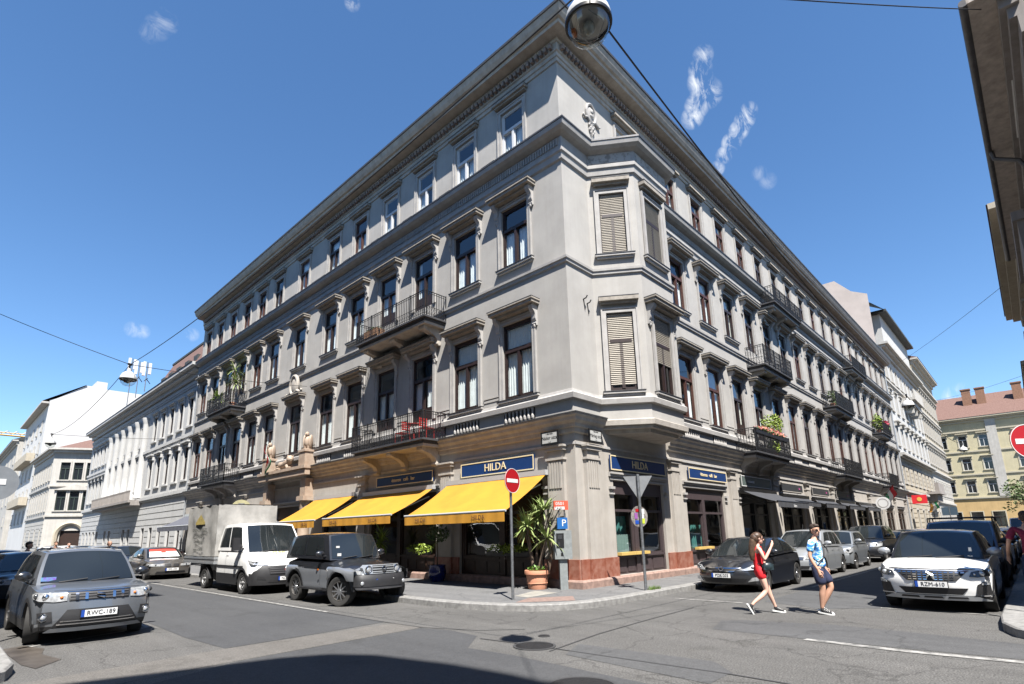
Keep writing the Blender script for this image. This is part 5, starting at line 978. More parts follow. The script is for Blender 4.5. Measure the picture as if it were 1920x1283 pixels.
for o, sg in zip(c.patch('headlight', [(.50, .60), (.62, .59), (.88, .63), (1.02, .74), (.98, .78), (.72, .72)], M_LAMP, .016, mirror=True), (1, -1)): c.lens(sg * .72, .65, .045, M_LHOUS, parent=o); c.lens(sg * .86, .685, .04, M_CHR, parent=o)
c.patch('bumper_intake', [(-.52, .27), (.52, .27), (.62, .38), (-.62, .38)], M_PLT, .014); c.patch('fog_lamp', [(.62, .29), (.80, .32), (.82, .42), (.72, .40)], M_LAMP, .018, mirror=True)
def std_front(c, ghz, hz, gm=M_PLT, w=.42, lo=True, hl=None, par=None):
    gr = c.patch('grille', [(-w, ghz[0]), (w, ghz[0]), (w * 1.08, ghz[1]), (-w * 1.08, ghz[1])], gm, .014); bars(c, 2, -w, w, ghz[0] + .03, ghz[1] - .03, M_CHR, .007, gr)
    for o, sg in zip(c.patch('headlight', hl or [(w + .06, hz[0]), (.74, hz[0]), (.92, hz[0] + .05), (.92, hz[1]), (w + .1, hz[1])], M_LAMP, .016, mirror=True), (1, -1)): c.lens(sg * .66, (hz[0] + hz[1]) / 2, (hz[1] - hz[0]) * .36, M_LHOUS, parent=o)
    if lo: c.patch('bumper_intake', [(-.55, c.clear + .1), (.55, c.clear + .1), (.6, c.clear + .2), (-.6, c.clear + .2)], M_PLT, .014)
T_HATCH = [(-1.95, .95), (-1.5, 1.0), (.4, .98), (.8, .96), (1.5, .88), (1.95, .78)]
# parked along the right street, behind the hatchback
G1 = 'cars parked along the right street'
c = Car('minivan', 'silver minivan parked behind the black hatchback', 'car', (10.3, -3.05), 180, 4.2, 1.78, [(-2.1, 1.0), (.5, 1.05), (.85, 1.04), (1.5, .94), (1.85, .84), (2.1, .74)], (1.15, .2, -1.7, -2.05, 1.66), PW_SIL, None, fo=.86, wb=2.6, r=.32, nose=.3, side3=True, plate='LPT-418', group=G1); std_front(c, (.60, .70), (.62, .80)); g = MB(); g.tube([(.1, 0, 1.64), (.0, 0, 1.82)], .008, 4); g.build('aerial', M_PLT, c.root)
c = Car('small_suv', 'small silver grey tall hatchback third in the right hand row', 'car', (14.9, -3.1), 180, 3.75, 1.66, [(-1.87, 1.0), (.5, 1.03), (.8, 1.02), (1.5, .94), (1.87, .84)], (1.0, .35, -1.5, -1.8, 1.58), PW_SIL if False else paint('light_grey_metallic', (.21, .225, .24), .4, .32), None, fo=.75, wb=2.36, r=.31, nose=.16, plate='MKE-551', group=G1); std_front(c, (.66, .78), (.66, .84)); g = MB()
for b in (1, -1): p = [c.gpos(t, b * .88, 1) for t in (.1, .5, .93)]; g.tube([(q[0], q[1], q[2] + .04) for q in p], .014, 5)
g.build('roof_rail', M_PLAS, c.root)
c = Car('large_suv', 'large black SUV parked beyond the small silver grey car', 'car', (20.9, -3.1), 180, 4.8, 1.9, [(-2.4, 1.1), (.6, 1.14), (1.0, 1.12), (1.8, 1.06), (2.4, .94)], (1.2, .4, -2.0, -2.35, 1.78), PW_BLK, None, fo=.9, wb=2.86, r=.37, clear=.24, nose=.22, side3=True, clad=.35, plate='NDC-776', group=G1, pz=.55); std_front(c, (.72, .90), (.74, .92), w=.38)
c = Car('old_saloon', 'dusty beige old car parked beyond the large black SUV', 'car', (26.4, -3.1), 180, 4.3, 1.72, [(-2.15, .88), (-1.2, .95), (.6, .93), (.9, .92), (1.6, .85), (2.15, .76)], (1.0, .35, -1.2, -1.6, 1.45), PW_BEI, None, fo=.8, wb=2.6, r=.31, nose=.12, group=G1); std_front(c, (.56, .68), (.56, .70))
cols = [(PW_DGREY, 'dark grey'), (PW_SIL, 'silver'), (PW_NAVY, 'navy'), (PW_W, 'white'), (PW_BLK, 'black'), (PW_BRZ, 'bronze grey')]
for i, x in enumerate((32, 37.6, 43, 48.5, 54, 60)):
    c = Car('parked_car', cols[i][1] + ' car far down the right street, number %s past the beige one' % ('one', 'two', 'three', 'four', 'five', 'six')[i], 'car', (x, -3.1), 180, 3.95, 1.72, T_HATCH, (1.0, .2, -1.3, -1.85, 1.48), cols[i][0], None, fo=.8, wb=2.5, r=.31, nose=.22, group=G1); std_front(c, (.58, .68), (.62, .76))
# behind the white crossover
c = Car('delivery_van', 'slate blue passenger van with roof bars behind the white crossover', 'van', (9.0, -7.85), 180, 4.4, 1.85, [(-2.2, 1.1), (.6, 1.14), (1.0, 1.12), (1.7, 1.02), (2.2, .86)], (1.3, .45, -2.1, -2.18, 1.86), PW_LBL, None, fo=.9, wb=2.75, r=.33, nose=.25, clad=.7, side3=True, gw=(.96, .86), mirror=M_PLAS, plate='LHR-902'); std_front(c, (.66, .80), (.78, .96))
g = MB()
for a in (.3, .62, .9):
    p = c.gpos(a, 1, 1); q = c.gpos(a, -1, 1); g.tube([(p[0], p[1], p[2] + .12), (q[0], q[1], q[2] + .12)], .018, 5)
    for s in (p, q): g.tube([s, (s[0], s[1], s[2] + .12)], .018, 5)
g.build('roof_bar', M_PLT, c.root)
c = Car('parked_car', 'dark estate car parked behind the slate blue van', 'car', (14.6, -7.85), 180, 4.5, 1.8, [(-2.25, 1.0), (.5, 1.0), (.9, .98), (1.7, .9), (2.25, .76)], (1.05, .2, -1.8, -2.2, 1.5), PW_BLK, None, fo=.9, wb=2.7, r=.33, nose=.3); std_front(c, (.6, .7), (.62, .78))
c = Car('parked_van', 'white delivery van far away in front of the yellow house', 'van', (62, -8.4), 180, 5.0, 2.0, [(-2.5, 1.2), (.9, 1.25), (1.3, 1.22), (2.0, 1.1), (2.5, .9)], (1.7, .9, -2.4, -2.48, 2.3), PW_W, None, fo=.95, wb=3.0, r=.35, nose=.25, gw=(.97, .88), side3=True); std_front(c, (.66, .8), (.8, .98))
for i, (x, m, n) in enumerate(((21, PW_NAVY, 'navy'), (28, PW_SIL, 'silver'), (36, PW_BLK, 'black'))):
    c = Car('parked_car', n + ' car at the right kerb beyond the dark estate car', 'car', (x, -7.85), 180, 4.1, 1.75, T_HATCH, (1.0, .2, -1.3, -1.85, 1.48), m, None, fo=.8, wb=2.5, r=.31, nose=.22); std_front(c, (.58, .68), (.62, .76))
# left street
c = Car('saloon_car', 'bronze grey saloon with a red and white sunshade behind its windscreen', 'car', (-5.15, 21.1), -91, 4.63, 1.81, [(-2.31, .98), (-1.75, 1.03), (-1.2, 1.0), (.6, .95), (1.0, .93), (1.8, .84), (2.31, .70)], (1.12, .25, -.95, -1.75, 1.43), PW_BRZ, None, fo=.8, wb=2.81, r=.335, clear=.16, nose=.3, taper=.84, style='multi', plate='RPL-334', pz=.44, drop=.07)
gr = c.patch('grille', [(.04, .56), (.26, .56), (.3, .67), (.06, .68)], M_PLT, .016, mirror=True)
for o, sg in zip(c.patch('headlight', [(.34, .58), (.7, .58), (.98, .64), (.92, .70), (.36, .67)], M_LAMP, .016, mirror=True), (1, -1)): c.lens(sg * .6, .63, .04, M_LHOUS, parent=o); c.lens(sg * .78, .645, .035, M_LHOUS, parent=o)
c.patch('bumper_intake', [(-.6, .27), (.6, .27), (.55, .36), (-.55, .36)], M_PLT, .014)
g = MB(); vs = [tuple(p + q for p, q in zip(c.gpos(1, -.8 + 1.6 * i / 12, .14 + .7 * k / 6), (.011, 0, .011))) for i in range(13) for k in range(7)]
for i in range(12):
    for k in range(6): g.mi = 1 if k > 3 + (1 if i in (5, 6) else 0) * -1 else 0; g.add([vs[i * 7 + k], vs[i * 7 + k + 1], vs[(i + 1) * 7 + k + 1], vs[(i + 1) * 7 + k]], [(0, 1, 2, 3)])
g.build('sunshade', [M_WHT, mat('sunshade_red', (.75, .05, .03), .6)], c.root, fix=False)
G2 = 'cars parked along the left street'
for i, (x, y, m, n) in enumerate(((-5.15, 27.5, PW_NAVY, 'dark blue car parked directly behind the bronze grey saloon'), (-5.15, 33.5, PW_SIL, 'silver car second behind the bronze grey saloon'), (-5.15, 39.5, PW_DGREY, 'dark grey car third behind the bronze grey saloon'), (-5.15, 46, PW_W, 'white car fourth behind the bronze grey saloon'), (-5.15, 52, PW_BLK, 'black car last in the row behind the bronze grey saloon'), (-10.8, 12.5, PW_BLK, 'black car mostly hidden behind the grey compact SUV'), (-10.9, 21, PW_SIL, 'silver car at the left kerb beyond the grey compact SUV'), (-7.4, 36, PW_W, 'white car driving up the left street'), (-10.9, 30, PW_DGREY, 'dark car at the left kerb far behind the compact SUV'))):
    c = Car('parked_car', n, 'car', (x, y), -90, 4.1, 1.76, T_HATCH, (1.0, .2, -1.3, -1.85, 1.48), m, None, fo=.8, wb=2.5, r=.31, nose=.22, group=G2); std_front(c, (.58, .68), (.62, .76))
c = Car('sports_car', 'low bright blue sports car at the left edge of the photo', 'car', (-8.75, 42.2), -90, 4.55, 1.98, [(-2.2, .9), (-1.2, .95), (.3, .88), (.8, .84), (1.7, .68), (2.27, .52)], (1.0, .0, -.7, -1.7, 1.18), PW_BLUE, None, fo=.9, wb=2.65, r=.34, clear=.11, nose=.3, taper=.9, style='five')
for o in c.patch('headlight', [(.45, .52), (.86, .56), (.92, .64), (.5, .60)], M_LAMP, .016, mirror=True): pass
c.patch('bumper_intake', [(-.6, .2), (.6, .2), (.65, .36), (-.65, .36)], M_PLT, .014); g = MB(); x, y, z = c.fx(0, .4, .03); g.box(x - .02, x, -.26, .26, .36, .46); g.build('number_plate', mat('green_plate', (.1, .6, .08), .5), c.root)
c = Car('taxi', 'yellow taxi cut by the left edge far up the street', 'car', (-11.0, 50), -90, 4.5, 1.8, T_HATCH, (1.0, .2, -1.3, -1.85, 1.5), PW_YEL, None, fo=.8, wb=2.6, r=.31, nose=.22)
# ================================================================ awnings, signs, street furniture
M_YAW = mat('yellow_canvas', (.53, .25, .018), .9, noise=.10, nscale=1.1, bump=.15, bscale=25)
M_BLUE = mat('blue_signboard', (.012, .045, .16), .35); M_GOLD = mat('gold_lettering', (.85, .72, .45), .5)
M_ALU = mat('aluminium', (.7, .7, .7), .4, metal=.4)
def awning(label, F, s0, s1, z1, d, z0, fab, text=None, val=.3, group=None, bar=M_ALU, cat='awning', tm=None):
    t = thing('awning', label, cat, F.p((s0 + s1) / 2, 0, 0), F.rot, group); a = (s1 - s0) / 2; g = MB(); n = 14; vs = []
    for i in range(n + 1):
        x = -a + 2 * a * i / n
        for k in range(7): u = k / 6; vs.append((x, .18 + (d - .18) * u, z1 + (z0 - z1) * u - .07 * math.sin(PI * u) + (.010 * math.sin(i * 2.1) + .012 * math.sin(i * .9 + u * 4)) * (.3 + u)))
    g.add(vs, [(i * 7 + k, i * 7 + k + 1, (i + 1) * 7 + k + 1, (i + 1) * 7 + k) for i in range(n) for k in range(6)]); g.build('canopy', fab, t, smooth=True, fix=False)
    g = MB(); n = 60; vs = []
    for i in range(n + 1): x = -a + 2 * a * i / n; w_ = .012 * math.sin(i * .9) + .008 * math.sin(i * 2.3); vs += [(x, d + .02, z0 - .03), (x, d + .02 + w_, z0 - val)]
    g.add(vs, [(2 * i, 2 * i + 1, 2 * i + 3, 2 * i + 2) for i in range(n)]); v = g.build('valance', fab, t, smooth=True, fix=False)
    if text:
        for x in ([-a * .55, a * .62] if F is FL else [0]): q = text_mb(text, .19, .002); q.map(lambda p, b, c_: (x - p if True else 0, d + .05 - b, z0 - .165 + c_)); q.build('valance_lettering', tm or M_FRR, v, fix=False)
    g = MB(); g.tube([(-a - .03, d, z0), (a + .03, d, z0)], .035, 8); g.build('front_bar', bar, t, smooth=True)
    g = MB(); g.box(-a - .02, a + .02, .1, .26, z1 - .04, z1 + .12); g.build('cassette', bar, t)
    for e in (-1, 1): g = MB(); g.tube([(e * a * .9, .2, z1 - .3), (e * a * .55, d * .5, (z1 + z0) / 2 - .3), (e * a * .9, d - .03, z0 - .02)], .025, 6); g.build('arm', bar, t)
    return t
GA = 'yellow awnings of the corner restaurant'
awning('yellow awning nearest the corner, above the terracotta pot', FL, .98, 5.62, 3.47, 2.05, 2.33, M_YAW, 'HILDA', group=GA); awning('middle one of the three yellow awnings', FL, 6.45, 11.2, 3.42, 2.05, 2.42, M_YAW, 'HILDA', group=GA); awning('yellow awning furthest from the corner, above the truck cab', FL, 11.9, 15.55, 3.5, 2.05, 2.40, M_YAW, 'HILDA', group=GA)
M_GAW = mat('dark_grey_canvas', (.05, .052, .06), .85, noise=.1); M_BAW = mat('slate_canvas', (.10, .105, .13), .85, noise=.1)
awning('slate grey awning left of the portal behind the truck', FL, 21.6, 27.8, 3.4, 1.9, 2.75, M_BAW); awning('slate grey awning at the far left end of the corner building', FL, 28.4, 35.0, 3.4, 1.9, 2.6, M_BAW)
awning('open dark awning over the cafe beside the black hatchback', FR, 12.2, 16.6, 3.42, 1.65, 2.85, M_GAW, 'bistro', .25, bar=M_BLK, tm=M_WHT)
for i, (a, b) in enumerate(((17.7, 22.1), (23.3, 27.7), (28.9, 33.2), (34.4, 38.7))):
    awning('half folded black awning number %s in the row along the right street' % ('one', 'two', 'three', 'four')[i], FR, a, b, 3.35, .8, 3.05, M_GAW, None, .22, 'half folded black awnings', bar=M_BLK)
def board(label, F, s0, s1, z0, z1, m, text, sz, tm, name='shop_sign', sub=None, off=0, fr=None):
    t = thing(name, label, 'sign', F.p((s0 + s1) / 2, .055, 0), F.rot); a = (s1 - s0) / 2; g = MB(); g.box(-a, a, 0, .05, z0, z1); g.mi = 1; e = .035
    for q in ((-a, a, z0, z0 + e), (-a, a, z1 - e, z1), (-a, -a + e, z0 + e, z1 - e), (a - e, a, z0 + e, z1 - e)): g.box(q[0], q[1], .051, .062, q[2], q[3])
    g.build('board', [m, fr or tm], t, fix=False)
    q = text_mb(text, sz, .008); q.map(lambda p, b, c_: (off - p, .062 - b, (z0 + z1) / 2 + c_)); q.build('lettering', tm, t, fix=False); return t
board('blue HILDA sign board above the awning nearest the corner', FL, 1.55, 5.0, 3.66, 4.14, M_BLUE, 'HILDA', .36, M_GOLD); board('dark blue sign board in the shade above the middle awning', FL, 6.6, 10.4, 3.7, 4.12, M_BLUE, 'étterem   café   bar', .2, M_GOLD)
board('blue HILDA sign board under the bay window on the right street', FR, 1.72, 5.3, 3.62, 4.1, M_BLUE, 'HILDA', .36, M_GOLD); board('sunlit blue sign board second along the right street', FR, 7.2, 10.8, 3.66, 4.1, M_BLUE, 'étterem   café   bar', .2, M_GOLD)
board('grey green sign board above the open dark awning', FR, 12.5, 16.4, 3.62, 4.12, mat('grey_green_board', (.10, .13, .12), .5), 'restaurant', .2, M_WHT, off=.8)
for i, (a, b) in enumerate(((18, 21.6), (23.5, 27.2), (29, 32.6))): board('black framed sign panel with a pink logo, number %s after the grey green board' % ('one', 'two', 'three')[i], FR, a, b, 3.62, 4.08, mat('black_board', (.04, .042, .045), .5), 'bar', .17, mat('pink_lettering', (.6, .12, .35), .5), off=-1.2, fr=M_CORN)
def plate(label, F, s, z, main):
    t = thing('street_name_plate', label, 'sign', F.p(s, .245, z), F.rot, 'street name plates at the corner'); g = MB(); g.box(-.34, .34, 0, .03, -.21, .21); g.mi = 1; g.box(-.285, .285, .031, .034, -.155, .155); g.build('plate', [M_BLK, mat('enamel_white', (.5, .5, .48), .5)], t, fix=False)
    for s_, sz, dz in ((main, .15, -.0), ('V. BELVÁROS', .055, .125), ('1 — 9', .05, -.13)): q = text_mb(s_, sz, .002, font_scale=.85); q.map(lambda p, b, c_: (-p, .037 - b, dz + c_)); q.build('lettering', M_BLK, t, fix=False)
plate('Nádor utca street name plate on the left side of the corner', FL, .74, 4.53, 'Nádor utca'); plate('Mérleg utca street name plate on the right side of the corner', FR, .72, 4.56, 'Mérleg utca')
t = thing('wall_plaque', 'pale inscribed plaque on the corner pier behind the ticket machine', 'plaque', FL.p(.62, .16, 1.75), FL.rot); g = MB(); g.box(-.27, .27, 0, .03, -.42, .42); g.build('plate', M_CORN, t); g = MB()
for k in range(9): g.box(-.2, .2 - .08 * (k % 3), .031, .034, .3 - k * .075, .32 - k * .075)
g.build('inscription', M_GREY, t, fix=False)
def disc(name, m, t, r, z, ang, mats, d=.03):
    g = MB(); g.lathe([(.001, 0), (r, 0), (r, d), (.001, d)], 36, cap=False); g.map(lambda x, y, zz: (x, zz, y)); c, s = math.cos(ang), math.sin(ang); g.map(lambda x, y, zz: (x * c - y * s, x * s + y * c, zz + z)); return g.build(name, m, t, fix=True)
def rotz(g, ang, z): c, s = math.cos(ang), math.sin(ang); return g.map(lambda x, y, zz: (x * c - y * s, x * s + y * c, zz + z))
M_RS = mat('sign_red', (.42, .008, .014), .4); M_SB = mat('sign_back', (.34, .35, .36), .45, metal=.5, noise=.1)
def no_entry(label, x, y, z, r, ang, base, post=True):
    t = thing('no_entry_sign', label, 'sign', (x, y, base), 0)
    if post: MB().tube([(0, 0, 0), (.0, 0, z - base + r)], .035, 10).build('post', M_STEEL, t, smooth=True)
    g = MB(); g.lathe([(.001, 0), (r, 0), (r, .012), (.001, .012)], 40, cap=False); g.map(lambda a, b, c_: (a, -c_ - .05, b)); rotz(g, ang, z - base); o = g.build('disc', M_RS, t)
    g = MB(); g.lathe([(r - .012, .013), (r, .013), (r, .017), (r - .012, .017)], 40, cap=False); g.map(lambda a, b, c_: (a, -c_ - .05, b)); rotz(g, ang, z - base); g.build('rim', M_WHT, t)
    g = MB(); g.box(-r * .72, r * .72, -.068, -.063, -r * .15, r * .15); rotz(g, ang, z - base); g.build('bar', M_WHT, t); return t
no_entry('round red no entry sign on a grey post in front of the yellow awning', -3.03, -.18, 3.0, .31, .10, .14)
no_entry('large round red no entry sign cut off by the right edge of the photo', .57, -9.69, 3.15, .31, math.radians(-50), .14)
t = thing('give_way_sign', 'back of a triangular give way sign over a sticker covered round sign', 'sign', (.55, -1.72, .14)); MB().tube([(0, 0, 0), (0, 0, 3.12)], .04, 10).build('post', M_STEEL, t, smooth=True)
a_ = math.radians(-52); g = MB(); g.add([(-.4, .05, .35), (.4, .05, .35), (0, .05, -.33), (-.4, .065, .35), (.4, .065, .35), (0, .065, -.33)], [(0, 1, 2), (5, 4, 3), (0, 3, 4, 1), (1, 4, 5, 2), (2, 5, 3, 0)]); rotz(g, a_, 2.72); g.build('triangle', M_SB, t)
g = MB(); g.lathe([(.001, .05), (.29, .05), (.29, .062), (.001, .062)], 32, cap=False); g.map(lambda a, b, c_: (a, c_, b)); rotz(g, math.radians(-20), 1.95); dk = g.build('disc', mat('stickered_back', (.16, .14, .13), .6, c2=(.3, .28, .26), nscale=9, lo=.45, hi=.55), t)
for i, (x, z, m, w_, h_) in enumerate(((.1, .14, M_WHT, .07, .07), (.1, -.12, mat('lime_sticker', (.55, .7, .05), .5), .07, .07), (-.12, .02, mat('purple_sticker', (.3, .1, .35), .5), .05, .08), (.1, .0, M_WHT, .05, .06), (-.1, -.15, M_PLB, .06, .05), (-.08, .17, M_RS, .05, .04))): g = MB(); g.box(x - w_, x + w_, .040, .048, z - h_, z + h_); rotz(g, math.radians(-20), 1.95); g.build('sticker', m, dk)
t = thing('round_sign', 'back of a round sign cut by the left edge of the photo', 'sign', (-12.35, 3.4, .14)); MB().tube([(0, 0, 0), (0, 0, 2.9)], .035, 8).build('post', M_STEEL, t); g = MB(); g.lathe([(.001, .04), (.3, .04), (.3, .055), (.001, .055)], 32, cap=False); g.map(lambda a, b, c_: (a, -c_, b)); rotz(g, math.radians(4), 2.6); g.build('disc', M_SB, t); g = MB(); g.box(.02, .12, -.062, -.056, -.05, .05); rotz(g, math.radians(4), 2.62); g.build('sticker', M_WHT, t)
t = thing('round_sign', 'yellowish back of a round sign on a post behind the truck', 'sign', (-4.0, 14.6, .14)); MB().tube([(0, 0, 0), (0, 0, 3.2)], .05, 8).build('post', M_STEEL, t); g = MB(); g.lathe([(.001, .04), (.4, .04), (.4, .055), (.001, .055)], 32, cap=False); g.map(lambda a, b, c_: (a, -c_, b)); rotz(g, math.radians(-20), 2.78); g.build('disc', mat('yellowish_back', (.45, .42, .24), .5, metal=.2, noise=.1), t); g = MB(); g.box(-.12, .12, -.1, -.06, -.25, .25); rotz(g, math.radians(-20), 2.78); g.build('clamp', M_STEEL, t)
# ticket machine
t = thing('ticket_machine', 'grey parking ticket machine with a blue P sign at the corner', 'parking meter', (-.42, .30, .14), math.radians(-40)); MT = mat('machine_grey', (.24, .26, .26), .5, noise=.15, nscale=9)
g = MB(); g.box(-.11, .11, -.09, .09, 0, .85); g.build('column', MT, t); g = MB(); g.box(-.25, .25, -.16, .16, .83, 1.62); g.build('cabinet', MT, t)
g = MB(); g.box(-.2, .02, -.172, -.161, 1.14, 1.54); g.mi = 1; g.box(-.16, -.03, -.18, -.173, 1.38, 1.5); g.box(-.15, -.1, -.18, -.173, 1.18, 1.3); g.build('screen', [M_BLK, M_LHOUS], t); g = MB(); g.box(-.08, -.02, -.17, -.161, .92, 1.0); g.build('coin_return', M_BLK, t)
g = MB(); g.tube([(-.06, 0, 1.62), (-.06, 0, 2.3)], .02, 6); g.tube([(.1, 0, 1.62), (.1, 0, 2.3)], .02, 6); g.build('post', M_STEEL, t)
g = MB(); g.box(-.13, .17, -.06, .06, 1.66, 1.98); sp = g.build('parking_panel', mat('panel_blue', (.01, .12, .38), .5), t); q = text_mb('P', .27, .003); q.map(lambda p, b, c_: (.06 + p, -.064 + b, 1.82 + c_)); q.build('lettering', M_WHT, sp, fix=False)
g = MB(); g.box(-.21, .21, -.05, .05, 2.2, 2.46); rp = g.build('zone_panel', mat('panel_red', (.72, .10, .05), .5), t); g = MB(); g.box(-.19, .1, -.056, -.051, 2.21, 2.29); g.build('label', M_WHT, rp)
q = text_mb('0501', .13, .003); q.map(lambda p, b, c_: (-.03 + p, -.054 + b, 2.375 + c_)); q.build('lettering', M_WHT, rp, fix=False); q = text_mb('8 - 20', .06, .003); q.map(lambda p, b, c_: (-.05 + p, -.06 + b, 2.25 + c_)); q.build('lettering', M_BLK, rp, fix=False)
# ---- plants
M_LEAF = mat('yucca_leaf', (.16, .24, .06), .55, c2=(.35, .40, .16), nscale=3); M_LEAF2 = mat('bush_leaf', (.05, .09, .025), .6, c2=(.11, .17, .04), nscale=6); M_LEAF3 = mat('lime_leaf', (.30, .38, .04), .6, c2=(.16, .26, .04), nscale=4); M_BARK = mat('plant_bark', (.14, .10, .07), .9, noise=.3, nscale=9, bump=.4)
M_TERR = mat('terracotta', (.66, .30, .18), .8, noise=.08, nscale=5); M_BPOT = mat('blue_glaze', (.012, .02, .12), .15)
def rosette(g, c, n, ln, wd, rr, lo=-.5, hi=1.2, droop=.55):
    for i in range(n):
        a = rr.random() * 6.283; e = lo + (hi - lo) * rr.random(); L = ln * (.7 + .5 * rr.random()); pts = []; p = Vector(c); d = Vector((math.cos(a) * math.cos(e), math.sin(a) * math.cos(e), math.sin(e)))
        side = Vector((-math.sin(a), math.cos(a), 0))
        vs = []
        for k in range(5): u = k / 4; w_ = wd * (math.sin(PI * min(1, .12 + u * .88)) ** .7) * .5; vs += [p - side * w_, p + side * w_]; p = p + d * (L / 4); d = (d + Vector((0, 0, -droop * .35))).normalized()
        g.add(vs, [(2 * k, 2 * k + 1, 2 * k + 3, 2 * k + 2) for k in range(4)])
def leafcloud(g, c, rx, ry, rz, n, s, rr, shell=.5):
    for i in range(n):
        while True:
            v = Vector((rr.uniform(-1, 1), rr.uniform(-1, 1), rr.uniform(-1, 1)))
            if shell < v.length <= 1 or (v.length < 1 and rr.random() < .3): break
        p = Vector((c[0] + v.x * rx, c[1] + v.y * ry, c[2] + v.z * rz)); a = Vector((rr.gauss(0, 1), rr.gauss(0, 1), rr.gauss(0, .6))).normalized(); b = a.cross(Vector((rr.gauss(0, 1), rr.gauss(0, 1), rr.gauss(0, 1)))).normalized(); q = s * (.6 + .8 * rr.random())
        g.add([p - a * q, p + b * q * .45, p + a * q, p - b * q * .45], [(0, 1, 2, 3)])
def pot(t, r, h, m, name='pot', tall=False):
    pr = [(r * .68, 0), (r * .70, .02), (r * .86, h * .72), (r * .84, h * .76), (r * .99, h * .80), (r, h * .9), (r * .97, h), (r * .86, h), (r * .82, h * .88)] if not tall else [(r * .7, 0), (r * .95, h * .3), (r, h * .6), (r * .9, h * .9), (r * .96, h), (r * .84, h), (r * .8, h * .9)]
    g = MB(); g.lathe(pr, 28, cap=False); g.lathe([(.001, h * .88), (r * .83, h * .88)], 20, cap=False); o = g.build(name, m, t, smooth=True, ang=50, fix=False)
    if not tall: g = MB(); g.lathe([(r * .80, h * .30), (r * .825, h * .33), (r * .80, h * .36)], 28, cap=False); g.build('band', m, o, smooth=True)
rp_ = random.Random(5)
t = thing('potted_yucca', 'tall yucca in a terracotta pot beside the restaurant entrance', 'plant', (-.72, 1.02, .14)); pot(t, .37, .52, M_TERR); g = MB(); tops = []
for (dx, dy, h, lx, ly) in ((.05, .05, 1.55, .1, .0), (-.06, .06, 1.15, -.1, .2), (.08, -.08, 1.75, .05, -.14), (-.05, -.1, .95, .06, -.3), (0, .12, 1.3, -.22, .02)): g.tube([(dx, dy, .45), (dx + lx * .3, dy + ly * .3, .45 + h * .4), (dx + lx, dy + ly, .45 + h)], [.045, .04, .03], 7); tops.append((dx + lx, dy + ly, .45 + h))
g.build('trunk', M_BARK, t, smooth=True); g = MB()
for c_ in tops: rosette(g, c_, 44, .68, .055, rp_, -.5, 1.35)
g.build('leaves', M_LEAF, t, fix=False); g = MB(); leafcloud(g, (0, 0, .56), .27, .27, .08, 160, .05, rp_); g.build('ground_cover', mat('fresh_leaf', (.12, .26, .03), .6), t, fix=False)
g = MB(); g.tube([(.12, -.3, .3), (.18, -.42, .9), (.14, -.46, 1.5), (.16, -.34, 2.0)], [.02, .025, .02, .01], 6); g.tube([(.15, -.3, .5), (.2, -.34, .85), (.16, -.5, 1.05)], [.05, .04, .02], 6); g.build('climbing_stem', M_BARK, t, smooth=True)
t = thing('potted_tree', 'small round topped tree in a dark blue pot by the shop pier', 'plant', (-.62, 5.66, .14)); pot(t, .31, .55, M_BPOT, tall=True); MB().tube([(0, 0, .45), (.02, .02, 1.0), (-.01, 0, 1.5)], [.025, .02, .015], 6).build('trunk', M_BARK, t); g = MB(); leafcloud(g, (0, 0, 1.62), .42, .42, .34, 420, .06, rp_, .2); g.build('crown', M_LEAF2, t, fix=False)
t = thing('potted_palm', 'leafy plant in a pot under the middle yellow awning', 'plant', (-.6, 9.2, .14)); pot(t, .3, .5, M_BPOT, tall=True); MB().tube([(0, 0, .4), (0, 0, 1.3)], .03, 6).build('trunk', M_BARK, t); g = MB(); rosette(g, (0, 0, 1.3), 60, .7, .05, rp_); rosette(g, (0, 0, 1.6), 40, .6, .05, rp_); g.build('leaves', M_LEAF3, t, fix=False)
t = thing('window_box', 'trough of trailing green plants on the shop window ledge by the entrance', 'planter', (-.16, 2.7, 1.0)); g = MB(); g.box(-.08, .08, -1, .9, 0, .16); g.build('trough', M_BLK, t); g = MB(); leafcloud(g, (-.05, 0, .22), .16, 1.0, .16, 420, .05, rp_, .1); g.build('leaves', M_LEAF3, t, fix=False)
t = thing('window_box', 'trough of lime green plants on the ledge of the second shop window', 'planter', (-.16, 7.2, 1.0)); g = MB(); g.box(-.08, .08, -.6, .8, 0, .16); g.build('trough', M_BLK, t); g = MB(); leafcloud(g, (-.05, 0, .2), .16, .8, .2, 300, .05, rp_, .1); g.build('leaves', M_LEAF3, t, fix=False)
def balcony_yucca(label, x, y, z, hs, m, sp): 
    t = thing('balcony_plant', label, 'plant', (x, y, z)); pot(t, .2, .3, M_TERR); g = MB(); q = MB()
    for dx, dy, h in hs: g.tube([(0, 0, .25), (dx * .6, dy * .6, h * .6), (dx, dy, h)], .025, 6); rosette(q, (dx, dy, h), 46, sp, .06, rp_, -.7, 1.3)
    g.build('trunk', M_BARK, t); q.build('leaves', m, t, fix=False)
balcony_yucca('tall yucca on the upper left balcony', -.6, 26.6, 10.0, ((.0, .1, 2.5), (-.05, -.35, 1.5), (.05, .2, 1.9)), M_LEAF, .75); balcony_yucca('yellow green spiky plant at the left end of the upper left balcony', -.6, 29.5, 10.0, ((0, .1, 1.2), (0, -.5, 1.0), (.1, -.2, .8)), M_LEAF3, .65)
M_FLP = mat('pink_petals', (.75, .16, .16), .7, c2=(.8, .38, .25), nscale=9); M_FLR = mat('crimson_petals', (.35, .015, .05), .7)
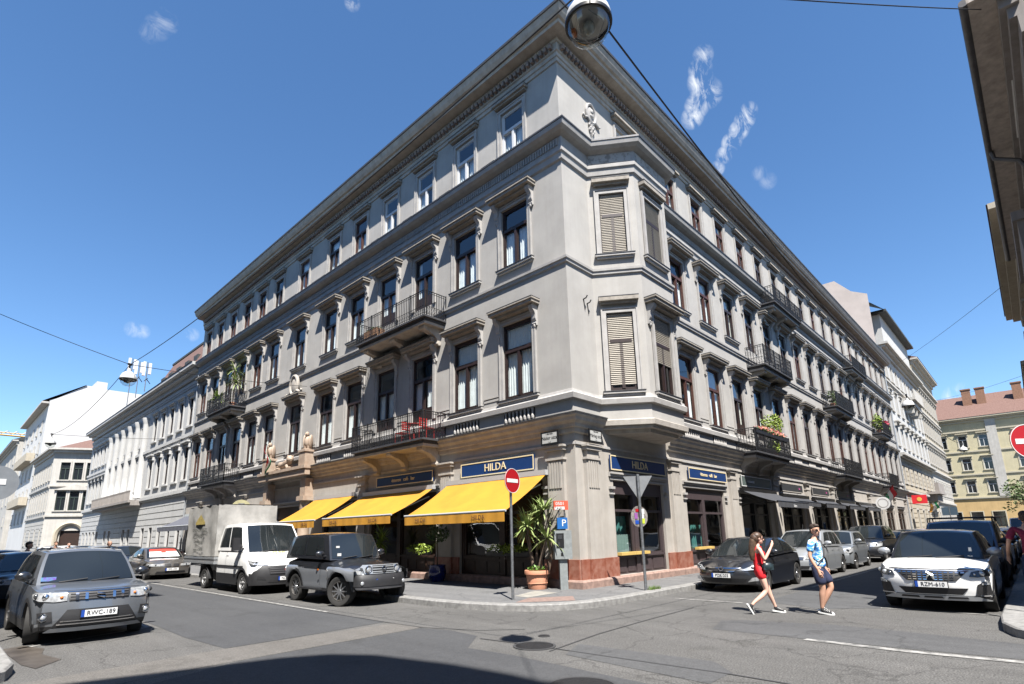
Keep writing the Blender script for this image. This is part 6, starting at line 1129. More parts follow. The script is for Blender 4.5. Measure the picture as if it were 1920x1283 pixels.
t = thing('flower_boxes', 'pink and orange geraniums in boxes along the first right hand balcony rail', 'flowers', (15.05, -.84, 6.15)); g = MB(); g.box(-2.3, 2.3, -.1, .08, -.12, .05); g.build('trough', M_BLK, t); g = MB(); leafcloud(g, (0, 0, .12), 2.3, .16, .12, 700, .05, rp_, 0); g.build('leaves', M_LEAF2, t, fix=False); g = MB(); leafcloud(g, (0, -.03, .18), 2.3, .2, .15, 420, .045, rp_, 0); g.build('blossoms', M_FLP, t, fix=False)
t = thing('balcony_plant', 'leafy shrub climbing over the flower balcony rail', 'plant', (16.2, -.55, 5.2)); pot(t, .2, .3, M_TERR); MB().tube([(0, 0, .2), (.1, 0, 1.2), (.3, -.1, 1.9)], .02, 5).build('trunk', M_BARK, t); g = MB(); leafcloud(g, (-.7, -.2, .5), .5, .25, .35, 260, .08, rp_, .1); leafcloud(g, (.4, -.1, 1.8), .7, .3, .5, 320, .07, rp_, .2); leafcloud(g, (-.9, -.1, 1.6), .4, .3, .5, 200, .07, rp_, .2); g.build('leaves', M_LEAF3, t, fix=False)
t = thing('balcony_plant', 'green bush on the far right balcony', 'plant', (45.7, -.5, 9.95)); pot(t, .2, .3, M_TERR); g = MB(); leafcloud(g, (0, 0, 1.0), .5, .4, .8, 300, .12, rp_, .1); g.build('leaves', M_LEAF3, t, fix=False)
t = thing('balcony_plant', 'crimson flowers on the far right balcony', 'flowers', (48.4, -.6, 9.95)); pot(t, .2, .3, M_TERR); g = MB(); leafcloud(g, (0, 0, .8), .4, .4, .45, 160, .1, rp_, .1); g.build('leaves', M_LEAF2, t, fix=False); g = MB(); leafcloud(g, (0, -.05, 1.2), .8, .3, .3, 180, .11, rp_, .1); g.build('blossoms', M_FLR, t, fix=False)
for i, s in enumerate((31.4, 30.0, 33.3)): t = thing('balcony_plant', ('bushy plant in the middle of', 'small plant at the near end of', 'plant at the far end of')[i] + ' the second upper right balcony', 'plant', (s, -.5, 9.95)); pot(t, .18, .28, M_TERR); g = MB(); leafcloud(g, (0, 0, .75), .35, .3, .5, 160, .09, rp_, .1); g.build('leaves', M_LEAF2, t, fix=False)
M_REDCH = mat('red_metal', (.42, .025, .02), .4)
def chair(label, x, y, rot):
    t = thing('garden_chair', label, 'chair', (x, y, 5.2), rot, 'red chairs on the balcony'); g = MB()
    for k in range(5): g.box(-.2 + k * .085, -.14 + k * .085, -.2, .2, .44, .46)
    g.build('seat', M_REDCH, t, fix=False); g = MB()
    for k in range(4): g.box(-.24, -.21, -.2, .2, .55 + k * .09, .61 + k * .09)
    g.build('backrest', M_REDCH, t, fix=False)
    for a, b in ((-.22, -.19), (-.22, .19), (.2, -.19), (.2, .19)): g = MB(); g.tube([(a, b, 0), (a, b, .9 if a < 0 else .45)], .014, 5); g.build('leg', M_REDCH, t)
chair('red folding chair in the middle of the lower balcony', -.55, 8.0, 1.6); chair('red folding chair at the right end of the lower balcony', -.5, 6.5, -1.5)
t = thing('garden_table', 'small red bistro table between the two red chairs', 'table', (-.55, 7.25, 5.2)); g = MB(); g.lathe([(.001, .7), (.28, .7), (.28, .72), (.001, .72)], 18, cap=False); g.build('top', M_REDCH, t)
for a in (0, 2.1, 4.2): g = MB(); g.tube([(.2 * math.cos(a), .2 * math.sin(a), 0), (-.1 * math.cos(a), -.1 * math.sin(a), .7)], .012, 5); g.build('leg', M_REDCH, t)
t = thing('planter_box', 'wooden planter behind the upper balcony rail', 'planter', (-.8, 9.9, 9.98)); g = MB(); g.box(-.2, .2, -.5, .5, 0, .45); g.build('box', mat('planter_wood', (.4, .22, .12), .8, noise=.2, nscale=6), t); g = MB(); leafcloud(g, (0, 0, .5), .2, .5, .12, 90, .06, rp_, 0); g.build('leaves', M_LEAF2, t, fix=False)
# ---- statues, flags
def bird(label, s):
    t = thing('bird_statue', label, 'statue', FL.p(s, .3, 6.02), FL.rot + .6, 'stone birds on the portal pedestals'); g = MB(); g.lathe([(.3, 0), (.3, .07), (.001, .07)], 14); g.blob((0, 0, .48), .2, .24, .36, 12, 9); g.blob((0, .1, .88), .12, .14, .15, 10, 7); g.tube([(0, .2, .9), (0, .29, .86), (0, .31, .8)], [.05, .03, .006], 6)
    for e in (-1, 1): g.blob((e * .2, -.04, .5), .08, .2, .38, 9, 7); g.tube([(e * .09, .06, .05), (e * .1, .08, .25)], [.07, .09], 7)
    g.blob((0, -.2, .22), .12, .1, .22, 8, 6); g.v = [(x * .85, y * .85, z * .92) for x, y, z in g.v]; g.build('body', M_PINK, t, smooth=True)
bird('stone bird on the right portal pedestal', 16.5); bird('stone bird on the left portal pedestal by the flag', 20.9)
t = thing('lion_statue', 'stone lion lying on the portal ledge between the birds', 'statue', FL.p(18.7, .42, 5.21), FL.rot)
skin_lion = [((-.62, 0, .42), .2), ((-.4, 0, .36), .2), ((0, 0, .28), .2), ((.45, 0, .27), .21)]
g = MB(); g.tube([(-.72, 0, .5), (-.45, 0, .38), (-.2, 0, .3), (.1, 0, .27), (.42, 0, .27), (.62, 0, .2)], [.1, .2, .2, .18, .2, .06], 12); g.blob((-.66, .03, .52), .19, .19, .2, 12, 8); g.tube([(-.76, .06, .5), (-.9, .1, .45)], [.1, .06], 8)
for y in (-.13, .13): g.tube([(-.5, y, .2), (-.6, y, .06), (-.9, y, .05)], [.09, .07, .06], 7); g.tube([(.45, y, .2), (.5, y * 1.3, .08), (.2, y * 1.4, .06)], [.13, .09, .06], 7); g.blob((-.62, y * 1.1, .68), .04, .03, .05, 6, 5)
g.tube([(.6, 0, .15), (.8, .1, .06), (.7, .25, .05)], [.05, .035, .03], 6); g.build('body', M_PINK, t, smooth=True)
M_FW = M_WHT; M_FG = mat('flag_green', (.02, .3, .12), .8); M_FRED = mat('flag_red', (.6, .03, .04), .8); M_FOR = mat('flag_orange', (.5, .24, .04), .8)
def flag(label, loc, rot, w_, h_, mats, pole, drop=.2):
    t = thing('flag', label, 'flag', loc, rot); MB().tube([(0, 0, 0), pole], .02, 6).build('pole', M_WOOD, t); n = 12; P0 = Vector(pole)
    for k, m in enumerate(mats):
        g = MB(); vs = []
        for j in range(4):
            v = (k + j / 3) / len(mats)
            for i in range(n + 1): u = i / n; q = P0 * (1 - v * .8); vs.append((q.x + .07 * math.sin(u * 7 + v * 3) + .04 * u, q.y + .1 * math.sin(u * 5 + v * 4), q.z - u * h_ - drop * v * u))
        g.add(vs, [(j * (n + 1) + i, j * (n + 1) + i + 1, (j + 1) * (n + 1) + i + 1, (j + 1) * (n + 1) + i) for j in range(3) for i in range(n)]); g.build('stripe', m, t, smooth=True, fix=False)
flag('red white and green flag hanging from the portal by the left stone bird', FL.p(20.3, .55, 5.75), FL.rot, 1, .95, (M_FRED, M_FW, M_FG), (-.75, .55, .9)); flag('red white and green flag far along the right street near the round sign', (44.2, -.05, 3.9), 0, 1, .9, (M_FRED, M_FW, M_FG), (-.8, -1.2, 1.3)); flag('flag with green white and orange stripes at the tall white house', (69.5, -.3, 4.0), 0, 1, .8, (M_FG, M_FW, M_FOR), (-.5, -1.1, .5))
t = thing('hanging_sign', 'round white pub sign on a bracket far along the right street', 'sign', (39.8, 0, 3.75), 0); MB().tube([(0, 0, .3), (0, -1.3, .3)], .03, 6).build('bracket', M_IRON, t); g = MB(); g.lathe([(.001, 0), (.5, 0), (.5, .06), (.001, .06)], 24, cap=False); g.map(lambda a, b, c_: (-c_, a - .85, b - .25)); g.build('disc', M_WHT, t); g = MB(); g.lathe([(.32, .061), (.36, .061), (.36, .07), (.32, .07)], 20, cap=False); g.map(lambda a, b, c_: (-c_, a - .85, b - .25)); g.build('ring', M_GREY, t)
t = thing('banner_sign', 'red banner with a yellow emblem on the tall white house', 'sign', (56.2 + 3, -.25, 4.4), 0); g = MB(); g.box(-.03, .03, -1.3, 0, -.45, .45); g.build('banner', mat('banner_red', (.75, .02, .03), .6), t); g = MB(); g.lathe([(.001, .0), (.22, 0), (.22, .02), (.001, .02)], 16, cap=False); g.map(lambda a, b, c_: (-c_ - .035, a - .65, b)); g.build('emblem', mat('banner_yellow', (.8, .5, .1), .6), t)
for i, x in enumerate((19.9, 25.5, 31.1, 36.6, 42.2)):
    t = thing('wall_lantern', 'black wall lantern number %s above the shopfronts of the right street' % ('one', 'two', 'three', 'four', 'five')[i], 'lamp', (x - 2.9 + .0, 0, 3.05), 0, 'black wall lanterns'); g = MB(); g.tube([(0, -.13, 0), (0, -.45, .2), (0, -.55, .1)], .02, 5); g.build('bracket', M_IRON, t); g = MB(); g.lathe([(.06, -.3), (.14, 0), (.16, .02), (.03, .12)], 6, (0, -.55, 0)); g.build('lantern', M_BLK, t)
# ---- shop window contents
t = thing('turquoise_drape', 'turquoise fabric draped inside the shop window under the bay', 'fabric', (3.0, .55, 0)); g = drape(-.75, .35, 1.0, 2.2, 0, .09, .2); g.build('cloth', mat('turquoise_fabric', (.18, .55, .52), .8), t, fix=False); g = drape(-.5, .45, .95, 1.6, -.12, .06, .15); g.build('cloth', mat('pale_fabric', (.5, .7, .66), .8), t, fix=False)
t = thing('turquoise_drape', 'turquoise fabric inside the second shop window of the right street', 'fabric', (8.8, .55, 0)); g = drape(-.55, .45, .95, 1.9, 0, .08, .18); g.build('cloth', MATS['turquoise_fabric'], t, fix=False)
for i, (a, b) in enumerate(((2.08, 3.85), (7.55, 8.95))): t = thing('ledge_cushion', ('yellow cushion along the shop ledge under the bay window', 'yellow cushion along the ledge of the second shop window')[i], 'cushion', ((a + b) / 2, -.02, .96)); g = MB(); L_ = (b - a) / 4
for i, (a, b) in enumerate(((2.08, 3.85), (7.55, 8.95))):
    t = [o for o in bpy.data.objects if o.get('category') == 'cushion'][i]; q = (b - a) / 2
    for e in (-1, 1): g = MB(); g.box(e * q / 2 - q / 2 + .01, e * q / 2 + q / 2 - .01, -.06, .12, 0, .09); g.build('pad', mat('cushion_yellow', (.62, .42, .12), .9, noise=.08), t)
t = thing('poster', 'orange poster in the shop window beside the entrance', 'poster', (.24, 2.3, 1.9)); g = MB(); g.box(0, .02, -.35, .35, -.5, .5); g.build('sheet', mat('orange_print', (.65, .20, .03), .7, c2=(.8, .45, .05), nscale=5), t)
# ---- hanging street lamps and their cables
M_BOWL = glass_mat('lamp_bowl', (.86, .88, .86), .03); M_LTOP = mat('lamp_shell', (.72, .73, .72), .4)
LAMPS = [(-8.56, -6.8, 7.5, 'large glass street lamp hanging over the crossing at the top of the photo'), (-8.75, 13.64, 7.5, 'domed street lamp hanging over the left street'), (-8.7, 32.3, 7.5, 'street lamp further away over the left street'), (19.94, -5.88, 7.5, 'domed street lamp hanging over the right street'), (43.8, -6.2, 7.5, 'street lamp far away over the right street')]
for x, y, z, lb in LAMPS:
    t = thing('street_lamp', lb, 'street lamp', (x, y, z), .3, 'street lamps hung on cables'); g = MB(); g.lathe([(.265, 0), (.27, .04), (.255, .12), (.2, .22), (.12, .29), (.06, .31), (.05, .42), (.001, .43)], 28, cap=False); g.build('shade', M_LTOP, t, smooth=True)
    g = MB(); g.lathe([(.25, 0), (.245, -.06), (.21, -.15), (.14, -.22), (.06, -.25), (.001, -.255)], 28, cap=False); g.build('bowl', M_BOWL, t, smooth=True); g = MB(); g.lathe([(.25, -.02), (.275, -.02), (.275, .02), (.25, .02)], 28, cap=False); g.build('rim', M_BLK, t, smooth=True)
    g = MB(); g.lathe([(.001, -.0), (.2, .0), (.23, .01)], 24, cap=False); g.build('reflector', mat('lamp_reflector', (.5, .5, .49), .5), t); g = MB(); g.blob((0, 0, -.06), .07, .07, .09, 12, 8); g.build('bulb', mat('bulb_glass', (.5, .5, .46), .2), t, smooth=True); g = MB(); g.box(-.035, .035, .15, .2, -.08, -.01); g.build('tag', M_AMB, t); g = MB(); g.tube([(-.2, -.06, -.03), (0, -.19, -.06), (.2, -.06, -.03)], .008, 4); g.tube([(-.2, .08, -.03), (0, .12, -.1), (.2, .08, -.03)], .008, 4); g.build('wire_guard', M_STEEL, t)
    g = MB(); g.tube([(0, 0, .42), (0, 0, .6)], .03, 6); g.box(-.07, .07, -.03, .03, .55, .62); g.build('hanger', M_BLK, t)
def cable(label, a, b, sag, r=.012):
    a, b = Vector(a), Vector(b); n = 24; g = MB(); g.tube([a.lerp(b, i / n) - Vector((0, 0, sag * 4 * (i / n) * (1 - i / n))) for i in range(n + 1)], r, 5); o = g.build('cable', M_PLT); tag(o, label, 'cable', 'overhead lamp cables')
L0, L1, L2, L3, L4 = [Vector(l[:3]) + Vector((0, 0, .58)) for l in LAMPS]
cable('power cable from the big street lamp along the left street', L0 + Vector((-.1, .1, -.2)), L1, .35, .011); cable('power cable between the two lamps of the left street', L1, L2, .5, .011); cable('power cable from the big street lamp along the right street', L0 + Vector((.2, 0, -.3)), L3, .5, .012); cable('power cable between the two lamps of the right street', L3, L4, .6, .016)
cable('span wire from the big street lamp up to the right', L0, (.6, -10.6, 12.1), .05, .01); cable('span wire from the big street lamp to the left behind the camera', L0, (-14.3, -14, 14.5), .1, .01); cable('span wire from the left street lamp to the house on the left', L1, (-14.5, 24, 13.0), .1, .012); cable('span wire from the left street lamp to the corner building', L1, (-.1, 17.4, 9.6), .1, .012)
cable('upper span wire crossing the right street', (24.6, -10.3, 14.0), (RL + 2, -.5, 19), .2, .012); cable('lower span wire far down the right street', (52, -11, 14.5), (84, -.3, 19), .3, .014); cable('span wire from the far left lamp', L2, (-.2, 38, 9.5), .1, .012); cable('span wire of the right street lamp', L3, (17.8, -.2, 9.3), .05, .012)
# ---- trees at the far end of the right street
def tree(label, x, y, h, r):
    t = thing('street_tree', label, 'tree', (x, y, 0), 0, 'trees on the square'); MB().tube([(0, 0, 0), (.1, 0, h * .35), (0, .1, h * .6)], [.2, .16, .09], 8).build('trunk', M_BARK, t); g = MB(); q = MB()
    for k in range(5): a = k * 1.3; q.tube([(0, 0, h * .35), (r * .4 * math.cos(a), r * .4 * math.sin(a), h * .55), (r * .75 * math.cos(a), r * .75 * math.sin(a), h * .7)], [.08, .05, .02], 5)
    q.build('limb', M_BARK, t)
    for k in range(26): a = rp_.random() * 6.28; rr2 = r * (rp_.random() ** .5) * .8; leafcloud(g, (rr2 * math.cos(a), rr2 * math.sin(a), h * (.45 + .5 * rp_.random())), r * .32, r * .32, r * .28, 70, .17, rp_, .2)
    g.build('crown', M_LEAF2, t, fix=False)
tree('dark green tree behind the man in the burgundy shirt', 84, -9.6, 7.5, 2.8); tree('second dark tree at the right edge before the yellow house', 92, -13, 8, 3)
t = thing('road_sign', 'dark rectangular sign board on a pole far down the right street', 'sign', (66, -2.6, .14)); MB().tube([(0, 0, 0), (0, 0, 3.6)], .05, 6).build('post', M_STEEL, t); g = MB(); g.box(-.03, .03, -.7, .7, 2.6, 3.5); g.build('board', mat('dark_board', (.06, .1, .14), .5), t)
# ================================================================ people
def skin(name, chains, m, parent, sub=2, root=0, extra=None, mats=None):
    """chains: list of [(x, y, z, r[, ry])...]; a chain may start with an index of an earlier point to branch from it"""
    vs = []; es = []; rs = []
    for ch in chains:
        prev = None
        for q in ch:
            if isinstance(q, int): prev = q; continue
            vs.append(q[:3]); rs.append((q[3], q[4] if len(q) > 4 else q[3]))
            if prev is not None: es.append((prev, len(vs) - 1))
            prev = len(vs) - 1
    me = bpy.data.meshes.new(name); me.from_pydata(vs, es, []); o = bpy.data.objects.new(name, me); col.objects.link(o)
    mo = o.modifiers.new('skin', 'SKIN'); mo.use_smooth_shade = True; mo.branch_smoothing = .6
    for i, r in enumerate(rs): me.skin_vertices[0].data[i].radius = r
    for i, d in enumerate(me.skin_vertices[0].data): d.use_root = (i == root)
    s = o.modifiers.new('sub', 'SUBSURF'); s.levels = sub; s.render_levels = sub
    bpy.context.view_layer.update(); e = o.evaluated_get(bpy.context.evaluated_depsgraph_get()); m2 = bpy.data.meshes.new_from_object(e)
    bpy.data.objects.remove(o); bpy.data.meshes.remove(me)
    b = MB(); b.add([tuple(v.co) for v in m2.vertices], [tuple(p.vertices) for p in m2.polygons]); bpy.data.meshes.remove(m2)
    if extra: extra(b)
    return b.build(name, mats or m, parent, smooth=True, ang=80, fix=False)
def head_mb(b, c, yaw, tilt=0, r=.098):
    """skull, jaw, nose, ears, lips and eyes; faces +x before yaw"""
    M = Matrix.Rotation(yaw, 3, 'Z') @ Matrix.Rotation(tilt, 3, 'Y'); C0 = Vector(c); g = MB()
    g.blob((-.008, 0, .02), .098, .078, .105, 16, 12); g.blob((.018, 0, -.045), .072, .058, .072, 14, 9); g.blob((.05, 0, -.085), .035, .036, .026, 10, 6)
    g.tube([(.085, 0, .02), (.108, 0, -.018), (.112, 0, -.03), (.09, 0, -.038)], [.009, .014, .016, .008], 7)
    for e in (-1, 1): g.blob((-.005, e * .078, -.005), .02, .012, .032, 8, 6); g.blob((.077, e * .032, .008), .014, .017, .010, 8, 5)
    g.blob((.084, 0, -.062), .012, .024, .006, 8, 4); g.blob((.082, 0, -.071), .012, .021, .006, 8, 4)
    b.add([tuple(M @ Vector(v) + C0) for v in g.v], g.f)
    return lambda v: tuple(M @ Vector(v) + C0)
def hand_mb(b, wrist, d, side, curl=.4, s=1.0, palm=None):
    """palm, four bent fingers of unequal length and a thumb leaving the side of the palm"""
    d = Vector(d).normalized(); n = Vector(palm or (0, 1, 0)); n = (n - d * n.dot(d)).normalized(); t = d.cross(n) * side; W = Vector(wrist); g = MB()
    g.tube([W - d * .02, W + d * .03 * s, W + d * .085 * s], [.024 * s, .031 * s, .030 * s], 8)
    for i, (o, L) in enumerate(((.028, .066), (.010, .076), (-.009, .07), (-.026, .054))):
        p = W + d * .08 * s + t * o * s; q = d.copy(); pts = [p - d * .02]; 
        for k in range(3): pts.append(p.copy()); p = p + q * L * s * (.45, .32, .25)[k]; q = (q + n * curl * (1 + .15 * i)).normalized()
        pts.append(p); g.tube(pts, [.010 * s, .0095 * s, .009 * s, .008 * s, .0055 * s], 6)
    p = W + d * .02 * s + t * .025 * s; g.tube([p, p + (t * .8 + d * .6).normalized() * .035 * s, p + (t * .35 + d).normalized() * .07 * s + n * .01], [.013 * s, .0115 * s, .007 * s], 6); b.add(g.v, g.f)
SK_F = mat('fair_skin', (.78, .47, .36), .55, noise=.05, nscale=8); SK_T = mat('tanned_skin', (.62, .35, .24), .55, noise=.06, nscale=8)
M_HAIR = mat('dark_brown_hair', (.045, .025, .017), .5, noise=.3, nscale=20, c2=(.12, .065, .035)); M_HAIR2 = mat('short_brown_hair', (.05, .03, .02), .7, noise=.3, nscale=30)
M_DRESS = mat('red_fabric', (.80, .012, .022), .75, noise=.12, nscale=9, bump=.3, bscale=14); M_NAVY = mat('navy_cotton', (.018, .025, .07), .85, noise=.15, nscale=8, bump=.3, bscale=16)
M_SHOE = mat('black_canvas', (.02, .02, .022), .8); M_SOLE = mat('white_rubber', (.82, .82, .8), .6); M_BAG = mat('dark_teal_leather', (.02, .035, .042), .35, noise=.2); M_SUNG = mat('sunglass_lens', (.01, .01, .012), .08)
def camo(name, cols, sc):
    m = mat(name, cols[0], .85, noise=.01, nscale=sc); t = m.node_tree; r = [n for n in t.nodes if n.type == 'VALTORGB'][0]; r.color_ramp.interpolation = 'CONSTANT'; e = r.color_ramp.elements
    e[0].position = 0; e[0].color = (*cols[0], 1); e[1].position = .44; e[1].color = (*cols[1], 1)
    for p, c in ((.52, cols[2]), (.6, cols[1])): q = e.new(p); q.color = (*c, 1)
    n = [n for n in t.nodes if n.type == 'TEX_NOISE'][0]; n.inputs['Detail'].default_value = 3
    mp_ = t.nodes.new('ShaderNodeMapping'); mp_.inputs['Scale'].default_value = (1, 1, 2.2); tcn = [n for n in t.nodes if n.type == 'TEX_COORD'][0]; t.links.new(tcn.outputs['Object'], mp_.inputs[0]); t.links.new(mp_.outputs[0], n.inputs[0]); return m
M_CAMO = camo('blue_white_print', ((.015, .12, .42), (.10, .33, .62), (.62, .70, .74)), 7)
def shoe(t, ank, toe, label=None, m=M_SHOE):
    a = Vector(ank); q = Vector(toe); d = (q - a); f = Vector((d.x, d.y, 0)); f = f.normalized() if f.length > .02 else Vector((1, 0, 0)); dn = d.normalized(); up = (Vector((0, 0, 1)) - dn * dn.z); up = up.normalized() if up.length > .1 else -f
    heel = a - dn * .07 - up * .055
    o = skin('shoe', [[(*(a + up * .035), .046), (*(a - up * .02 - dn * .01), .044), (*(a - up * .03 + dn * .07), .042, .034), (*(a - up * .042 + dn * .15), .040, .024), (*(a - up * .05 + dn * .19), .026, .014)]], m, t, 2)
    g = MB(); side = dn.cross(up); c0 = a - up * .075; L = [(-.075, .025), (-.06, .036), (0, .036), (.07, .042), (.14, .045), (.19, .034), (.215, .012)]; vs = []
    for z in (0, .026):
        for x, w_ in L: vs.append(c0 + dn * x + side * w_ + up * z)
        for x, w_ in reversed(L): vs.append(c0 + dn * x - side * w_ + up * z)
    n = len(L) * 2; g.add(vs, [tuple(range(n)), tuple(range(2 * n - 1, n - 1, -1))] + [(i, (i + 1) % n, n + (i + 1) % n, n + i) for i in range(n)]); g.blob(tuple(c0 + dn * .18 + up * .03), .03, .03, .022, 8, 5)
    for k in range(4): p = a + dn * (.035 + .028 * k) + up * (.005 - k * .008); g.tube([p + side * .025, p + up * .012, p - side * .025], .005, 4)
    g.build('sole', M_SOLE, o, smooth=True, ang=50); return o
# ---- the woman in red, walking to the right, phone in hand
t = thing('person', 'woman in a red playsuit with long dark hair walking with a phone raised', 'person', (-.92, -5.25, 0), math.radians(-46))
def ext(b):
    global HV
    HV = head_mb(b, (.06, 0, 1.50), -.05, .06, .095)
    hand_mb(b, (.25, -.15, 1.335), (.45, .25, .8), -1, .55, .95, (-.6, .8, .2)); hand_mb(b, (.22, .16, .99), (.6, -.2, -.5), 1, .5, .95, (0, -1, 0))
skin('body', [[(0, 0, .86, .125, .10), (.0, 0, .98, .10, .085), (.015, 0, 1.13, .105, .09), (.02, 0, 1.27, .085, .10), (.03, 0, 1.36, .042), (.05, 0, 1.43, .042)],
    [0, (0, -.075, .78, .088), (.045, -.08, .60, .066), (.075, -.08, .46, .050), (-.02, -.08, .36, .052), (-.20, -.08, .235, .034), (-.265, -.08, .17, .030)],
    [0, (.03, .075, .78, .088), (.13, .075, .61, .066), (.185, .075, .47, .050), (.205, .075, .36, .052), (.275, .075, .17, .033), (.295, .075, .10, .030)],
    [3, (.0, -.14, 1.295, .042), (.02, -.185, 1.19, .038), (.055, -.20, 1.065, .033), (.15, -.185, 1.2, .031), (.25, -.15, 1.335, .022)],
    [3, (.0, .14, 1.295, .042), (-.01, .19, 1.15, .038), (.03, .21, 1.04, .032), (.13, .19, 1.01, .028), (.22, .16, .99, .022)]], SK_F, t, 2, 0, ext)
skin('playsuit', [[(0, 0, .85, .138, .112), (0, 0, .97, .118, .10), (.012, 0, 1.05, .112, .098), (.025, 0, 1.17, .122, .105), (.022, 0, 1.25, .10, .11)], [0, (.0, -.08, .78, .112), (.035, -.085, .655, .10)], [0, (.035, .08, .78, .112), (.105, .08, .66, .10)]], M_DRESS, t, 2)
g = MB()
for e in (-1, 1): g.tube([(.1, e * .06, 1.22), (.06, e * .085, 1.33), (-.04, e * .07, 1.32), (-.08, e * .05, 1.22)], .012, 5)
g.build('shoulder_strap', M_DRESS, t); g = MB(); rr_ = random.Random(2)
for e in (-1, 1): g.blob((.09, e * .055, 1.185), .055, .062, .06, 10, 7)
g.build('bodice', M_DRESS, t, smooth=True)
def hairx(b):
    b.blob((.035, 0, 1.545), .108, .098, .088, 14, 9); b.blob((-.01, 0, 1.50), .095, .092, .11, 12, 9)
skin('hair', [[(-.02, 0, 1.52, .085), (-.06, 0, 1.42, .078, .085), (-.085, -.01, 1.30, .07, .09), (-.10, -.01, 1.16, .058, .085), (-.09, -.01, 1.04, .03, .05)], [(.0, -.085, 1.50, .03), (-.02, -.10, 1.38, .035), (-.03, -.115, 1.26, .03), (-.03, -.115, 1.12, .018)]], M_HAIR, t, 2, 0, hairx)
g = MB(); 
for e in (-1, 1): g.blob(HV((.092, e * .034, .008)), .012, .028, .02, 10, 6)
for e in (-1, 1): g.tube([HV((.09, e * .06, .012)), HV((.0, e * .085, .012))], .004, 4)
g.build('sunglasses', M_SUNG, t, smooth=True)
shoe(t, (-.268, -.08, .165), (-.20, -.08, .03)); shoe(t, (.297, .075, .095), (.47, .075, .065))
ph = thing('phone', 'dark phone held up in front of the face of the woman in red', 'phone', (-.92, -5.25, 0), math.radians(-46)); g = MB(); g.box(-.006, .006, -.038, .038, -.075, .075); g.map(lambda x, y, z: (x * .95 + z * .25 + .315, y - .10, z * .95 - x * .25 + 1.42)); g.build('case', M_BLK, ph)
bg_ = thing('shoulder_bag', 'small dark teal bag carried at the hip of the woman in red', 'bag', (-.92, -5.25, 0), math.radians(-46)); g = MB(); g.blob((.12, -.17, .93), .12, .05, .085, 14, 9); g.box(.02, .22, -.205, -.135, .87, .985); g.build('pouch', M_BAG, bg_, smooth=True, ang=50); g = MB(); g.tube([(.04, -.17, .98), (.02, -.14, 1.15), (.0, .03, 1.345), (-.04, .12, 1.32), (-.08, .1, 1.1), (-.04, -.1, .98), (.16, -.17, .99)], .007, 5); g.build('strap', M_BAG, bg_)
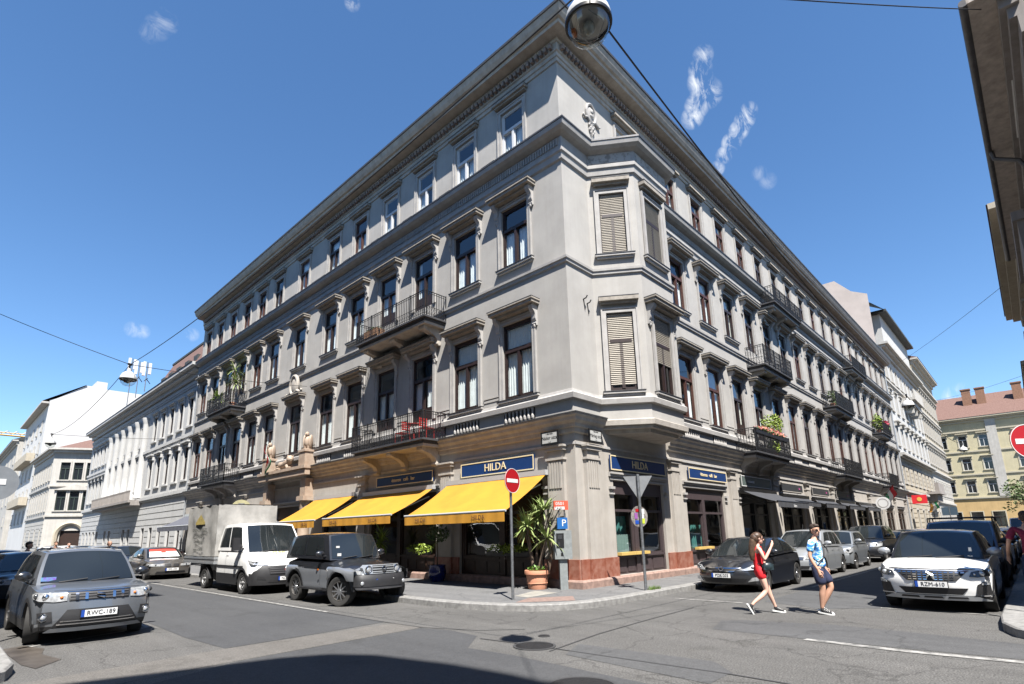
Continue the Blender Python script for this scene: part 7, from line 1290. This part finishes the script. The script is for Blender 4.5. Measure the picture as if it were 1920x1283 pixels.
# ---- the man in blue
def man(label, loc, deg, head_yaw, shirt, shorts, skinm, hairm, glasses=False, arms='down', longp=False, sc=1.0, strap=False, bald=False, shoes=M_SHOE, still=False):
    t = thing('person', label, 'person', loc, math.radians(deg)); t.scale = (sc,) * 3
    RA = [(-.02, -.20, 1.43, .052), (-.06, -.275, 1.27, .045), (-.075, -.31, 1.14, .038), (-.02, -.335, 1.0, .034), (.05, -.345, .87, .026)]
    LA = [(-.01, .20, 1.43, .052), (-.05, .275, 1.27, .045), (-.06, .315, 1.14, .038), (.01, .345, 1.0, .034), (.09, .36, .88, .026)]
    if still: RL_ = [(.0, -.10, .84, .10), (.01, -.10, .66, .08), (.02, -.10, .50, .058), (-.01, -.10, .38, .060), (-.03, -.10, .16, .038), (-.03, -.10, .10, .036)]; LL_ = [(.0, .10, .84, .10), (.01, .10, .66, .08), (.02, .10, .50, .058), (-.01, .10, .38, .060), (-.03, .10, .16, .038), (-.03, .10, .10, .036)]
    else: RL_ = [(.0, -.09, .84, .10), (.03, -.085, .66, .08), (.05, -.075, .50, .058), (.02, -.07, .38, .062), (-.01, -.06, .16, .038), (-.01, -.06, .10, .036)]; LL_ = [(.03, .09, .84, .10), (.13, .085, .68, .08), (.185, .075, .52, .058), (.11, .06, .39, .062), (.0, .04, .18, .038), (-.02, .035, .125, .036)]
    H = []
    def ex(b):
        H.append(head_mb(b, (.045, 0, 1.64), head_yaw, 0)); hand_mb(b, RA[-1][:3], (.25, -.03, -1), 1, .38, 1.08, (.2, 1, 0)); hand_mb(b, LA[-1][:3], (.3, .05, -1), -1, .38, 1.08, (.2, -1, 0))
    skin('body', [[(0, 0, .94, .14, .11), (0, 0, 1.06, .125, .10), (.01, 0, 1.22, .135, .11), (.0, 0, 1.38, .12, .11), (.015, 0, 1.48, .058), (.03, 0, 1.56, .055)], [0] + RL_, [0] + LL_, [3] + RA, [3] + LA], skinm, t, 2, 0, ex)
    q = lambda p, k, d=0: (p[0], p[1], p[2] + d, p[3] + k)
    skin('shirt', [[(0, 0, .86, .185, .155), (0, 0, 1.03, .162, .14), (.01, 0, 1.2, .155, .128), (.0, 0, 1.37, .14, .125), (.01, 0, 1.47, .075)], [3, q(RA[0], .022), q(RA[1], .025), (*[RA[1][i] + (RA[2][i] - RA[1][i]) * .45 for i in range(3)], .064)], [3, q(LA[0], .022), q(LA[1], .025), (*[LA[1][i] + (LA[2][i] - LA[1][i]) * .45 for i in range(3)], .064)]], shirt, t, 2)
    ee = 4 if longp else 2
    lp = lambda L: [q(L[0], .03), q(L[1], .034)] + ([(*[L[1][i] + (L[2][i] - L[1][i]) * .62 for i in range(3)], .098)] if not longp else [q(L[2], .045), q(L[3], .032), q(L[4], .04, -.03)])
    skin('trousers' if longp else 'shorts', [[(0, 0, 1.0, .155, .13), (0, 0, .90, .18, .145)], [1] + lp(RL_), [1] + lp(LL_)], shorts, t, 2)
    h = H[0]; g = MB()
    if not bald:
        g2 = MB(); g2.blob((-.02, 0, .058), .100, .083, .082, 16, 10); g2.blob((.03, 0, .095), .07, .06, .04, 12, 7); g2.blob((-.055, 0, .0), .06, .075, .08, 12, 8); g.add([h(v) for v in g2.v], g2.f); g.build('hair', hairm, t, smooth=True)
    if glasses:
        g = MB(); g2 = MB()
        for e in (-1, 1): g2.blob((.088, e * .034, .008), .014, .031, .021, 10, 6); g2.tube([(.085, e * .06, .012), (.0, e * .082, .012)], .004, 4)
        g.add([h(v) for v in g2.v], g2.f); g.build('sunglasses', M_SUNG, t, smooth=True)
    for L, dx in ((RL_, 0), (LL_, 0)): a = L[-1]; shoe(t, (a[0], a[1], a[2] - .005), (a[0] + .2, a[1], a[2] - .035 if a[2] < .11 else a[2] - .06), m=shoes)
    return t
t = man('man in a blue and white shirt and navy shorts crossing the road', (-.36, -6.22, 0), -82, -.75, M_CAMO, M_NAVY, SK_T, M_HAIR2, True)
sb = thing('crossbody_strap', 'thin black bag strap slung across the man in the blue shirt', 'strap', (-.36, -6.22, 0), math.radians(-82)); g = MB(); g.tube([(.02, .085, 1.52), (.115, .07, 1.42), (.152, -.02, 1.25), (.145, -.10, 1.1), (.05, -.17, 1.02), (-.10, -.12, 1.12), (-.135, .02, 1.32), (-.06, .085, 1.5), (.02, .085, 1.52)], .014, 6); g.build('band', M_BLK, sb)
M_BURG = mat('burgundy_cotton', (.22, .012, .05), .85, noise=.12, nscale=7); M_JEAN = mat('denim', (.03, .05, .11), .85, noise=.15, nscale=9); M_DKS = mat('dark_shirt', (.02, .02, .026), .85); M_PURP = mat('purple_shirt', (.06, .05, .10), .85)
man('man in a burgundy shirt seen from behind at the right edge', (2.35, -9.42, .14), 0, 0, M_BURG, M_JEAN, SK_T, M_HAIR2, longp=True, still=True, sc=1.02)
man('man with a shaved head and black shirt walking behind the grey compact SUV', (-8.12, 16.38, 0), -85, 0, M_DKS, M_NAVY, SK_T, M_HAIR2, bald=True, sc=.98)
man('dark haired man in a purple grey shirt behind the left side of the compact SUV', (-10.6, 15.5, .0), -30, 0, M_PURP, M_JEAN, SK_T, M_HAIR, longp=True, sc=.99)
man('person in a pale shirt in front of the arched doorway', (-7.5, 29.3, 0), -95, 0, mat('pale_shirt', (.6, .58, .56), .85), M_JEAN, SK_F, M_HAIR2, longp=True, sc=.97)
man('person in a grey shirt beside the one in the pale shirt', (-8.05, 29.6, 0), -80, 0, mat('grey_shirt', (.2, .2, .22), .85), M_NAVY, SK_T, M_HAIR, sc=1.0)
